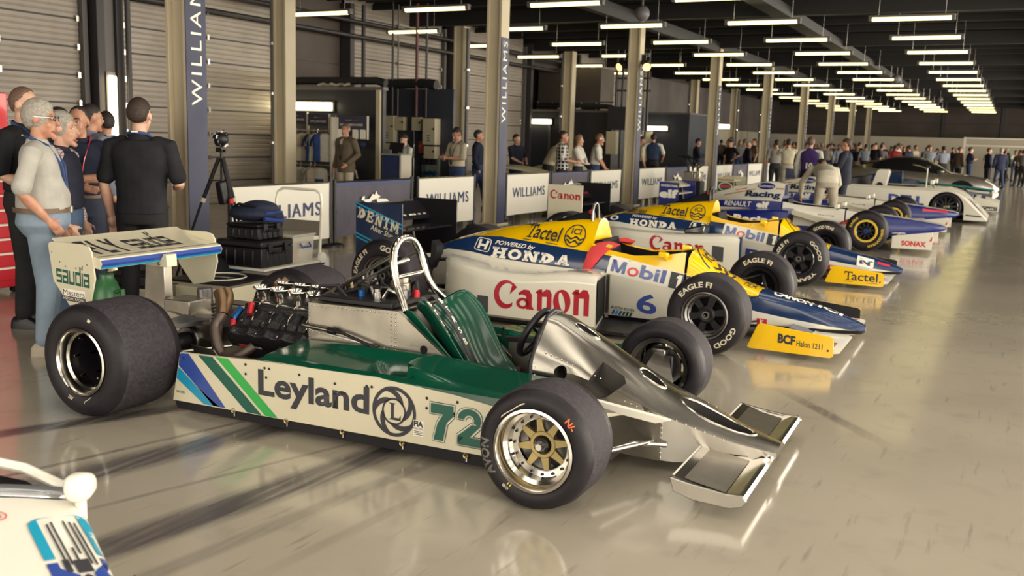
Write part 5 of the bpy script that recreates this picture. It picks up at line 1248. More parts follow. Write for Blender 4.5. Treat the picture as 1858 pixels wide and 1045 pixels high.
    for sd in (-1, 1):
        y = .50 * sd; b = MB(); m = 'race_white' if five else 'denim_blue'
        b.plate([(x0, zb), (x1, zb + .06), (x1, zt), (x0, zt)], y, y + .012 * sd, m if sd < 0 else 'black_gloss'); b.add([(x0, y - .001 * sd, zb), (x1, y - .001 * sd, zb + .06), (x1, y - .001 * sd, zt), (x0, y - .001 * sd, zt)], [(0, 1, 2, 3)], 'black_matt'); e = y + .014 * sd
        if sd < 0 and not five:
            for z in (0, -.035):
                b.add([(x0, e, .925 + z), (x1, e, .74 + z), (x1, e, .757 + z), (x0, e, .942 + z)], [(0, 1, 2, 3)], 'cyan'); b.add([(x0, e, .635 + z), (x1, e, .45 + z), (x1, e, .467 + z), (x0, e, .652 + z)], [(0, 1, 2, 3)], 'cyan')
            paint(b, slabword('DENIM', .22, {'I': .7, 'M': 1.2}), quadmap((x0 + .02, e - .0015, .79), (x1 - .04, e - .0015, .655), (x1 - .025, e - .0015, .765), (x0 + .045, e - .0015, .895)), 'lettering_cream')
            paint(b, text2d('After Shave', .012), quadmap((x0 + .17, e - .0015, .685), (x1 - .06, e - .0015, .595), (x1 - .045, e - .0015, .643), (x0 + .185, e - .0015, .733)), 'lettering_cream')
        if sd < 0 and five:
            paint(b, serif_canon(), quadmap((x0 + .03, e, .80), (x1 - .03, e, .79), (x1 - .03, e, .905), (x0 + .03, e, .92)), 'crimson')
        b.build('wing_end_plate', w, bev=.002)
    return car
turbo_car((-1.96, 8.01), .5, 'yellow, blue and white racing car number 6, with a dark blue rear wing', '6', False)
turbo_car((-2.08, 12.17), .5, 'yellow, blue and white racing car number 5, with a white rear wing plate', '5', True)
# ================================================================ blue and white nineties cars, prototype, grey coupe, green-nosed car
def nineties_car(org, label, near):
    car = empty('racing_car', (*org, 0)); tag(car, label, 'racing car')
    marks = [('GOOD/YEAR', -35, .225, .036, 92, 'lettering_yellow', 0), ('EAGLE', 145, .22, .036, 44, 'lettering_yellow', 0)]
    for sd in (-1, 1):
        wheel(car, (0, 1.0 * sd, 0), sd, .316, .29, .164, 'yellow', marks if sd < 0 else [], 'front_wheel', .06)
        wheel(car, (-2.92, 1.0 * sd, 0), sd, .325, .38, .166, 'yellow', marks if sd < 0 else [], 'rear_wheel', .06)
    def P(w, zb, z1, z2, z3, zt, w3, wt): return [(0, zb), (w * .85, zb), (w, zb + .03), (w, z1), (w * .98, z2), (w3, z3), (wt, zt - .01), (0, zt)]
    N = [(1.09, P(.04, .35, .365, .38, .39, .41, .035, .02)), (1.0, P(.075, .31, .34, .39, .42, .435, .06, .04)), (.75, P(.115, .26, .31, .42, .455, .47, .095, .06)), (.45, P(.15, .20, .28, .45, .49, .505, .125, .08)), (.15, P(.19, .13, .25, .48, .52, .535, .16, .1)), (-.12, P(.22, .10, .24, .49, .54, .555, .19, .12))]
    K = [(-.13, P(.22, .10, .24, .49, .54, .555, .19, .12)), (-.42, P(.27, .07, .27, .50, .57, .59, .22, .14))]
    ck = lambda x, z3, w: (x, [(0, .06), (w * .85, .06), (w, .09), (w, .28), (w * .98, .47), (w - .03, z3), (w - .06, z3 - .01), (w - .065, .25)])
    Ck = [ck(-.44, .59, .28), ck(-.8, .60, .30), ck(-1.2, .62, .32), ck(-1.44, .66, .33)]
    E = [(-1.46, P(.33, .07, .50, .655, .83, .965, .16, .11)), (-1.60, P(.33, .07, .51, .66, .84, .985, .16, .11)), (-1.75, P(.33, .07, .515, .66, .84, .985, .15, .10)), (-2.15, P(.32, .08, .52, .655, .79, .90, .13, .08)), (-2.57, P(.28, .10, .51, .62, .70, .78, .11, .06)), (-2.9, P(.2, .14, .42, .48, .58, .64, .09, .05)), (-3.15, P(.12, .18, .38, .42, .47, .50, .06, .03))]
    b = MB()
    loft_bands(b, N, ['carbon', 'royal_blue', 'royal_blue', 'royal_blue', 'royal_blue', 'race_white', 'race_white'])
    loft_bands(b, K, ['carbon', 'royal_blue', 'royal_blue', 'race_white_clean', 'race_white_clean', 'race_white_clean', 'race_white_clean'])
    loft_bands(b, Ck, ['carbon', 'royal_blue', 'royal_blue', 'race_white_clean', 'race_white_clean', 'race_white_clean', 'black_matt'])
    loft_bands(b, E, ['carbon', 'royal_blue', 'race_white', 'royal_blue', 'race_white_clean', 'race_white_clean', 'royal_blue'])
    bv = bvh_of(b); S = lambda p0, p1, p2, p3, o=.003: onside(bv, quad2(p0, p1, p2, p3), -1, o, -.25)
    paint(b, text2d('Racing', .04), S((-2.10, .685), (-1.50, .685), (-1.50, .81), (-2.10, .81)), 'team_blue', .06)
    paint(b, text2d('RENAULT', .01, .25), S((-2.44, .545), (-1.96, .54), (-1.96, .63), (-2.44, .62)), 'lettering_white', .06); paint(b, text2d('elf', .05), S((-1.88, .535), (-1.66, .535), (-1.66, .645), (-1.88, .645)), 'lettering_white', .06)
    paint(b, disc2d(), S((-1.92, .84), (-1.62, .84), (-1.62, .955), (-1.92, .955)), 'royal_blue', .06); paint(b, text2d('Rothmans', 0), S((-1.90, .875), (-1.64, .875), (-1.64, .925), (-1.90, .925), .006), 'lettering_white', .06)
    paint(b, UNIT, S((-2.5, .70), (-1.95, .83), (-1.95, .85), (-2.5, .715)), 'gold_stripe', .06); paint(b, UNIT, S((-1.60, .85), (-1.47, .85), (-1.47, .875), (-1.60, .875)), 'gold_stripe', .06); paint(b, UNIT, S((-2.3, .80), (-2.1, .84), (-2.1, .855), (-2.3, .81)), 'red', .06)
    for k, (m, d) in enumerate((('gold_stripe', 0), ('crimson', -.06))): paint(b, polys([(0, 0), (.5, .1), (.8, .4), (1, 1), (.86, 1), (.66, .5), (.42, .22), (0, .12)]), S((-.75 + d, .285), (-.10 + d, .25), (-.14 + d, .50), (-.75 + d, .40)), m, .06)
    paint(b, text2d('Racing', .0), S((-.85, .46), (-.6, .455), (-.6, .485), (-.85, .49)), 'lettering_black'); paint(b, text2d('komatsu', .02), S((.30, .235), (.5, .245), (.5, .275), (.3, .265)), 'lettering_white', .05)
    if not near: paint(b, UNIT, S((.45, .40), (.9, .40), (.9, .435), (.45, .455)), 'red', .06)
    up = lambda x, y: (lambda h: h[0].z + .003 if h[0] else .4)(bv.ray_cast(Vector((x, y, 2)), Vector((0, 0, -1))))
    paint(b, ring2d(.6, 20), lambda u, v: (.08 + .2 * u, -.1 + .2 * v, up(.08 + .2 * u, -.1 + .2 * v)), 'lettering_white', .04)
    b.build('bodywork', car, sharp=38)
    b = MB(); b.add([(-1.455, -.10, .75), (-1.455, .10, .75), (-1.455, .09, .93), (-1.455, -.09, .93)], [(0, 1, 2, 3)], 'black_matt'); b.box((-.9, 0, .2), (.9, .4, .1), 'black_matt'); b.box((-1.40, 0, .5), (.06, .4, .4), 'black_matt'); b.build('cockpit', car)
    for sd in (-1, 1):
        b = MB(); S_ = [(-1.25, .78, .55), (-1.35, .80, .56), (-1.8, .80, .53), (-2.2, .78, .50), (-2.5, .66, .47), (-2.75, .5, .42)]
        b.loft([[(x, .3 * sd, .06), (x, (y - .02) * sd, .065), (x, y * sd, .09), (x, y * sd, z - .07), (x, (y - .04) * sd, z - .01), (x, .3 * sd, z)] for x, y, z in S_], 'royal_blue')
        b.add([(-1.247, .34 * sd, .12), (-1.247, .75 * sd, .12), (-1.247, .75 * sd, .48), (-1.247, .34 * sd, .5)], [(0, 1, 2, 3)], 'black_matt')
        if sd < 0: paint(b, text2d('Racing', .05), quadmap((-2.13, -.806, .29), (-1.42, -.806, .27), (-1.42, -.806, .43), (-2.13, -.806, .44)), 'lettering_white')
        b.build('side_pod', car, sharp=40)
        b = MB(); b.plate([(-1.3, .54), (-.6, .40), (-.35, .30), (-.35, .26), (-.7, .33), (-1.3, .48)], .33 * sd, .5 * sd, 'race_white'); b.build('barge_panel', car, bev=.004)
        for (a, c) in (((.3, .17 * sd, .25), (.0, .8 * sd, .2)), ((-.3, .22 * sd, .2), (.0, .8 * sd, .2)), ((.2, .17 * sd, .45), (.02, .8 * sd, .42)), ((-.3, .22 * sd, .45), (.02, .8 * sd, .42))): MB().tube([a, c], .014, 'black', 8, flat=.6).build('wishbone_link', car)
        for (a, c) in (((-2.6, .2 * sd, .2), (-2.92, .65 * sd, .22)), ((-2.6, .2 * sd, .42), (-2.92, .65 * sd, .42)), ((-3.1, .08 * sd, .3), (-2.92, .65 * sd, .3))): MB().tube([a, c], .016, 'black', 8).build('wishbone_link', car)
        b = MB(); b.loft([[(.88, y, .10), (.86, y, .13), (.6, y, .17), (.40, y, .24), (.40, y, .225), (.6, y, .14), (.84, y, .09)] for y in (.06 * sd, .35 * sd, .69 * sd)], 'race_white'); w = b.build('front_wing', car, sharp=40)
        b = MB(); b.plate([(.36, .055), (.94, .065), (.94, .34), (.40, .255), (.36, .245)], .69 * sd, .702 * sd, 'race_white_clean')
        if sd < 0: paint(b, text2d('SONAX', .04), quadmap((.50, -.704, .105), (.86, -.704, .105), (.86, -.704, .19), (.50, -.704, .185)), 'red'); b.add([(.9, -.7035, .2), (.94, -.7035, .2), (.94, -.7035, .28), ], [(0, 1, 2)], 'red')
        b.build('end_plate', w, bev=.003); MB().plate([(.6, .13), (.75, .13), (.78, .30), (.66, .30)], .08 * sd, .09 * sd, 'royal_blue').build('wing_pylon', car)
        b = MB(); b.box((-.55, .38 * sd, .64), (.07, .16, .07), 'race_white_clean'); b.cyl((-.55, .33 * sd, .62), (-.55, .25 * sd, .58), .01, 'black'); b.build('mirror', car, bev=.01)
    b = MB(); b.slab([(-2.95, -.5), (-2.3, -.68), (-.7, -.68), (-.3, -.25), (-.3, .25), (-.7, .68), (-2.3, .68), (-2.95, .5)], .035, .06, 'carbon'); b.build('floor_pan', car)
    b = MB(); b.loft([[(-2.85, -.1, .15), (-2.85, .1, .15), (-2.85, .1, .4), (-2.85, -.1, .4)], [(-3.4, -.05, .2), (-3.4, .05, .2), (-3.4, .05, .34), (-3.4, -.05, .34)]], 'alloy_dark'); b.plate([(-3.2, .3), (-3.4, .3), (-3.45, .8), (-3.3, .8)], -.02, .02, 'carbon'); b.build('gearbox', car)
    w = empty('rear_wing', (0, 0, 0), 0, car); b = MB()
    for (xa, za, xb, zb) in ((-3.55, .90, -3.30, .80), (-3.5, .72, -3.25, .68)): b.loft([[(xa, y, za), (xa + .05, y, za - .03), (xb, y, zb), (xb + .01, y, zb + .025), (xa + .06, y, za)] for y in (-.48, .48)], 'race_white')
    b.build('wing_plane', w, sharp=40)
    for sd in (-1, 1):
        y = .48 * sd; b = MB(); b.plate([(-3.56, .35), (-3.2, .45), (-3.2, .89), (-3.56, .90)], y, y + .012 * sd, 'royal_blue' if near else 'race_white'); e = y + .014 * sd
        if sd < 0 and near: paint(b, text2d('elf', .06), quadmap((-3.55, e, .62), (-3.21, e, .62), (-3.21, e, .77), (-3.55, e, .77)), 'lettering_white'); paint(b, text2d('GOOD/YEAR', .03), quadmap((-3.53, e, .82), (-3.22, e, .81), (-3.22, e, .85), (-3.53, e, .86)), 'lettering_white')
        if sd < 0 and not near:
            b.add([(-3.55, e, .60), (-3.21, e, .60), (-3.21, e, .80), (-3.55, e, .80)], [(0, 1, 2, 3)], 'green_flat'); paint(b, ring2d(.85, 24), quadmap((-3.53, e - .001, .61), (-3.23, e - .001, .61), (-3.23, e - .001, .79), (-3.53, e - .001, .79)), 'lettering_white'); paint(b, UNIT, quadmap((-3.50, e - .002, .675), (-3.26, e - .002, .685), (-3.26, e - .002, .735), (-3.50, e - .002, .725)), 'red'); b.add([(-3.55, e, .82), (-3.21, e, .82), (-3.21, e, .86), (-3.55, e, .86)], [(0, 1, 2, 3)], 'gold_stripe')
        b.build('wing_end_plate', w)
nineties_car((-1.93, 16.7), 'blue and white racing car with blue rear wing plate, beside the stooping man', True)
nineties_car((-1.93, 20.45), 'blue and white racing car with a red-marked nose, behind the stooping man', False)

# white open sports prototype
def prototype():
    car = empty('sports_prototype', (-1.25, 24.6, 0)); tag(car, 'white open-topped sports prototype with blue lettering along its side', 'race car')
    for sd in (-1, 1): wheel(car, (0, .985 * sd, 0), sd, .331, .32, .25, 'multi', [], 'front_wheel', .05); wheel(car, (-2.75, .985 * sd, 0), sd, .34, .34, .25, 'multi', [], 'rear_wheel', .05)
    top = [(.86, .10), (.80, .17), (.60, .38), (.42, .54), (.25, .66), (.0, .73), (-.3, .74), (-.6, .72), (-.9, .70), (-1.4, .64), (-1.9, .66), (-2.4, .76), (-2.75, .80), (-3.2, .76), (-3.5, .70)]
    for sd in (-1, 1):
        arch = lambda cx, n=14: [(cx + .37 * cos(pi * k / n), .33 + .37 * sin(pi * k / n) * (1 if k not in (0, n) else 0)) for k in range(n + 1)]
        b = MB(); lo = [(.86, .06), (.38, .06)] + [(.37 * cos(pi * k / 14), .30 + .37 * sin(pi * k / 14)) for k in range(15)] + [(-.38, .06), (-2.36, .06)] + [(-2.75 + .37 * cos(pi * k / 14), .32 + .37 * sin(pi * k / 14)) for k in range(15)] + [(-3.13, .08), (-3.5, .2)]
        # side skin as strips between the lower outline and the top line
        tz = lambda x: next((a[1] + (c[1] - a[1]) * (x - a[0]) / (c[0] - a[0]) for a, c in zip(top, top[1:]) if c[0] <= x <= a[0]), .1)
        rowsA = [(x, .98 * sd, z) for x, z in lo]; rowsB = [(x, .985 * sd, max(z + .005, tz(x) - .06)) for x, z in lo]; rowsC = [(x, .93 * sd, max(z + .006, tz(x))) for x, z in lo]; rowsD = [(x, .55 * sd, max(z + .006, tz(x) + .01 - .02)) for x, z in lo]
        b.loft([rowsA, rowsB, rowsC, rowsD], 'race_white_clean', False, False); b.loft([rowsA, [(x, .66 * sd, z) for x, y, z in rowsA]], 'black_matt', False, False)
        if sd < 0: paint(b, text2d('DELL', .05), quadmap((-1.22, -.99, .36), (-.46, -.99, .33), (-.46, -.99, .54), (-1.22, -.99, .57)), 'blue'); b.add([(.42, -.985, .16), (.74, -.985, .14), (.74, -.985, .17), (.42, -.985, .19)], [(0, 1, 2, 3)], 'lettering_black')
        b.build('fender', car, sharp=40)
    b = MB(); rows = []
    for x, z in top:
        dip = .16 if -.75 < x < .35 else (.0 if x > .5 or x < -2 else .06); rows.append([(x, -.56, z - .01), (x, -.4, z - dip), (x, 0, z - dip * .75 + (.05 if -1.5 < x < .3 else 0)), (x, .4, z - dip), (x, .56, z - .01)])
    b.loft(rows, 'race_white_clean', False, False); b.build('nose_deck', car, sharp=60)
    b = MB(); b.slab([(.84, -.9), (.84, .9), (-3.5, .9), (-3.5, -.9)], .05, .07, 'carbon'); b.build('floor_pan', car)
    b = MB(); b.box((-1.15, 0, .66), (.75, .85, .1), 'black_matt'); b.build('cockpit', car)
    b = MB(); b.plate([(-1.75, .6), (-1.62, 1.06), (-1.56, 1.10), (-1.36, 1.10), (-1.33, 1.04), (-1.42, .62)], -.16, .16, 'race_white_clean'); b.lathe([(.001, 0), (.07, 0), (.075, .01)], (-1.53, -.165, .72), (0, -1, 0), 'black', 20); b.build('roll_structure', car, bev=.02)
    b = MB(); b.loft([[(-1.75, -.2, .62), (-1.75, .2, .62), (-1.75, .15, .95), (-1.75, -.15, .95)], [(-2.9, -.25, .7), (-2.9, .25, .7), (-2.9, .1, .78), (-2.9, -.1, .78)]], 'black_gloss'); b.build('engine_cover', car)
    b = MB(); b.cyl((-.52, 0, .70), (-.52, 0, 1.17), .012, 'lettering_white'); b.box((-.52, 0, 1.19), (.1, .06, .05), 'black'); b.build('antenna', car)
    for sd in (-1, 1): b = MB(); b.box((-.35, .62 * sd, .86), (.08, .2, .1), 'race_white_clean'); b.cyl((-.35, .6 * sd, .82), (-.3, .58 * sd, .7), .012, 'black'); b.build('mirror', car, bev=.02)
    b = MB(); b.loft([[(-3.55, y, .98), (-3.5, y, .955), (-3.25, y, .93), (-3.23, y, .95), (-3.4, y, .975)] for y in (-.95, .95)], 'race_white_clean'); w = b.build('rear_wing', car)
    for sd in (-1, 1): MB().plate([(-3.6, .8), (-3.15, .8), (-3.15, 1.02), (-3.6, 1.05)], .95 * sd, .965 * sd, 'team_blue').build('wing_end_plate', w)
    b = MB(); b.plate([(-3.3, .72), (-3.42, .72), (-3.42, .95), (-3.36, .95)], -.3, -.28, 'carbon'); b.build('wing_support', car)
prototype()

# car with a high nose and green wing line, behind the prototype
def high_nose():
    car = empty('racing_car', (-1.2, 28.3, 0)); tag(car, 'dark racing car with green-edged raised nose behind the white prototype', 'racing car')
    for sd in (-1, 1): wheel(car, (0, .9 * sd, 0), sd, .33, .30, .17, 'dish', [], 'front_wheel', .06); wheel(car, (-3.1, .9 * sd, 0), sd, .33, .38, .17, 'dish', [], 'rear_wheel', .06)
    b = MB(); st = [(.78, .07, .50, .60), (.5, .11, .46, .635), (.0, .15, .42, .665), (-.6, .2, .30, .71), (-1.0, .25, .2, .74), (-1.4, .3, .1, .78)]
    R = lambda x, w, a, c: [(x, -w, a), (x, -w, c - .06), (x, -w * .8, c), (x, w * .8, c), (x, w, c - .06), (x, w, a)]
    b.loft([R(*q) for q in st], 'team_blue'); b.build('nose', car)
    mat('teal', (.01, .20, .15), .35)
    b = MB(); b.plate([(.84, .615), (.5, .65), (-1.0, .76), (-1.0, .72), (.5, .605), (.84, .575)], -.28, -.24, 'teal'); b.build('nose_stripe', car, bev=.01)
    b = MB(); b.plate([(.72, .55), (.4, .57), (-.5, .66), (-.5, .62), (.4, .52), (.72, .50)], -.30, -.27, 'race_white'); b.build('nose_stripe', car)
    b = MB(); b.loft([R(-1.4, .45, .08, .6), R(-1.9, .6, .08, .62), R(-2.6, .4, .1, .6), R(-3.2, .15, .2, .45)], 'team_blue'); b.loft([R(-1.45, .16, .5, .98), R(-2.2, .1, .5, .9), R(-3.1, .05, .4, .6)], 'team_blue'); b.build('bodywork', car)
    for sd in (-1, 1):
        b = MB(); b.loft([[(.95, y, .12), (.93, y, .15), (.6, y, .22), (.45, y, .30), (.45, y, .28), (.6, y, .19), (.9, y, .10)] for y in (.1 * sd, .75 * sd)], 'black_gloss'); w = b.build('front_wing', car)
        b = MB(); b.plate([(.40, .06), (.98, .06), (.98, .30), (.5, .42), (.40, .42)], .75 * sd, .765 * sd, 'race_white_clean')
        if sd < 0: b.add([(.46, -.767, .08), (.95, -.767, .08), (.95, -.767, .19), (.46, -.767, .19)], [(0, 1, 2, 3)], 'black_gloss'); paint(b, text2d('Can', .01, .2), quadmap((.56, -.769, .10), (.86, -.769, .10), (.86, -.769, .165), (.56, -.769, .165)), 'lettering_white')
        b.build('end_plate', w); MB().plate([(.5, .28), (.62, .28), (.66, .50), (.56, .50)], .07 * sd, .085 * sd, 'team_blue').build('wing_pylon', car)
    b = MB(); b.loft([[(-3.7, y, .95), (-3.45, y, .86), (-3.44, y, .88), (-3.6, y, .95)] for y in (-.48, .48)], 'black_gloss'); b.plate([(-3.2, .4), (-3.5, .4), (-3.6, .9), (-3.5, .9)], -.02, .02, 'carbon'); w = b.build('rear_wing', car)
    for sd in (-1, 1): MB().plate([(-3.72, .35), (-3.4, .35), (-3.4, .96), (-3.72, .96)], .48 * sd, .492 * sd, 'team_blue').build('wing_end_plate', w)
high_nose()

# low grey coupe
def coupe():
    car = empty('sports_coupe', (-.85, 32.4, 0)); tag(car, 'low metallic grey sports coupe at the far end of the row', 'car')
    mat('coupe_grey', (.17, .15, .13), .3, .6, coat=.8); mat('coupe_glass', (.012, .012, .014), .06, coat=1.)
    for sd in (-1, 1): wheel(car, (-.45, .98 * sd, 0), sd, .35, .27, .27, 'multi', [], 'front_wheel', .05); wheel(car, (-3.2, .98 * sd, 0), sd, .36, .3, .27, 'multi', [], 'rear_wheel', .05)
    # x, sill z, belt z, belt half width, roof z, roof half width
    st = [(.55, .30, .50, .62, .55, .4), (.40, .18, .62, .86, .66, .6), (.05, .16, .76, .95, .80, .7), (-.45, .16, .86, .98, .88, .7), (-.80, .16, .88, .97, .92, .68), (-1.0, .16, .89, .97, 1.02, .64), (-1.5, .16, .91, .97, 1.30, .58), (-1.9, .16, .93, .97, 1.385, .56), (-2.4, .16, .95, .98, 1.36, .55), (-3.0, .16, .98, 1.0, 1.20, .55), (-3.5, .2, .98, .98, 1.05, .6), (-3.85, .3, .92, .90, .95, .6)]
    def ring(x, s, bz, w, rz, rw): return [(x, 0, s), (x, w * .93, s), (x, w, s + .15), (x, w + .005, bz - .12), (x, w - .04, bz), (x, rw + .06, rz - .05), (x, rw, rz - .012), (x, 0, rz)]
    rg = [ring(*q) for q in st]; b = MB()
    for j in range(7):
        for i in range(len(rg) - 1):
            x = (st[i][0] + st[i + 1][0]) / 2; m = 'coupe_grey'
            if j == 4 and -2.75 < x < -1.0: m = 'coupe_glass'
            if j in (5, 6) and (-1.5 < x < -.9 or -3.4 < x < -2.9): m = 'coupe_glass'
            if j == 0: m = 'carbon'
            L = [[rg[i][j], rg[i][j + 1]], [rg[i + 1][j], rg[i + 1][j + 1]]]
            b.loft(L, m, False, False); b.loft([[(x_, -y, z) for x_, y, z in r] for r in L], m, False, False)
    for q in (0, -1): b.add([(x, -y, z) for x, y, z in rg[q]] + rg[q][::-1], [tuple(range(16))], 'coupe_grey')
    b.build('bodyshell', car, sharp=30)
    for sd in (-1, 1):
        b = MB(); n = 20
        for cx in (-.45, -3.2): b = MB(); b.add([(cx + .40 * cos(pi * k / n), 1.0 * sd * .99, .32 + .40 * sin(pi * k / n)) for k in range(n + 1)] + [(cx - .4, .99 * sd, .17), (cx + .4, .99 * sd, .17)], [tuple(range(n + 3))], 'black_matt'); b.add([(cx + .40 * cos(pi * k / n), .985 * sd, .32 + .40 * sin(pi * k / n)) for k in range(n + 1)] + [(cx - .4, .985 * sd, .17), (cx + .4, .985 * sd, .17)], [tuple(range(n + 3))], 'black_matt'); b.build('wheel_arch', car)
        b = MB(); b.box((.28, .72 * sd, .66), (.3, .25, .06), 'lettering_white', ry=.5); b.build('headlamp', car, bev=.02)
        b = MB(); b.ell((-1.05, 1.03 * sd, .95), (.1, .08, .06), 'coupe_grey'); b.build('mirror', car)
coupe()

# corner of another white racing car right below the camera
def white_corner():
    car = empty('racing_car', (-2.05, 1.05, 0)); tag(car, 'white racing car corner with blue emblem and mirror at the lower left', 'racing car')
    mat('cowl_white', (.76, .73, .65), .3, coat=.5, noise=.05, nscale=3)
    # cowl: right edge runs forward and away, built around the measured corner
    O = Vector((-2.05, 1.05, 0)); c = [Vector(p) - O for p in ((-2.033, 1.545, .655), (-1.62, 1.36, .60), (-1.50, .95, .58), (-2.0, .8, .68), (-2.4, .95, .70), (-2.45, 1.18, .69), (-2.10, 1.355, .66))]
    b = MB()
    # top skin: grid between the windscreen line and the front
    A0, A1 = c[0], Vector((-2.35, 1.02, .70)) - O; B0, B1 = Vector((-1.35, 1.20, .52)) - O, Vector((-1.62, .66, .58)) - O
    def skin(u, v):
        p = (A0 * (1 - u) + B0 * u) * (1 - v) + (A1 * (1 - u) + B1 * u) * v; return p + Vector((0, 0, .035 * sin(v * pi) - .0))
    b.grid(14, 10, skin, 'cowl_white')
    edge = [skin(k / 14, 0) for k in range(15)]; out = Vector((.12, .32, 0)).normalized()
    rows = [edge, [p + out * .02 + Vector((0, 0, -.015)) for p in edge], [p + out * .03 + Vector((0, 0, -.06)) for p in edge], [p + out * .05 + Vector((0, 0, -.35)) for p in edge], [p + out * .03 + Vector((0, 0, -.5)) for p in edge]]
    b.loft(rows, 'cowl_white', False, False)
    fr = [skin(1, k / 10) for k in range(11)]; b.loft([fr, [p + Vector((.05, -.02, -.25)) for p in fr], [Vector((p.x, p.y, .08)) for p in fr]], 'cowl_white', False, False)
    sk = bvh_of(b)
    def flat(*q):
        q = [Vector(p) - O for p in q]
        def g(u, v):
            p = (q[0] * (1 - u) + q[1] * u) * (1 - v) + (q[3] * (1 - u) + q[2] * u) * v
            h = sk.ray_cast(Vector((p.x, p.y, 3)), Vector((0, 0, -1))); return (p.x, p.y, (h[0].z if h[0] else .6) + .003)
        return g
    # emblem: light blue arch open to the front, dark blue foot, black bars, letters
    f = flat((-2.035, 1.405, 0), (-2.005, 1.545, 0), (-1.66, 1.40, 0), (-1.69, 1.255, 0)); f0 = f; f = lambda u, v: f0(v, u)
    arch = []; V = []; Fc = []; n = 24
    for k in range(n + 1):
        t = k / n
        def U(w, r):
            # rounded inverted U outline at inset w: runs along left leg, over the top, down the right leg
            if t < .34: return (.60 - (.60 - .12 - r) * (t / .34), w)
            if t > .66: return (.12 + r + (.60 - .12 - r) * ((t - .66) / .34), 1 - w)
            a = (t - .34) / .32 * pi; cx = .12 + r; e = .55
            sx = abs(sin(a)) ** e; cy = math.copysign(abs(cos(a)) ** e, cos(a)); return (cx - (r + .0) * sx * 1., .5 - (.5 - w) * cy)
        o_, i_ = U(0, .12), U(.17, .0); V += [o_, i_]
        if k: Fc.append((2 * k - 2, 2 * k, 2 * k + 1, 2 * k - 1))
    paint(b, (V, Fc), f, mat('emblem_cyan', (.01, .30, .48), .3, coat=.5), .04)
    paint(b, polys([(.64, 0), (.80, 0), (.92, .14), (.92, .40), (.80, .40), (.78, .17), (.64, .17)], [(.64, 1), (.80, 1), (.92, .86), (.92, .62), (.80, .62), (.78, .83), (.64, .83)]), f, 'blue', .04)
    paint(b, polys(R4(.20, .28, .5, .035), R4(.18, .36, .5, .035), R4(.18, .56, .40, .035), R4(.2, .65, .5, .035), R4(.22, .72, .5, .035), R4(.5, .48, .2, .035), R4(.64, .40, .14, .24), R4(.62, .24, .14, .1)), f, 'lettering_black', .04)
    paint(b, disc2d(20), lambda u, v: f(.80 + .13 * u, .43 + .16 * v), 'lettering_black', .04)
    paint(b, text2d('BILAD', .03), flat((-1.673, 1.329, 0), (-1.636, 1.405, 0), (-1.664, 1.418, 0), (-1.701, 1.342, 0)), 'lettering_black', .04)
    h = flat((-2.06, 1.33, 0), (-2.055, 1.375, 0), (-2.015, 1.365, 0), (-2.02, 1.32, 0)); paint(b, ring2d(.86, 24), h, 'red', .04); paint(b, polys(R4(.3, .3, .1, .4), R4(.3, .3, .4, .1), R4(.3, .45, .4, .1), R4(.3, .6, .4, .1)), lambda u, v: h(u, v), 'red', .04)
    b.build('cowl', car, sharp=50)
    b = MB(); P = [A0.lerp(A1, k / 8) + Vector((-.01, .008, .0)) + Vector((0, 0, .035 * sin(k / 8 * pi))) for k in range(9)]; b.loft([P, [p + Vector((-.022, .03, .016)) for p in P]], mat('screen_clear', (.35, .36, .38), .1, .5), False, False); o = b.build('screen_strip', car, sharp=180); s = o.modifiers.new('t', 'SOLIDIFY'); s.thickness = .004
    b = MB(); b.tube([A0 + Vector((-.06, .05, .0)), A0 + Vector((-.13, .06, .0)), A0 + Vector((-.22, .03, .035)), A0 + Vector((-.34, -.06, .075)), A0 + Vector((-.5, -.2, .10))], [.012, .014, .014, .014, .014], 'cowl_white', 8); b.build('cockpit_rim', car)
    b = MB(); q = [A0 + Vector((-.05, .03, -.03)), A1 + Vector((-.02, .02, -.03)), A1 + Vector((-.25, .1, .0)), A0 + Vector((-.42, -.07, .04)), A0 + Vector((-.22, .03, .0))]; b.add(q, [tuple(range(5))], 'black_matt'); b.add([p + Vector((0, 0, -.4)) for p in q], [tuple(range(5))], 'black_matt'); b.loft([q, [p + Vector((0, 0, -.6)) for p in q]], 'black_matt', False); b.build('cockpit', car)
    m = A0 + Vector((.035, .0, -.03)); b = MB(); d = Vector((.62, -.5, 0)).normalized(); sd = Vector((0, 0, 1)); fw_ = Vector((.25, -.97, 0)).normalized(); ac = Vector((.97, .25, 0))
    rg = []
    for t, w, h_ in ((-.035, .018, .017), (-.024, .031, .029), (.0, .034, .032), (.03, .026, .024), (.05, .008, .008)): rg.append([m + Vector((0, 0, .075)) - fw_ * (-t) * -1 + ac * (w * math.copysign(abs(cos(2 * pi * k / 20)) ** .75, cos(2 * pi * k / 20))) + sd * (h_ * math.copysign(abs(sin(2 * pi * k / 20)) ** .75, sin(2 * pi * k / 20)) * 1.15 - .0) for k in range(20)])
    b.loft(rg, 'cowl_white'); b.loft([[m + ac * (.016 * cos(2 * pi * k / 12)) + fw_ * (.01 * sin(2 * pi * k / 12)) + sd * z + ac * o for k in range(12)] for z, o in ((-.01, 0), (.03, .0), (.07, .0))], 'cowl_white'); b.build('mirror', car, sharp=70)
    b = MB(); b.box((-.05, -.15, .3), (.5, .5, .5), 'black_matt'); b.box((.1, -.1, .04), (.9, .8, .08), 'carbon'); b.build('underbody', car)
white_corner()
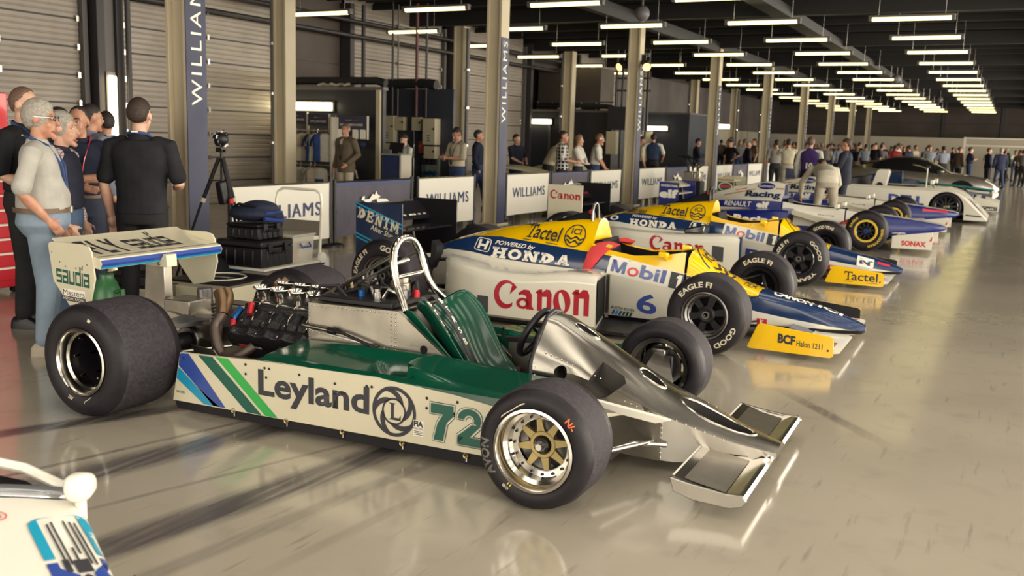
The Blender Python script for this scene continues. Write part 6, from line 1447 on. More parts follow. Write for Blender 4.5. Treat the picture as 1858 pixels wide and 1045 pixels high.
# ================================================================ people
def fuse(mb, vox, it=4):
    me = mb.mesh('tmp', 180); o = bpy.data.objects.new('tmp', me); COL.objects.link(o)
    m = o.modifiers.new('r', 'REMESH'); m.mode = 'VOXEL'; m.voxel_size = vox; m.use_smooth_shade = True
    s = o.modifiers.new('s', 'SMOOTH'); s.factor = .5; s.iterations = it
    dg = bpy.context.evaluated_depsgraph_get(); r = bpy.data.meshes.new_from_object(o.evaluated_get(dg))
    mt = mb.mats[0]; bpy.data.objects.remove(o); r.materials.clear(); r.materials.append(mt); r.polygons.foreach_set('use_smooth', [True] * len(r.polygons))
    return r
def cloth(name, col, pat=None):
    n = 'cloth_' + name
    if n in MATS: return n
    m = mat(n, col, .85, noise=.18, nscale=9, bump=.35, bscale=7, spec=.25)
    if pat:
        nt = m.node_tree; N = nt.nodes; L = nt.links; b = N['Principled BSDF']; tc = N.new('ShaderNodeTexCoord'); sp = N.new('ShaderNodeSeparateXYZ'); L.new(tc.outputs['Object'], sp.inputs[0]); res = None
        for ax, per in ((0, pat[1]), (2, pat[1]), (1, pat[1])):
            a = N.new('ShaderNodeMath'); a.operation = 'PINGPONG'; a.inputs[1].default_value = per / 2; L.new(sp.outputs[ax], a.inputs[0])
            c = N.new('ShaderNodeMath'); c.operation = 'LESS_THAN'; c.inputs[1].default_value = per * pat[2]; L.new(a.outputs[0], c.inputs[0])
            if res is None: res = c.outputs[0]
            else:
                d = N.new('ShaderNodeMath'); d.operation = 'MAXIMUM'; L.new(res, d.inputs[0]); L.new(c.outputs[0], d.inputs[1]); res = d.outputs[0]
        mx = N.new('ShaderNodeMix'); mx.data_type = 'RGBA'; mx.inputs['A'].default_value = (*col, 1); mx.inputs['B'].default_value = (*pat[0], 1); L.new(res, mx.inputs['Factor']); L.new(mx.outputs['Result'], b.inputs['Base Color'])
    return n
for n, c in (('hair_dark', (.022, .015, .012)), ('hair_brown', (.075, .045, .028)), ('hair_grey', (.38, .35, .31)), ('hair_shaved', (.16, .09, .065)), ('hair_auburn', (.035, .018, .012)), ('hair_fair', (.22, .13, .065))): mat(n, c, .6, noise=.4, nscale=60, bump=.6, bscale=140)

ARM_DOWN = lambda s: [(.215 * s, 0, 1.42), (.275 * s, -.03, 1.14), (.27 * s, .06, .90)]
def person(name, label, loc, rz, h=1.76, shirt=('navy', (.02, .025, .06)), trouser=('denim', (.05, .08, .16)), hair='hair_dark', skin='skin', armL=None, armR=None, sleeve=.45, lean=0., turn=0., nod=0., step=0., girth=1., vox=.012, hairstyle='short', shoes='black', lanyard=None, jacket=False, fingers=True, hem=.93, group=None, proto=None, legs=None, untucked=True, belt=None, glasses=False, smile=False, pat=None, arm_cloth=None):
    r = empty('person', loc, rz); tag(r, label, 'person', group); k = h / 1.76
    armL = armL or ARM_DOWN(-1); armR = armR or ARM_DOWN(1)          # local: +y faces forward, x negative = own left side
    def sp(p):                                                     # lean the upper body forward about the hips
        p = Vector(p)
        if lean:
            t = max(0, min(1, (p.z - .88) / .4)); a = lean * t; d = p - Vector((0, 0, .95)); p = Vector((p.x, d.y * cos(a) + d.z * sin(a), .95 + d.z * cos(a) - d.y * sin(a)))
        return p * k
    def armp(p): return Vector(p) * k if lean and False else sp(p)
    HC = Vector((0, .015, 1.62)); Rn = Matrix.Rotation(turn, 3, 'Z') @ Matrix.Rotation(-nod, 3, 'X')
    def hd(p): return sp(HC + Rn @ (Vector(p) * 1.05))
    g = girth
    def torso(b, e, m, z0=.86, z1=1.5):
        T = [(.84, .165, .115, .0), (.92, .172 * g, .125 * g, 0), (1.02, .16 * g, .118 * g, .005 * g), (1.12, .162 * g, .115 * g, .008), (1.24, .178, .118, .004), (1.35, .188, .112, -.004), (1.41, .175, .098, -.01), (1.455, .125, .078, -.012), (1.49, .075, .066, -.01)]
        rg = []
        for z, a, c, o in T:
            if z < z0 or z > z1: continue
            rg.append([sp(((a + e) * math.copysign(abs(cos(2 * pi * j / 24)) ** .85, cos(2 * pi * j / 24)), o + (c + e) * math.copysign(abs(sin(2 * pi * j / 24)) ** .85, sin(2 * pi * j / 24)), z)) for j in range(24)])
        b.loft(rg, m)
    st = step; L = legs or [[(-.095, 0, .90), (-.105, .02 + st * .5, .49), (-.11, -.01 + st, .09)], [(.095, 0, .90), (.105, .02 - st * .5, .49), (.11, -.01 - st * 1., .09)]]
    cut = lambda P, t: [P[0], Vector(P[0]).lerp(Vector(P[1]), min(1, t * 2)), Vector(P[1]).lerp(Vector(P[2]), max(0, t * 2 - 1))]
    # body: one skin
    b = MB(); torso(b, -.022, skin)
    b.caps([sp((0, -.012, 1.46)), hd((0, -.015, -.06))], [.055 * k, .052 * k], skin, 14)
    b.ell(hd((0, -.012, .035)), (.074 * k, .094 * k, .098 * k), skin, 20, 14); b.ell(hd((0, .028, -.045)), (.054 * k, .062 * k, .072 * k), skin, 16, 12)
    b.caps([hd((0, .088, .015)), hd((0, .108, -.022))], [.011 * k, .016 * k], skin, 8); b.ell(hd((0, .078, -.105)), (.026 * k, .022 * k, .022 * k), skin, 10, 8)
    for s in (-1, 1):
        b.ell(hd((.077 * s, -.014, .008)), (.010 * k, .020 * k, .033 * k), skin, 10, 8); b.ell(hd((.034 * s, .076, .034)), (.026 * k, .014 * k, .010 * k), skin, 10, 6); b.ell(hd((.036 * s, .056, -.028)), (.022 * k, .022 * k, .024 * k), skin, 10, 6)
    for A, s in ((armL, -1), (armR, 1)):
        A = [armp(p) for p in A]; b.caps([sp((.12 * s, -.005, 1.42)), A[0], A[0].lerp(A[1], .5), A[1], A[1].lerp(A[2], .35), A[2]], [.055 * k, .052 * k, .047 * k, .039 * k, .041 * k, .027 * k], skin, 12)
        d = (A[2] - A[1]).normalized(); x, y = frame(d); side = x if x.x * s > 0 else -x; pl = A[2] + d * .05 * k
        b.ell(pl, (.034 * k, .036 * k, .05 * k), skin, 12, 8, Matrix((x, y, d)).transposed())
        if fingers:
            for q in range(4):
                o = y * ((q - 1.5) * .019 * k); p0 = pl + d * .035 * k + o; ln = (.072, .082, .077, .062)[q] * k; cu = -side * (.35 + .1 * q)
                b.caps([p0, p0 + (d + cu * .35).normalized() * ln * .5, p0 + (d + cu * .35).normalized() * ln * .5 + (d + cu * 1.6).normalized() * ln * .5], [.0095 * k, .0085 * k, .0075 * k], skin, 8)
            t0 = pl - y * .03 * k; b.caps([t0 - d * .01, t0 + (d * .6 - y - side * .3).normalized() * .035 * k, t0 + (d * 1. - y * .7 - side * .4).normalized() * .065 * k], [.012 * k, .0105 * k, .009 * k], skin, 8)
    for P in L: P = [Vector(p) * k for p in P]; b.caps([P[0], P[0].lerp(P[1], .5), P[1], P[1].lerp(P[2], .35), P[2]], [.075 * k, .066 * k, .048 * k, .047 * k, .032 * k], skin, 12)
    def part(nm, me): o = bpy.data.objects.new(nm, me); COL.objects.link(o); o.parent = r; return o
    body = part('body', fuse(b, vox if fingers else vox * 1.5, 3))
    # hair
    if hairstyle != 'none':
        b = MB()
        def shell(c, rad, keep, n=26, kk=18):
            vs = []; c = Vector(c)
            for i in range(kk + 1):
                t = pi * i / kk
                for j in range(n): vs.append(Vector((rad[0] * sin(t) * cos(2 * pi * j / n), rad[1] * sin(t) * sin(2 * pi * j / n), -rad[2] * cos(t))) + c)
            out = []
            for v in vs:
                out.append(v if keep(v) else c + (v - c) * .86)
            b.loft([[hd(out[i * n + j]) for j in range(n)] for i in range(kk + 1)], hair, False)
        line = {'short': lambda v: v.z > .055 + max(0, v.y) * .45 - max(0, -v.y - .02) * 1.35, 'thin': lambda v: v.z > .075 + max(0, v.y) * 1.1 - max(0, -v.y + .01) * 1.5, 'long': lambda v: v.z > .05 + max(0, v.y) * .45 - max(0, -v.y + .02) * 6, 'full': lambda v: v.z > .045 + max(0, v.y) * .4 - max(0, -v.y - .0) * 1.7}[hairstyle]
        e = {'short': 1.0, 'thin': .965, 'long': 1.05, 'full': 1.07}[hairstyle]
        shell((0, -.018, .036), (.081 * e, .100 * e, .106 * e), line)
        if hairstyle == 'long': b.loft([[hd((x * w, -.06 + .07 * sin(j * pi / 7) * 0 + y, z)) for x, y in ((-1, .05), (-.8, -.03), (0, -.06), (.8, -.03), (1, .05), (0, .0))] for z, w in ((.05, .085), (-.08, .095), (-.2, .09), (-.28, .06))], hair)
        b.build('hair', r, sharp=80)
    # face details
    for s in (-1, 1):
        b = MB(); b.ell(hd((.033 * s, .080, .015)), (.011 * k, .008 * k, .0055 * k), 'eye_white', 8, 6); b.ell(hd((.033 * s, .0865, .015)), (.005 * k, .0025 * k, .005 * k), 'black', 8, 6); b.build('eye', body)
        if fingers: b = MB(); b.tube([hd((.015 * s, .092, .037)), hd((.034 * s, .092, .043)), hd((.054 * s, .08, .036))], [.003 * k, .005 * k, .002 * k], hair, 6); b.build('eyebrow', body)
    b = MB(); b.tube([hd((-.028, .079, -.062 if smile else -.066)), hd((-.012, .090, -.072)), hd((0, .092, -.074)), hd((.012, .090, -.072)), hd((.028, .079, -.062 if smile else -.066))], [.003 * k, .007 * k, .008 * k, .007 * k, .003 * k], 'lip', 6)
    if smile: b.tube([hd((-.022, .082, -.064)), hd((0, .091, -.069)), hd((.022, .082, -.064))], .0055 * k, 'teeth', 6)
    b.build('mouth', body)
    if glasses:
        b = MB()
        for s in (-1, 1): b.ell(hd((.034 * s, .098, .014)), (.026 * k, .005 * k, .02 * k), 'glass_dark', 12, 6); b.tube([hd((.058 * s, .095, .02)), hd((.084 * s, -.02, .024))], .0025 * k, 'steel', 5)
        b.build('spectacles', r)
    # trousers
    tm = cloth(*trouser); b = MB(); torso(b, .008, tm, .0, 1.05)
    for P in L: P = [Vector(p) * k for p in P]; b.caps([P[0] + Vector((0, 0, .02)), P[0].lerp(P[1], .4), P[1], P[1].lerp(P[2], .4), P[2].lerp(P[1], .06)], [.098 * k, .089 * k, .068 * k, .064 * k, .06 * k], tm, 14)
    part('trousers', fuse(b, vox * 1.25, 4))
    if belt: b = MB(); b.loft([[sp(((.186 * g) * cos(2 * pi * j / 24), (.139 * g) * sin(2 * pi * j / 24), z)) for j in range(24)] for z in (1.0, 1.035)], belt, False); b.box(sp((0, .142 * g, 1.017)), (.05, .012, .042), 'steel'); b.build('belt', r)
    # shirt or jacket
    sm = cloth(*shirt, pat); b = MB(); torso(b, .016 if not jacket else .03, sm, min(hem, .93) if untucked else 1.0, 1.46)
    if hem < .84: b.loft([[sp(((.19 + .01) * g * cos(2 * pi * j / 20), .15 * g * sin(2 * pi * j / 20), z)) for j in range(20)] for z in (hem, .95)], sm)
    for A, s in ((armL, -1), (armR, 1)):
        A = [armp(p) for p in A]; e = .011 if not jacket else .02; P = [sp((.13 * s, -.005, 1.43)), A[0], A[0].lerp(A[1], .5)]; q = [(.052 + e) * k, (.051 + e) * k, (.047 + e) * k]
        if sleeve > .55: P += [A[1], A[1].lerp(A[2], (sleeve - .5) * 2)]; q += [(.045 + e) * k, (.034 + e) * k]
        elif sleeve > .3: P.append(A[0].lerp(A[1], sleeve * 1.75)); q.append((.052 + e * 1.2) * k)
        if arm_cloth is None: b.caps(P, q, sm, 14)
        else: b2 = MB(); b2.caps(P, q, cloth(*arm_cloth), 14); part('sleeve', fuse(b2, vox, 3))
    b.loft([[sp(((rr) * cos(2 * pi * j / 16), -.012 + rr * .95 * sin(2 * pi * j / 16), z + .01 * sin(2 * pi * j / 16) * -1)) for j in range(16)] for z, rr in ((1.45, .085), (1.49, .072), (1.505, .066))], sm)
    part('jacket' if jacket else 'shirt', fuse(b, vox, 3))
    if jacket: b = MB(); b.add([sp((-.045, .128, 1.43)), sp((.045, .128, 1.43)), sp((.0, .152, 1.16))], [(0, 1, 2)], cloth('shirt_white', (.62, .6, .55))); b.add([sp((-.045, .126, 1.43)), sp((.045, .126, 1.43)), sp((0, .06, 1.49))], [(0, 1, 2)], 'cloth_shirt_white'); b.build('shirt_front', r)
    if lanyard:
        b = MB(); pts = [(-.03, .155, 1.14), (-.06, .14, 1.32), (-.088, .06, 1.455), (-.075, -.05, 1.505), (0, -.092, 1.515), (.075, -.05, 1.505), (.088, .06, 1.455), (.06, .14, 1.32), (.0, .155, 1.14)]; P = [sp(p) for p in pts]; Q = []
        for i in range(len(P) - 1): Q += [P[i], P[i].lerp(P[i + 1], .5)]
        Q.append(P[-1]); b.tube(Q, .011 * k, lanyard, 6, flat=.5)
        if lanyard != 'black': b.box(sp((0, -.104, 1.518)), (.05, .004, .010), 'lettering_white')
        b.build('lanyard', r); MB().box(sp((-.01, .16, 1.09)), (.06, .006, .085), 'black').build('pass_card', r)
    for P, s in zip(L, (-1, 1)):
        b = MB(); a = Vector(P[2]) * k; rg = []
        for y, w, z in ((-.085, .028, .06), (-.06, .04, .09), (0, .042, .095), (.06, .044, .07), (.12, .047, .05), (.165, .036, .04), (.18, .015, .03)):
            rg.append([Vector((a.x + w * k * cx, a.y + y * k, zz * k + (a.z - .09 * k))) for cx, zz in ((-1, .0), (-1, z * .5), (-.7, z), (.7, z), (1, z * .5), (1, .0))])
        b.loft(rg, shoes); b.build('shoe', r, sharp=60)
    return r
J = lambda *p: [tuple(q) for q in p]
DOWN = ARM_DOWN
# the group beside the green car
person('p', 'shaven-headed person in black shirt with blue lanyard before the red tool chest', (-6.79, 4.89, 0), -1.15, 1.86, ('black', (.012, .012, .016)), ('black2', (.014, .014, .016)), 'hair_shaved', 'skin_pale', sleeve=.5, lanyard=mat('lanyard_blue', (.015, .04, .14), .6), vox=.009, girth=1.08, smile=True, hairstyle='thin', armR=J((.215, 0, 1.42), (.29, -.03, 1.14), (.2, .16, 1.05)), nod=.12)
person('p', 'grey-haired person in pale shirt and light jeans, hand in pocket, nearest the tyre', (-5.90, 4.36, 0), -.80, 1.75, ('pale_grey', (.40, .385, .355)), ('jeans_light', (.20, .26, .34)), 'hair_grey', 'skin', sleeve=.5, lanyard='lanyard_blue', vox=.009, girth=1.32, hairstyle='full', glasses=True, shoes=mat('shoe_tan', (.35, .3, .24), .6), belt=mat('belt_tan', (.12, .07, .045), .5), untucked=False, armR=J((.225, -.01, 1.41), (.31, -.08, 1.15), (.215, .06, .965)), turn=-.15)
person('p', 'person seen from behind in black shirt and black trousers, beyond the rear wing', (-5.83, 5.15, 0), .50, 1.80, ('black', (.012, .012, .016)), ('black2', (.014, .014, .016)), 'hair_auburn', 'skin_pale', sleeve=.46, lanyard='lanyard_blue', vox=.009, girth=1.0, armL=J((-.21, 0, 1.42), (-.265, -.02, 1.13), (-.25, .05, .90)), armR=J((.21, 0, 1.42), (.275, .02, 1.14), (.20, .22, 1.12)), hem=.88)
person('p', 'smiling person in navy shirt with folded arms and brown belt', (-6.90, 5.47, 0), -2.45, 1.74, ('navy', (.018, .022, .045)), ('navy_trouser', (.03, .035, .06)), 'hair_dark', 'skin', sleeve=.5, lanyard='crimson', vox=.009, hairstyle='thin', smile=True, belt='belt_tan', untucked=False, armL=J((-.21, 0, 1.42), (-.25, .10, 1.17), (.06, .22, 1.16)), armR=J((.21, 0, 1.42), (.25, .12, 1.15), (-.04, .235, 1.10)), turn=-.25, nod=.05)
person('p', 'white-haired person in dark vest over checked sleeves, half hidden by the pale shirt', (-6.25, 4.80, 0), -.95, 1.68, ('vest_navy', (.02, .022, .04)), ('jeans_mid', (.07, .11, .18)), 'hair_grey', 'skin_pale', sleeve=.95, vox=.011, hairstyle='full', arm_cloth=('check_white', (.55, .52, .50), ((.25, .12, .14), .022, .12)), armR=J((.225, -.01, 1.41), (.29, -.06, 1.14), (.24, .08, .92)))
MATS['cloth_check_white'].node_tree  # checked sleeve cloth
person('p', 'person in blue shirt with back turned, behind the folded arms', (-8.15, 6.60, 0), -.2, 1.79, ('shirt_blue', (.17, .19, .25)), ('dark_trouser', (.03, .03, .035)), 'hair_dark', sleeve=.95, vox=.013, fingers=False)
person('p', 'person in pinkish shirt in profile by the upright wall lamp', (-8.35, 6.95, 0), 1.1, 1.73, ('shirt_pink', (.30, .25, .24)), ('dark_trouser', (.03, .03, .035)), 'hair_dark', sleeve=.95, vox=.013, fingers=False, lanyard='lanyard_blue')
person('p', 'dark-haired person mostly hidden behind the smiling one', (-7.9, 6.05, 0), -.3, 1.74, ('shirt_dark', (.03, .03, .04)), ('dark_trouser', (.03, .03, .035)), 'hair_dark', vox=.015, fingers=False)
# stall and barrier visitors
FW = 2.65
person('p', 'person in tweed jacket and cream trousers by the shirt rail', (-11.74, 15.45, 0), 2.95, 1.76, ('tweed', (.13, .10, .07)), ('cream', (.52, .45, .34)), 'hair_shaved', 'skin', sleeve=.97, jacket=True, vox=.013, lanyard='black', hem=.80, armL=J((-.22, 0, 1.42), (-.30, -.05, 1.16), (-.22, .16, .98)), turn=.3)
person('p', 'woman in white shirt behind the blue sales desk', (-11.28, 16.82, 0), 2.9, 1.58, ('shirt_white', (.62, .6, .55)), ('dark_trouser', (.03, .03, .035)), 'hair_auburn', 'skin_pale', vox=.014, fingers=False, sleeve=.5, armL=J((-.2, 0, 1.42), (-.25, .08, 1.2), (-.12, .24, 1.2)), armR=J((.2, 0, 1.42), (.25, .08, 1.2), (.12, .24, 1.2)), nod=.3, lanyard='lanyard_blue')
person('p', 'person in cream shirt and jeans looking down at a phone', (-9.42, 15.85, 0), 2.75, 1.74, ('cream_shirt', (.55, .49, .37)), ('jeans_dark', (.03, .05, .13)), 'hair_dark', 'skin', vox=.012, sleeve=.5, lanyard='black', armL=J((-.21, 0, 1.42), (-.26, .06, 1.17), (-.03, .27, 1.18)), armR=J((.21, 0, 1.42), (.27, .05, 1.16), (.06, .27, 1.16)), nod=.45)
person('p', 'person in navy jacket walking right, left of the second bannered column', (-10.31, 18.22, 0), -1.2, 1.72, ('navy_jacket', (.015, .02, .045)), ('jeans_dark', (.03, .05, .13)), 'hair_dark', vox=.014, sleeve=.97, step=.18, fingers=False)
person('p', 'person in dark polo shirt leaning over a pale car panel', (-10.3, 20.0, 0), -1.9, 1.66, ('polo', (.016, .02, .04)), ('jeans_dark', (.03, .05, .13)), 'hair_dark', 'skin_pale', vox=.014, fingers=False, armL=J((-.21, 0, 1.42), (-.24, .1, 1.18), (-.1, .28, 1.08)), armR=J((.21, 0, 1.42), (.24, .1, 1.18), (.1, .28, 1.08)))
person('p', 'bearded person in black and white checked shirt at the barrier', (-8.72, 19.15, 0), -1.3, 1.76, ('tartan', (.012, .012, .02), ), ('dark_trouser', (.03, .03, .035)), 'hair_dark', vox=.013, sleeve=.62, pat=((.55, .53, .5), .075, .12), armL=J((-.21, 0, 1.42), (-.25, .05, 1.16), (-.1, .30, 1.12)), armR=J((.21, 0, 1.42), (.26, .04, 1.15), (.08, .30, 1.1)), hem=.88)
person('p', 'person in cream shirt bending behind the checked shirt', (-9.35, 19.75, 0), -.9, 1.72, ('cream_shirt', (.55, .49, .37)), ('dark_trouser', (.03, .03, .035)), 'hair_dark', vox=.014, sleeve=.5, lean=.45, fingers=False, armL=J((-.21, .0, 1.42), (-.26, .2, 1.2), (-.25, .42, 1.06)), armR=J((.21, 0, 1.42), (.28, .2, 1.2), (.28, .42, 1.05)))
person('p', 'woman with long fair hair and white top, arms folded, at the barrier', (-8.85, 20.3, 0), -1.5, 1.69, ('top_white', (.60, .57, .52)), ('dark_trouser', (.03, .03, .035)), 'hair_fair', 'skin_pale', vox=.013, sleeve=.97, hairstyle='long', fingers=False, girth=.9, armL=J((-.19, 0, 1.41), (-.22, .10, 1.17), (.05, .21, 1.14)), armR=J((.19, 0, 1.41), (.23, .11, 1.15), (-.04, .22, 1.09)))
person('p', 'grey-haired person in white shirt leaning hands on the barrier', (-8.82, 21.2, 0), -1.25, 1.74, ('shirt_white', (.62, .6, .55)), ('jeans_dark', (.03, .05, .13)), 'hair_fair', vox=.013, sleeve=.5, lean=.15, glasses=True, armL=J((-.21, 0, 1.42), (-.24, .10, 1.16), (-.17, .26, .95)), armR=J((.21, 0, 1.42), (.24, .10, 1.16), (.17, .26, .95)))
person('p', 'person in navy team waistcoat seen from behind, right of the third bannered column', (-9.5, 27.3, 0), .35, 1.82, ('vest_team', (.02, .035, .08)), ('black2', (.014, .014, .016)), 'hair_dark', vox=.016, fingers=False, arm_cloth=('shirt_white', (.62, .6, .55)), armL=J((-.22, 0, 1.42), (-.31, -.02, 1.16), (-.27, .14, 1.0)), armR=J((.22, 0, 1.42), (.31, -.02, 1.16), (.27, .14, 1.0)))
person('p', 'person in cream shirt peering past the third bannered column', (-9.85, 27.25, 0), -1.0, 1.72, ('cream_shirt', (.55, .49, .37)), ('dark_trouser', (.03, .03, .035)), 'hair_dark', vox=.016, fingers=False)
person('p', 'person in dark suit reading a phone, left of the fourth bannered column', (-9.2, 30.8, 0), -1.25, 1.72, ('suit_dark', (.025, .028, .045)), ('suit_dark', (.025, .028, .045)), 'hair_dark', vox=.016, jacket=True, sleeve=.97, fingers=False, nod=.4, armL=J((-.22, 0, 1.42), (-.26, .06, 1.17), (-.06, .27, 1.2)), armR=J((.22, 0, 1.42), (.26, .06, 1.17), (.08, .27, 1.2)))
person('p', 'person in black polo with hands on hips behind the barrier', (-9.2, 35.0, 0), 2.6, 1.72, ('black', (.012, .012, .016)), ('black2', (.014, .014, .016)), 'hair_dark', vox=.018, fingers=False, armL=J((-.22, 0, 1.42), (-.40, -.04, 1.2), (-.2, .08, 1.04)), armR=J((.22, 0, 1.42), (.40, -.04, 1.2), (.2, .08, 1.04)))
person('p', 'person in pale shirt behind the black polo with hands on hips', (-10.2, 38.8, 0), 2.4, 1.84, ('pale_grey', (.40, .385, .355)), ('dark_trouser', (.03, .03, .035)), 'hair_dark', vox=.018, fingers=False)
person('p', 'grey-haired person in dark suit left of the fifth bannered column', (-9.4, 38.4, 0), -1.0, 1.68, ('suit_black', (.02, .02, .03)), ('suit_black', (.02, .02, .03)), 'hair_grey', vox=.018, jacket=True, sleeve=.97, fingers=False)
person('p', 'tall person in brown top behind the dark suit', (-9.7, 40.6, 0), 2.2, 1.82, ('brown_top', (.16, .11, .08)), ('dark_trouser', (.03, .03, .035)), 'hair_dark', vox=.018, fingers=False)
# by the blue cars
person('p', 'person in purple numbered bib over white shirt, standing behind the stooping man', (-4.12, 22.6, 0), .1, 1.80, ('bib_purple', (.06, .03, .15)), ('black2', (.014, .014, .016)), 'hair_shaved', 'skin_pale', vox=.013, sleeve=.95, hairstyle='thin', arm_cloth=('shirt_white', (.62, .6, .55)), fingers=False)
bt = bpy.data.objects['person.%03d' % (len([o for o in bpy.data.objects if o.name.startswith('person')]) - 1)] if False else [o for o in bpy.data.objects if o.get('label', '').startswith('person in purple')][0]
b = MB(); paint(b, text2d('10', .05), quadmap((-.06, -.142, 1.08), (.09, -.142, 1.08), (.09, -.14, 1.22), (-.06, -.14, 1.22)), 'lettering_white'); b.build('bib_number', bt)
person('p', 'stooping x, reaching into the blue car', (-3.0, 18.35, 0), .35, 1.78, ('cream_top', (.58, .53, .43)), ('pale_trouser', (.42, .37, .29)), 'hair_dark', vox=.012, sleeve=.97, lean=1.12, nod=.4, girth=1.1, hem=.86, armL=J((-.23, 0, 1.42), (-.36, .28, 1.40), (-.34, .55, 1.42)), armR=J((.23, 0, 1.42), (.32, .28, 1.40), (.2, .52, 1.42)), legs=[[(-.10, 0, .90), (-.15, .02, .49), (-.19, -.03, .09)], [(.10, 0, .90), (.15, .02, .49), (.19, -.03, .09)]], shoes='shoe_tan')
person('p', 'person in dark suit standing with folded arms right of the stooping man', (-3.24, 21.9, 0), 1.6, 1.78, ('suit_dark', (.025, .028, .045)), ('suit_dark', (.025, .028, .045)), 'hair_brown', vox=.013, jacket=True, sleeve=.97, fingers=False, hem=.78, armL=J((-.22, 0, 1.42), (-.28, .08, 1.16), (.04, .22, 1.18)), armR=J((.22, 0, 1.42), (.28, .08, 1.16), (-.02, .23, 1.12)))
person('p', 'photographer in cream shirt raising both hands, right of the fifth bannered column', (-6.1, 29.9, 0), .3, 1.78, ('cream_shirt', (.55, .49, .37)), ('pale_trouser', (.42, .37, .29)), 'hair_dark', vox=.016, fingers=False, armL=J((-.22, 0, 1.42), (-.30, .16, 1.3), (-.06, .2, 1.56)), armR=J((.22, 0, 1.42), (.30, .16, 1.3), (.06, .2, 1.56)))
person('p', 'person in grey shirt with a dark shoulder bag beside the photographer', (-6.7, 31.0, 0), .5, 1.76, ('grey_shirt', (.33, .31, .29)), ('dark_trouser', (.03, .03, .035)), 'hair_dark', vox=.016, fingers=False)

# ---------------------------------------------------------------- the crowd at the far end
protos = []
kinds = [dict(armL=None), dict(step=.2), dict(armL=J((-.21, 0, 1.42), (-.25, .08, 1.17), (.05, .22, 1.15)), armR=J((.21, 0, 1.42), (.25, .1, 1.15), (-.04, .23, 1.1))), dict(armR=J((.21, 0, 1.42), (.27, .06, 1.2), (.1, .26, 1.25))), dict(jacket=True, sleeve=.97, hem=.8), dict(jacket=True, sleeve=.97, hem=.8, step=.22), dict(hairstyle='long', girth=.9, sleeve=.97)]
shirts = {'white': (.58, .55, .50), 'navy': (.018, .022, .05), 'black': (.012, .012, .016), 'pale blue': (.26, .29, .36), 'grey': (.16, .15, .15), 'cream': (.52, .46, .36), 'red': (.28, .03, .035), 'green': (.03, .06, .045), 'brown': (.13, .10, .075)}
tro = {'dark': (.025, .025, .03), 'blue': (.03, .045, .1), 'pale': (.36, .31, .24)}
for c, v in list(shirts.items()) + list(tro.items()): cloth('crowd_' + c, v)
rn = random.Random(11)
spots = []
# (x, y, facing, kind, top, trousers, label extra)
named = [(1.05 - 1.55, 47.2, .4, 5, 'navy', 'blue', 'person in navy jacket walking away, right of the grey coupe'), (-1.0, 48.0, -1.3, 4, 'navy', 'dark', 'person in navy jacket just left of the one walking away'), (.62, 49.0, -1.2, 5, 'black', 'dark', 'person in black jacket near the right edge of the view'), (-1.7, 46.6, -1.2, 3, 'navy', 'blue', 'person in navy top with bare forearms, above the nose of the coupe'), (-2.15, 47.2, -.9, 4, 'brown', 'dark', 'bearded person in brown suit above the coupe bonnet'), (-2.75, 46.4, .3, 2, 'pale blue', 'dark', 'person in pale blue shirt above the coupe bonnet'), (-4.05, 45.0, 1.0, 1, 'navy', 'pale', 'person in navy top and pale trousers with a rucksack above the coupe'), (-4.75, 46.4, .2, 0, 'red', 'dark', 'white-haired person in red top above the coupe roof'), (-5.9, 45.6, .1, 0, 'pale blue', 'dark', 'broad person in pale blue shirt seen above the coupe roof'), (-5.3, 46.0, .1, 0, 'grey', 'dark', 'person in grey shirt beside the broad pale blue shirt'), (1.35, 50.5, -1.2, 4, 'black', 'dark', 'person in black jacket cut off by the right edge of the view'), (-9.2, 47, -.8, 0, 'green', 'dark', 'person in dark green top beyond the suited man with folded arms')]
P0 = []
for i, kd in enumerate(kinds):
    q = person('p', 'x', (0, 0, 0), 0, 1.75, ('crowd_navy', shirts['navy']), ('crowd_dark', tro['dark']), ['hair_dark', 'hair_brown', 'hair_dark', 'hair_dark', 'hair_brown', 'hair_grey', 'hair_fair'][i], vox=.024, fingers=False, **kd); P0.append(q)
usedk = set()
def place(x, y, f, kd, top, tr, label, sc):
    o = copy_tree(P0[kd]) if kd in usedk else P0[kd]; usedk.add(kd)
    o.location = (x, y, 0); o.rotation_euler = (0, 0, f); o.scale = (sc, sc, sc); tag(o, label, 'person', 'crowd at the far end of the hall')
    for c in kids(o):
        nm = c.name.split('.')[0]
        if nm in ('shirt', 'jacket', 'trousers'): c.material_slots[0].link = 'OBJECT'; c.material_slots[0].material = MATS['cloth_crowd_' + (tr if nm == 'trousers' else top)]
for n in named: place(*n, 1.0)
tops = ['white', 'navy', 'black', 'pale blue', 'grey', 'cream', 'white', 'navy', 'black', 'cream', 'brown', 'green']
cnt = 0; tries = 0
while cnt < 84 and tries < 4000:
    tries += 1; y = rn.uniform(44, 63); x = rn.uniform(-14.2, 1.5)
    if x > -4 and y < 49: continue
    if abs(x + 8.42) < .5 or abs(x + 13.42) < .5 or any((x - a) ** 2 + (y - c) ** 2 < .42 for a, c in spots) or any((x - n[0]) ** 2 + (y - n[1]) ** 2 < .5 for n in named): continue
    spots.append((x, y)); t = tops[cnt % len(tops)]; tr = ['dark', 'blue', 'dark', 'pale', 'dark'][cnt % 5]; kd = rn.randrange(7)
    ps = ['standing', 'walking', 'standing with folded arms', 'standing with one hand raised', 'standing in a jacket', 'walking in a jacket', 'long-haired'][kd]
    zone = 'behind the bannered columns' if x < -8.4 else ('in the far crowd' if x < -4 else 'at the crowd\'s right')
    place(x, y, rn.uniform(0, 6.28), kd, t, tr, 'person in %s top, %s trousers, %s, %s' % (t, tr, ps, zone), rn.uniform(.95, 1.05)); cnt += 1
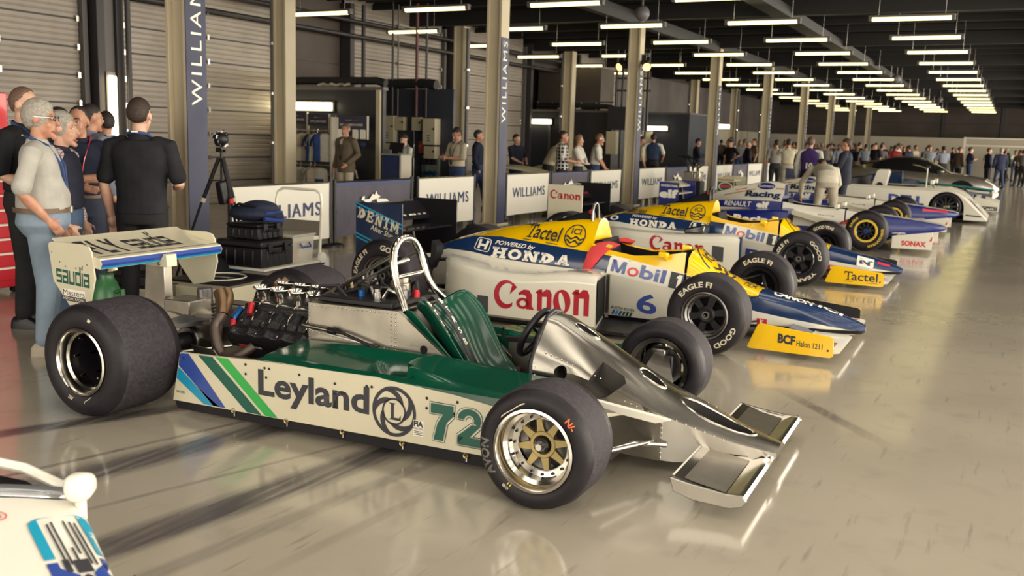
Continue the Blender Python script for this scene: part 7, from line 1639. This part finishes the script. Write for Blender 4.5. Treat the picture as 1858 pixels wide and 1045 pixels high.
# ================================================================ shirt stall, sales desk, trolley, tripod and workshop clutter
mat('sign_navy', (.03, .03, .065), .5); mat('rack_white', (.5, .46, .38), .5); mat('hanger', (.25, .13, .06), .5)
def sign(x, w, z, h, lab):
    r = empty('shop_sign', (x, 16.93, z)); tag(r, lab, 'sign', 'signs over the shirt rails')
    b = MB(); b.box((0, 0, 0), (w, .03, h), 'sign_navy'); paint(b, text2d('OFFICIAL MERCHANDISE', .01), quadmap((-w * .38, -.017, -h * .22), (w * .38, -.017, -h * .22), (w * .38, -.017, -h * .06), (-w * .38, -.017, -h * .06)), 'lettering_white')
    paint(b, text2d('WILLIAMS', 0), quadmap((-w * .2, -.017, h * .15), (0, -.017, h * .15), (0, -.017, h * .22), (-w * .2, -.017, h * .22)), 'lettering_white'); paint(b, text2d('RACING', 0), quadmap((.02, -.017, h * .15), (w * .2, -.017, h * .15), (w * .2, -.017, h * .22), (.02, -.017, h * .22)), 'red'); b.build('panel', r)
    b = MB()
    for s in (-1, 1): b.box((s * (w / 2 + .012), .01, -.1), (.025, .05, h + .2), 'rack_white')
    b.build('frame', r)
sign(-14.17, .44, 1.87, .26, 'small navy sign over the left end of the shirt rail'); sign(-13.62, .56, 1.84, .26, 'middle navy sign over the shirt rail'); sign(-12.72, .80, 1.79, .30, 'wide navy sign behind the tweed jacket')
r = empty('clothes_rack', (-13.7, 16.75, 0)); tag(r, 'white clothes rack with an upper and a lower rail of team shirts', 'clothes rack')
for x in (-.66, .62): MB().box((x, .1, .95), (.04, .36, 1.9), 'rack_white').build('upright', r)
MB().box((0, .27, .9), (1.3, .02, 1.7), mat('rack_back', (.12, .11, .10), .6)).build('back_panel', r)
for z in (1.60, .86): MB().cyl((-.66, 0, z), (.62, 0, z), .014, 'steel').build('rail', r)
for c, v in (('tee_navy', (.018, .024, .07)), ('tee_white', (.56, .53, .47)), ('tee_cream', (.50, .43, .33)), ('tee_blue', (.02, .05, .17))): cloth(c, v)
def shirt_on_rail(x, z, m, ang, label, L=.66, mark=None, panel=None):
    r = empty('team_shirt', (x, 16.75, z)); r.rotation_euler = (0, 0, ang); tag(r, label, 'shirt', 'shirts hanging on the clothes rack')
    b = MB(); rg = []
    for zz, w, d in ((-.06, .07, .03), (-.09, .16, .045), (-.13, .215, .055), (-.22, .20, .06), (-.4, .19, .06), (-L, .20, .065)): rg.append([(w * cos(2 * pi * k / 16), d * sin(2 * pi * k / 16), zz) for k in range(16)])
    b.loft(rg, 'cloth_' + m)
    for s in (-1, 1): b.loft([[(s * (.17 + .02 * cos(a)), .05 * sin(a), -.10 - .04 * cos(a)) for a in (0, 1.57, 3.14, 4.71)], [(s * .25, .05 * sin(a), -.22 - .05 * cos(a)) for a in (0, 1.57, 3.14, 4.71)], [(s * (.27 + .03 * cos(a)), .045 * sin(a), -.34 - .0 * cos(a)) for a in (0, 1.57, 3.14, 4.71)]], 'cloth_' + m)
    if panel: b.add([(-.12, -.067, -L + .01), (.12, -.067, -L + .01), (.10, -.064, -.30), (-.10, -.064, -.30)], [(0, 1, 2, 3)], 'cloth_' + panel)
    if mark: b.add([(-.05, -.066, -.42), (.05, -.066, -.42), (.06, -.064, -.2), (-.06, -.064, -.2)], [(0, 1, 2, 3)], mark)
    b.build('fabric', r, sharp=80)
    b = MB(); b.tube([(-.18, 0, -.12), (0, 0, -.04), (.18, 0, -.12)], .01, 'hanger', 6); b.tube([(0, 0, -.04), (0, 0, .0), (.02, 0, .025), (0, 0, .04)], .004, 'steel', 5); b.build('coat_hanger', r)
up_ = [(-.5, 'tee_navy', 1.2, 'leftmost navy shirt on the upper rail'), (-.38, 'tee_navy', .35, 'navy shirt with a white mark facing out on the upper rail'), (-.2, 'tee_cream', 1.2, 'cream sleeve-on shirt behind the dark-fronted one on the upper rail'), (-.05, 'tee_white', .15, 'white shirt with a dark front panel on the upper rail'), (.1, 'tee_blue', 1.1, 'blue shirt right of the dark-fronted white one'), (.2, 'tee_white', .9, 'white shirt turned sideways right of the blue one'), (.3, 'tee_blue', 1.2, 'narrow blue shirt near the right of the upper rail'), (.42, 'tee_white', .25, 'white shirt with a blue side at the right of the upper rail')]
for i, (x, m, a, l) in enumerate(up_): shirt_on_rail(-13.7 + x, 1.60, m, a, l, .66, 'black' if i == 3 else ('lettering_white' if i == 1 else None))
lo_ = [(-.5, 'tee_cream', .9, 'leftmost cream shirt on the lower rail'), (-.4, 'tee_cream', .8, 'second cream shirt on the lower rail'), (-.28, 'tee_white', .35, 'white shirt third from the left on the lower rail'), (.0, 'tee_white', 1.0, 'white shirt turned sideways in the middle of the lower rail'), (.12, 'tee_cream', 1.0, 'cream shirt in the middle of the lower rail'), (.28, 'tee_white', .2, 'white shirt with a blue lower panel on the lower rail'), (.95, 'tee_white', .3, 'white and blue shirt hanging right of the tweed jacket')]
for i, (x, m, a, l) in enumerate(lo_): shirt_on_rail(-13.7 + x, .86 if i < 6 else .95, m, a, l, .6, None, 'tee_blue' if i >= 5 else None)
MB().cyl((-.05 + .62, 0, .95), (1.2, 0, .95), .014, 'steel').build('side_rail', [o for o in bpy.data.objects if o.name == 'clothes_rack'][0])
r = empty('cap_display', (-12.72, 16.93, 1.45)); tag(r, 'display of folded white and navy caps below the wide sign', 'display')
for k in range(4): MB().box((-.3 + .2 * k, 0, .1), (.12, .06, .2), 'lettering_white' if k != 1 else 'sign_navy').build('white_pack', r)
for k in range(4): b = MB(); b.ell((-.3 + .2 * k, -.05, -.12), (.09, .1, .07), 'cloth_tee_navy'); b.build('cap', r)
r = empty('sales_desk', (-11.05, 16.15, 0)); r.scale = (.75, 1, 1); tag(r, 'blue sales desk with white edges and printed front', 'desk')
b = MB(); b.box((0, .05, .58), (.58, .34, 1.16), mat('desk_blue', (.018, .03, .10), .45)); paint(b, text2d('WILLIAMS RACING', 0), quadmap((-.24, -.122, .62), (.22, -.122, .62), (.22, -.122, .66), (-.24, -.122, .66)), 'lettering_white'); paint(b, text2d('www.williamsf1shop.com', 0), quadmap((-.2, -.122, .54), (.2, -.122, .54), (.2, -.122, .575), (-.2, -.122, .575)), 'lettering_white'); b.build('front', r)
MB().box((.31, .03, .58), (.05, .38, 1.16), 'rack_white').build('edge', r); MB().box((0, .05, 1.175), (.66, .42, .03), 'box_green').build('desk_top', r)
r = empty('till', (-11.05, 16.15, 1.19)); tag(r, 'black till screen on the sales desk', 'till'); MB().box((.02, .02, .12), (.34, .03, .2), 'black', rx=-.35).build('screen', r); MB().box((0, .05, .02), (.2, .2, .04), 'black').build('base', r); MB().box((-.1, -.12, .04), (.16, .06, .08), 'print_grey').build('card_reader', r)
# pale body panels on stands behind the barrier
r = empty('bodywork_shell', (-10.0, 19.0, 0)); tag(r, 'pale curved car panel on trestles behind the second bannered column', 'car panel')
b = MB(); b.grid(14, 8, lambda u, v: (-.9 + 1.9 * u, -.35 + .9 * v, .78 + .16 * sin(u * pi) - .25 * (v - .5) ** 2 + .08 * u), 'box_cream'); o = b.build('shell', r, sharp=180); s = o.modifiers.new('t', 'SOLIDIFY'); s.thickness = .02
for x in (-.5, .6): b = MB(); b.cyl((x, 0, 0), (x, .1, .80), .02, 'anod_blue'); b.cyl((x, .3, 0), (x, .2, .80), .02, 'anod_blue'); b.cyl((x, -.1, .78), (x, .4, .78), .02, 'anod_blue'); b.build('trestle', r)
r = empty('covered_car', (-10.9, 22.4, 0)); tag(r, 'pale covered car body with a gold-edged black stripe behind the barrier', 'car')
b = MB(); rg = []
for x, w, h in ((-1.3, .3, .45), (-1.0, .6, .62), (-.3, .8, .80), (.5, .85, 1.0), (1.1, .75, 1.06), (1.5, .4, .7)): rg.append([(x, w * cos(pi * k / 14), .1 + (h - .1) * sin(pi * k / 14) ** .7) for k in range(15)])
b.loft(rg, 'box_cream', True); b.build('cover', r, sharp=60); b = MB(); b.box((-.85, -.45, .66), (.8, .06, .04), 'black'); b.box((-.85, -.48, .66), (.8, .02, .04), 'gold_alloy'); b.build('stripe', r)

# chrome pipes of a display engine by the barrier
r = empty('display_engine', (-7.35, 24.4, 0)); tag(r, 'display engine with curved black pipes behind the blue-sided wing', 'engine')
b = MB(); b.box((0, 0, .3), (.5, .4, .6), 'black'); b.build('stand', r); MB().box((.0, 0, .72), (.45, .35, .25), 'alloy_dull').build('block', r, bev=.02)
for k in range(3): MB().tube([(-.1 + .12 * k, -.1, .8), (-.12 + .12 * k, -.12, 1.0), (-.25 + .12 * k, -.12, 1.18), (-.4 + .12 * k, -.1, 1.24)], .03, 'black', 8).build('curved_pipe', r)
for k in range(2): MB().tube([(.05 + .14 * k, -.2, .7), (.06 + .14 * k, -.24, .95), (.16 + .14 * k, -.22, 1.05)], .03, 'chrome', 8).build('chrome_pipe', r)

# platform trolley with cases, bag and tote
TX, TY, TA = -6.81, 7.66, .05
r = empty('platform_trolley', (TX, TY, 0), TA); tag(r, 'white platform trolley with a folding handle', 'trolley')
MB().box((0, 0, .21), (.66, .98, .03), 'lettering_white').build('deck', r, bev=.006); b = MB(); b.box((0, 0, .19), (.68, 1.0, .03), 'team_blue'); b.build('bumper', r, bev=.006)
for x in (-.24, .24):
    for y in (-.38, .38):
        b = MB(); b.cyl((x - .02, y, .075), (x + .02, y, .075), .075, 'black', n=20); w = b.build('caster', r); b = MB(); b.box((x, y, .12), (.07, .04, .12), 'anod_blue'); b.cyl((x - .022, y, .075), (x + .022, y, .075), .045, 'anod_blue'); b.build('caster_fork', w)
b = MB(); hp = [(-.30, .46, .22), (-.30, .50, .85), (-.28, .505, .93), (-.22, .51, .97), (.22, .51, .97), (.28, .505, .93), (.30, .50, .85), (.30, .46, .22)]; b.tube(hp, .016, 'lettering_white', 10); b.build('handle', r); MB().box((0, .485, .56), (.58, .008, .16), mat('panel_grey', (.30, .27, .22), .5)).build('handle_panel', r)
for s in (-1, 1): MB().cyl((s * .31, .47, .25), (s * .34, .47, .25), .06, 'lettering_white', n=18).build('hinge', r)
def trl(x, y, z): return (TX + x * cos(TA) - y * sin(TA), TY + x * sin(TA) + y * cos(TA), z)
def hard_case(name, loc, d, label, rz=TA):
    r = empty(name, loc, rz); tag(r, label, 'equipment case'); w, l, h = d
    b = MB(); b.box((0, 0, h * .36), (w, l, h * .72), 'black'); 
    for k in (-.3, -.1, .1, .3): b.box((w / 2, k * l, h * .35), (.02, .03, h * .6), 'black'); b.box((-w / 2, k * l, h * .35), (.02, .03, h * .6), 'black'); b.box((k * w, -l / 2, h * .35), (.03, .02, h * .6), 'black')
    o = b.build('body', r, bev=.012); MB().box((0, 0, h * .86), (w + .012, l + .012, h * .26), 'black').build('lid', r, bev=.02)
    for k in (-.25, .25): MB().box((w / 2 + .012, k * l, h * .72), (.02, .06, .09), 'carbon').build('latch', r, bev=.004)
    MB().tube([(w / 2 + .005, -.09, h * .55), (w / 2 + .04, -.08, h * .55), (w / 2 + .04, .08, h * .55), (w / 2 + .005, .09, h * .55)], .012, 'carbon').build('handle', r)
hard_case('equipment_case', trl(-.02, -.20, .226), (.56, .50, .27), 'large black ribbed case on the trolley, lowest of the stack'); hard_case('equipment_case', trl(-.02, -.20, .50), (.40, .40, .16), 'small black case under the blue bag')
r = empty('camera_bag', trl(-.02, -.2, .664), TA + .1); tag(r, 'navy and black camera bag lying on the stacked cases', 'bag')
mat('bag_navy', (.012, .018, .045), .8, bump=.4, bscale=30); b = MB(); b.ell((0, 0, .09), (.26, .28, .09), 'bag_navy', 20, 12); b.ell((.04, .02, .14), (.19, .2, .08), 'bag_navy', 18, 10); o = bpy.data.objects.new('body', fuse(b, .012, 3)); COL.objects.link(o); o.parent = r
MB().tube([(.22, -.14, .1), (.26, 0, .11), (.22, .16, .1), (.05, .26, .11), (-.15, .2, .1)], .012, 'blue', 8).build('trim', r); MB().ell((.2, .08, .06), (.07, .1, .055), 'bag_navy').build('pocket', r); MB().tube([(-.2, -.1, .14), (-.05, -.2, .19), (.12, -.16, .16)], .014, 'black', 8).build('strap', r); MB().tube([(.24, -.2, .05), (.29, -.05, .03), (.27, .1, .02)], .02, 'blue', 8).build('strap', r)
r = empty('storage_tote', trl(.03, .24, .226), TA); tag(r, 'clear plastic storage box with a blue clip on the trolley', 'storage box')
mat('clear_plastic', (.72, .68, .58), .15, alpha=.6); b = MB(); w, l, h = .46, .36, .27
b.loft([[(-w * .46, -l * .46, 0), (w * .46, -l * .46, 0), (w * .46, l * .46, 0), (-w * .46, l * .46, 0)], [(-w / 2, -l / 2, h), (w / 2, -l / 2, h), (w / 2, l / 2, h), (-w / 2, l / 2, h)]], 'clear_plastic', False); b.add([(-w * .46, -l * .46, .002), (w * .46, -l * .46, .002), (w * .46, l * .46, .002), (-w * .46, l * .46, .002)], [(0, 1, 2, 3)], 'clear_plastic'); b.build('tub', r)
MB().box((0, 0, h + .012), (w + .03, l + .03, .025), 'clear_plastic').build('lid', r, bev=.006); MB().tube([(w / 2 + .01, -.08, .2), (w / 2 + .04, -.07, .16), (w / 2 + .04, .07, .16), (w / 2 + .01, .08, .2)], .01, 'blue').build('clip', r)
for i, (x, y, z, d, m, nm) in enumerate(((.1, .05, .08, (.16, .12, .1), 'lettering_white', 'white packet in the clear storage box'), (.08, -.08, .06, (.12, .1, .08), 'pad_red', 'red packet in the clear storage box'), (-.1, .0, .07, (.14, .2, .1), 'print_grey', 'grey packet in the clear storage box'))):
    tag(MB().box((0, 0, 0), d, m).build('packet', None, loc=trl(.03 + x, .24 + y, .23 + z), rz=.2 * i, bev=.01), nm, 'packet', 'packets in the storage box')
# camera tripod
r = empty('tripod', (-7.42, 7.62, 0)); tag(r, 'black tripod carrying a round camera cage, right of the first bannered column', 'tripod')
for k, a in enumerate((-.35, 1.75, 3.55)):
    d = Vector((cos(a), sin(a), 0)); b = MB(); b.tube([d * .03 + Vector((0, 0, 1.28)), d * .2 + Vector((0, 0, .86))], .022, 'black', 8); b.tube([d * .2 + Vector((0, 0, .88)), d * .52 + Vector((0, 0, .01))], .014, 'black', 8); l = b.build('leg', r)
    for t, m in ((.86, 'box_cream' if k != 0 else 'anod_red'), (.5, 'black')): q = .2 + (.86 - t) / .85 * .32; MB().cyl(d * q + Vector((0, 0, t)), d * (q + .015) + Vector((0, 0, t - .045)), .027, m).build('leg_clamp', l)
b = MB(); b.cyl((0, 0, .85), (0, 0, 1.36), .016, 'black'); b.build('centre_column', r); b = MB(); b.box((0, 0, 1.37), (.08, .08, .05), 'black'); b.cyl((-.07, 0, 1.36), (.07, 0, 1.36), .014, 'black'); b.build('tripod_head', r); MB().box((.13, -.13, .93), (.08, .09, .24), 'black', rx=.2).build('hung_pack', r, bev=.012)
r = empty('camera_cage', (-7.42, 7.62, 1.395)); tag(r, 'round black multi-lens camera on top of the tripod', 'camera')
MB().ell((0, 0, .085), (.075, .075, .08), 'black', 16, 10).build('core', r)
rn2 = random.Random(5)
for k in range(9):
    d = Vector((rn2.uniform(-1, 1), rn2.uniform(-1, .4), rn2.uniform(-.7, 1))).normalized(); x, y = frame(d); c = Vector((0, 0, .085)) + d * .078; o = MB(); R_ = Matrix((x, y, d)).transposed(); P = [c + R_ @ Vector(v) for v in ((-.025, -.02, -.01), (.025, -.02, -.01), (.025, .02, -.01), (-.025, .02, -.01), (-.025, -.02, .014), (.025, -.02, .014), (.025, .02, .014), (-.025, .02, .014))]
    o.add(P, [(0, 1, 2, 3), (4, 5, 6, 7), (0, 1, 5, 4), (1, 2, 6, 5), (2, 3, 7, 6), (3, 0, 4, 7)], 'black_gloss' if k % 3 else 'lettering_white'); o.cyl(c + d * .012, c + d * .022, .012, 'glass_dark', n=10); o.build('lens_module', r)
# red tool chest
r = empty('tool_chest', (-8.72, 5.62, 0), .0); tag(r, 'tall red tool chest with white drawer lines behind the shaven-headed person', 'tool chest')
MB().box((0, 0, .56), (.95, .5, 1.0), 'red').build('cabinet', r, bev=.01); MB().box((-.05, .02, 1.46), (.85, .42, .8), 'red').build('top_chest', r, bev=.01)
for k in range(7):
    z = .14 + .135 * k; d = MB().box((0, -.122, z + .05), (.9, .02, .12), 'red').build('drawer', r, bev=.004); MB().box((0, -.27, z + .105), (.88, .025, .018), 'lettering_white').build('drawer_pull', d); d = MB().box((.478, 0, z + .05), (.02, .46, .12), 'red').build('drawer', r, bev=.004); MB().box((.495, 0, z + .105), (.025, .44, .018), 'lettering_white').build('drawer_pull', d)
for k in range(3): d = MB().box((-.05, -.2, 1.2 + .2 * k), (.8, .02, .16), 'red').build('drawer', r, bev=.004); MB().box((-.05, -.215, 1.27 + .2 * k), (.78, .025, .018), 'lettering_white').build('drawer_pull', d)
for x in (-.4, .4):
    for y in (-.18, .18): MB().cyl((x - .02, y, .03), (x + .02, y, .03), .03, 'black').build('caster', r)
# floor clutter behind the green car's rear
r = empty('flight_case', (-6.55, 6.65, 0), .1); tag(r, 'low white flight case with a black round-logo pad on top', 'flight case')
MB().box((0, 0, .09), (.85, .9, .18), 'race_white').build('body', r, bev=.01); b = MB(); b.box((-.02, .06, .19), (.72, .66, .02), 'black'); P = [(-.02 + .24 * cos(2 * pi * k / 40), .06 + .24 * sin(2 * pi * k / 40), .202) for k in range(40)]; b.tube(P, .008, 'lettering_white', 4, wrap=True); paint(b, text2d('MASTERS', .02), quadmap((-.16, .02, .202), (.12, .02, .202), (.12, .1, .202), (-.16, .1, .202)), 'lettering_white'); b.build('lid_pad', r)
r = empty('tool_box', (-6.45, 7.22, 0), .25); tag(r, 'grey-topped box with orange labels between the case and the trolley', 'box'); MB().box((0, 0, .09), (.5, .34, .18), 'black').build('body', r, bev=.01); MB().box((0, 0, .19), (.5, .34, .02), 'panel_grey').build('lid', r); MB().box((.12, .02, .202), (.14, .1, .004), 'orange').build('label', r); MB().box((-.1, -.173, .12), (.1, .008, .06), 'orange').build('label', r)
r = empty('rucksack', (-7.0, 6.95, 0)); tag(r, 'black rucksack slumped behind the rear wing', 'bag'); b = MB(); b.ell((0, 0, .19), (.26, .2, .19), 'black_matt', 16, 10); b.ell((.1, -.08, .12), (.18, .14, .12), 'black_matt', 14, 8); o = bpy.data.objects.new('body', fuse(b, .02, 3)); COL.objects.link(o); o.parent = r; MB().tube([(.1, -.2, .1), (.3, -.2, .04), (.42, -.1, .03), (.3, .05, .1)], .018, 'black', 6, flat=.5).build('strap', r)
r = empty('tool_case', (-6.85, 5.95, 0), .3); tag(r, 'open black tool case with aluminium edge under the rear wing', 'tool case'); MB().box((0, 0, .1), (.6, .42, .2), 'alloy_dull').build('body', r, bev=.01); MB().box((0, 0, .25), (.5, .34, .1), 'black').build('tray', r, bev=.02); MB().box((0, .2, .33), (.5, .03, .24), 'black', rx=-.2).build('lid', r, bev=.01); MB().cyl((.1, -.22, .27), (.1, -.24, .27), .03, 'steel').build('lock', r)
r = empty('fuel_churn', (-5.58, 4.60, 0)); tag(r, 'green plastic churn standing behind the rear wheel', 'churn'); b = MB(); b.lathe([(.001, 0), (.11, 0), (.115, .03), (.10, .3), (.10, .42), (.07, .5), (.05, .53), (.05, .56), (.001, .56)], (0, 0, 0), (0, 0, 1), mat('green_plastic', (.03, .14, .05), .35), 24); b.build('body', r)
MB().tube([(.09, 0, .44), (.16, 0, .46), (.17, 0, .36), (.11, 0, .26)], .016, 'green_plastic').build('handle', r)
# far end: pale display frame
r = empty('display_stand', (-2.2, 52, 0)); tag(r, 'pale metal display frame above the crowd at the far right', 'stand'); 
for x in (0, 3.4): MB().box((x, 0, 1.12), (.1, .1, 2.24), 'rack_white').build('post', r)
for z in (2.2, 1.85): MB().box((1.7, 0, z), (3.5, .08, .06), 'rack_white').build('beam', r)
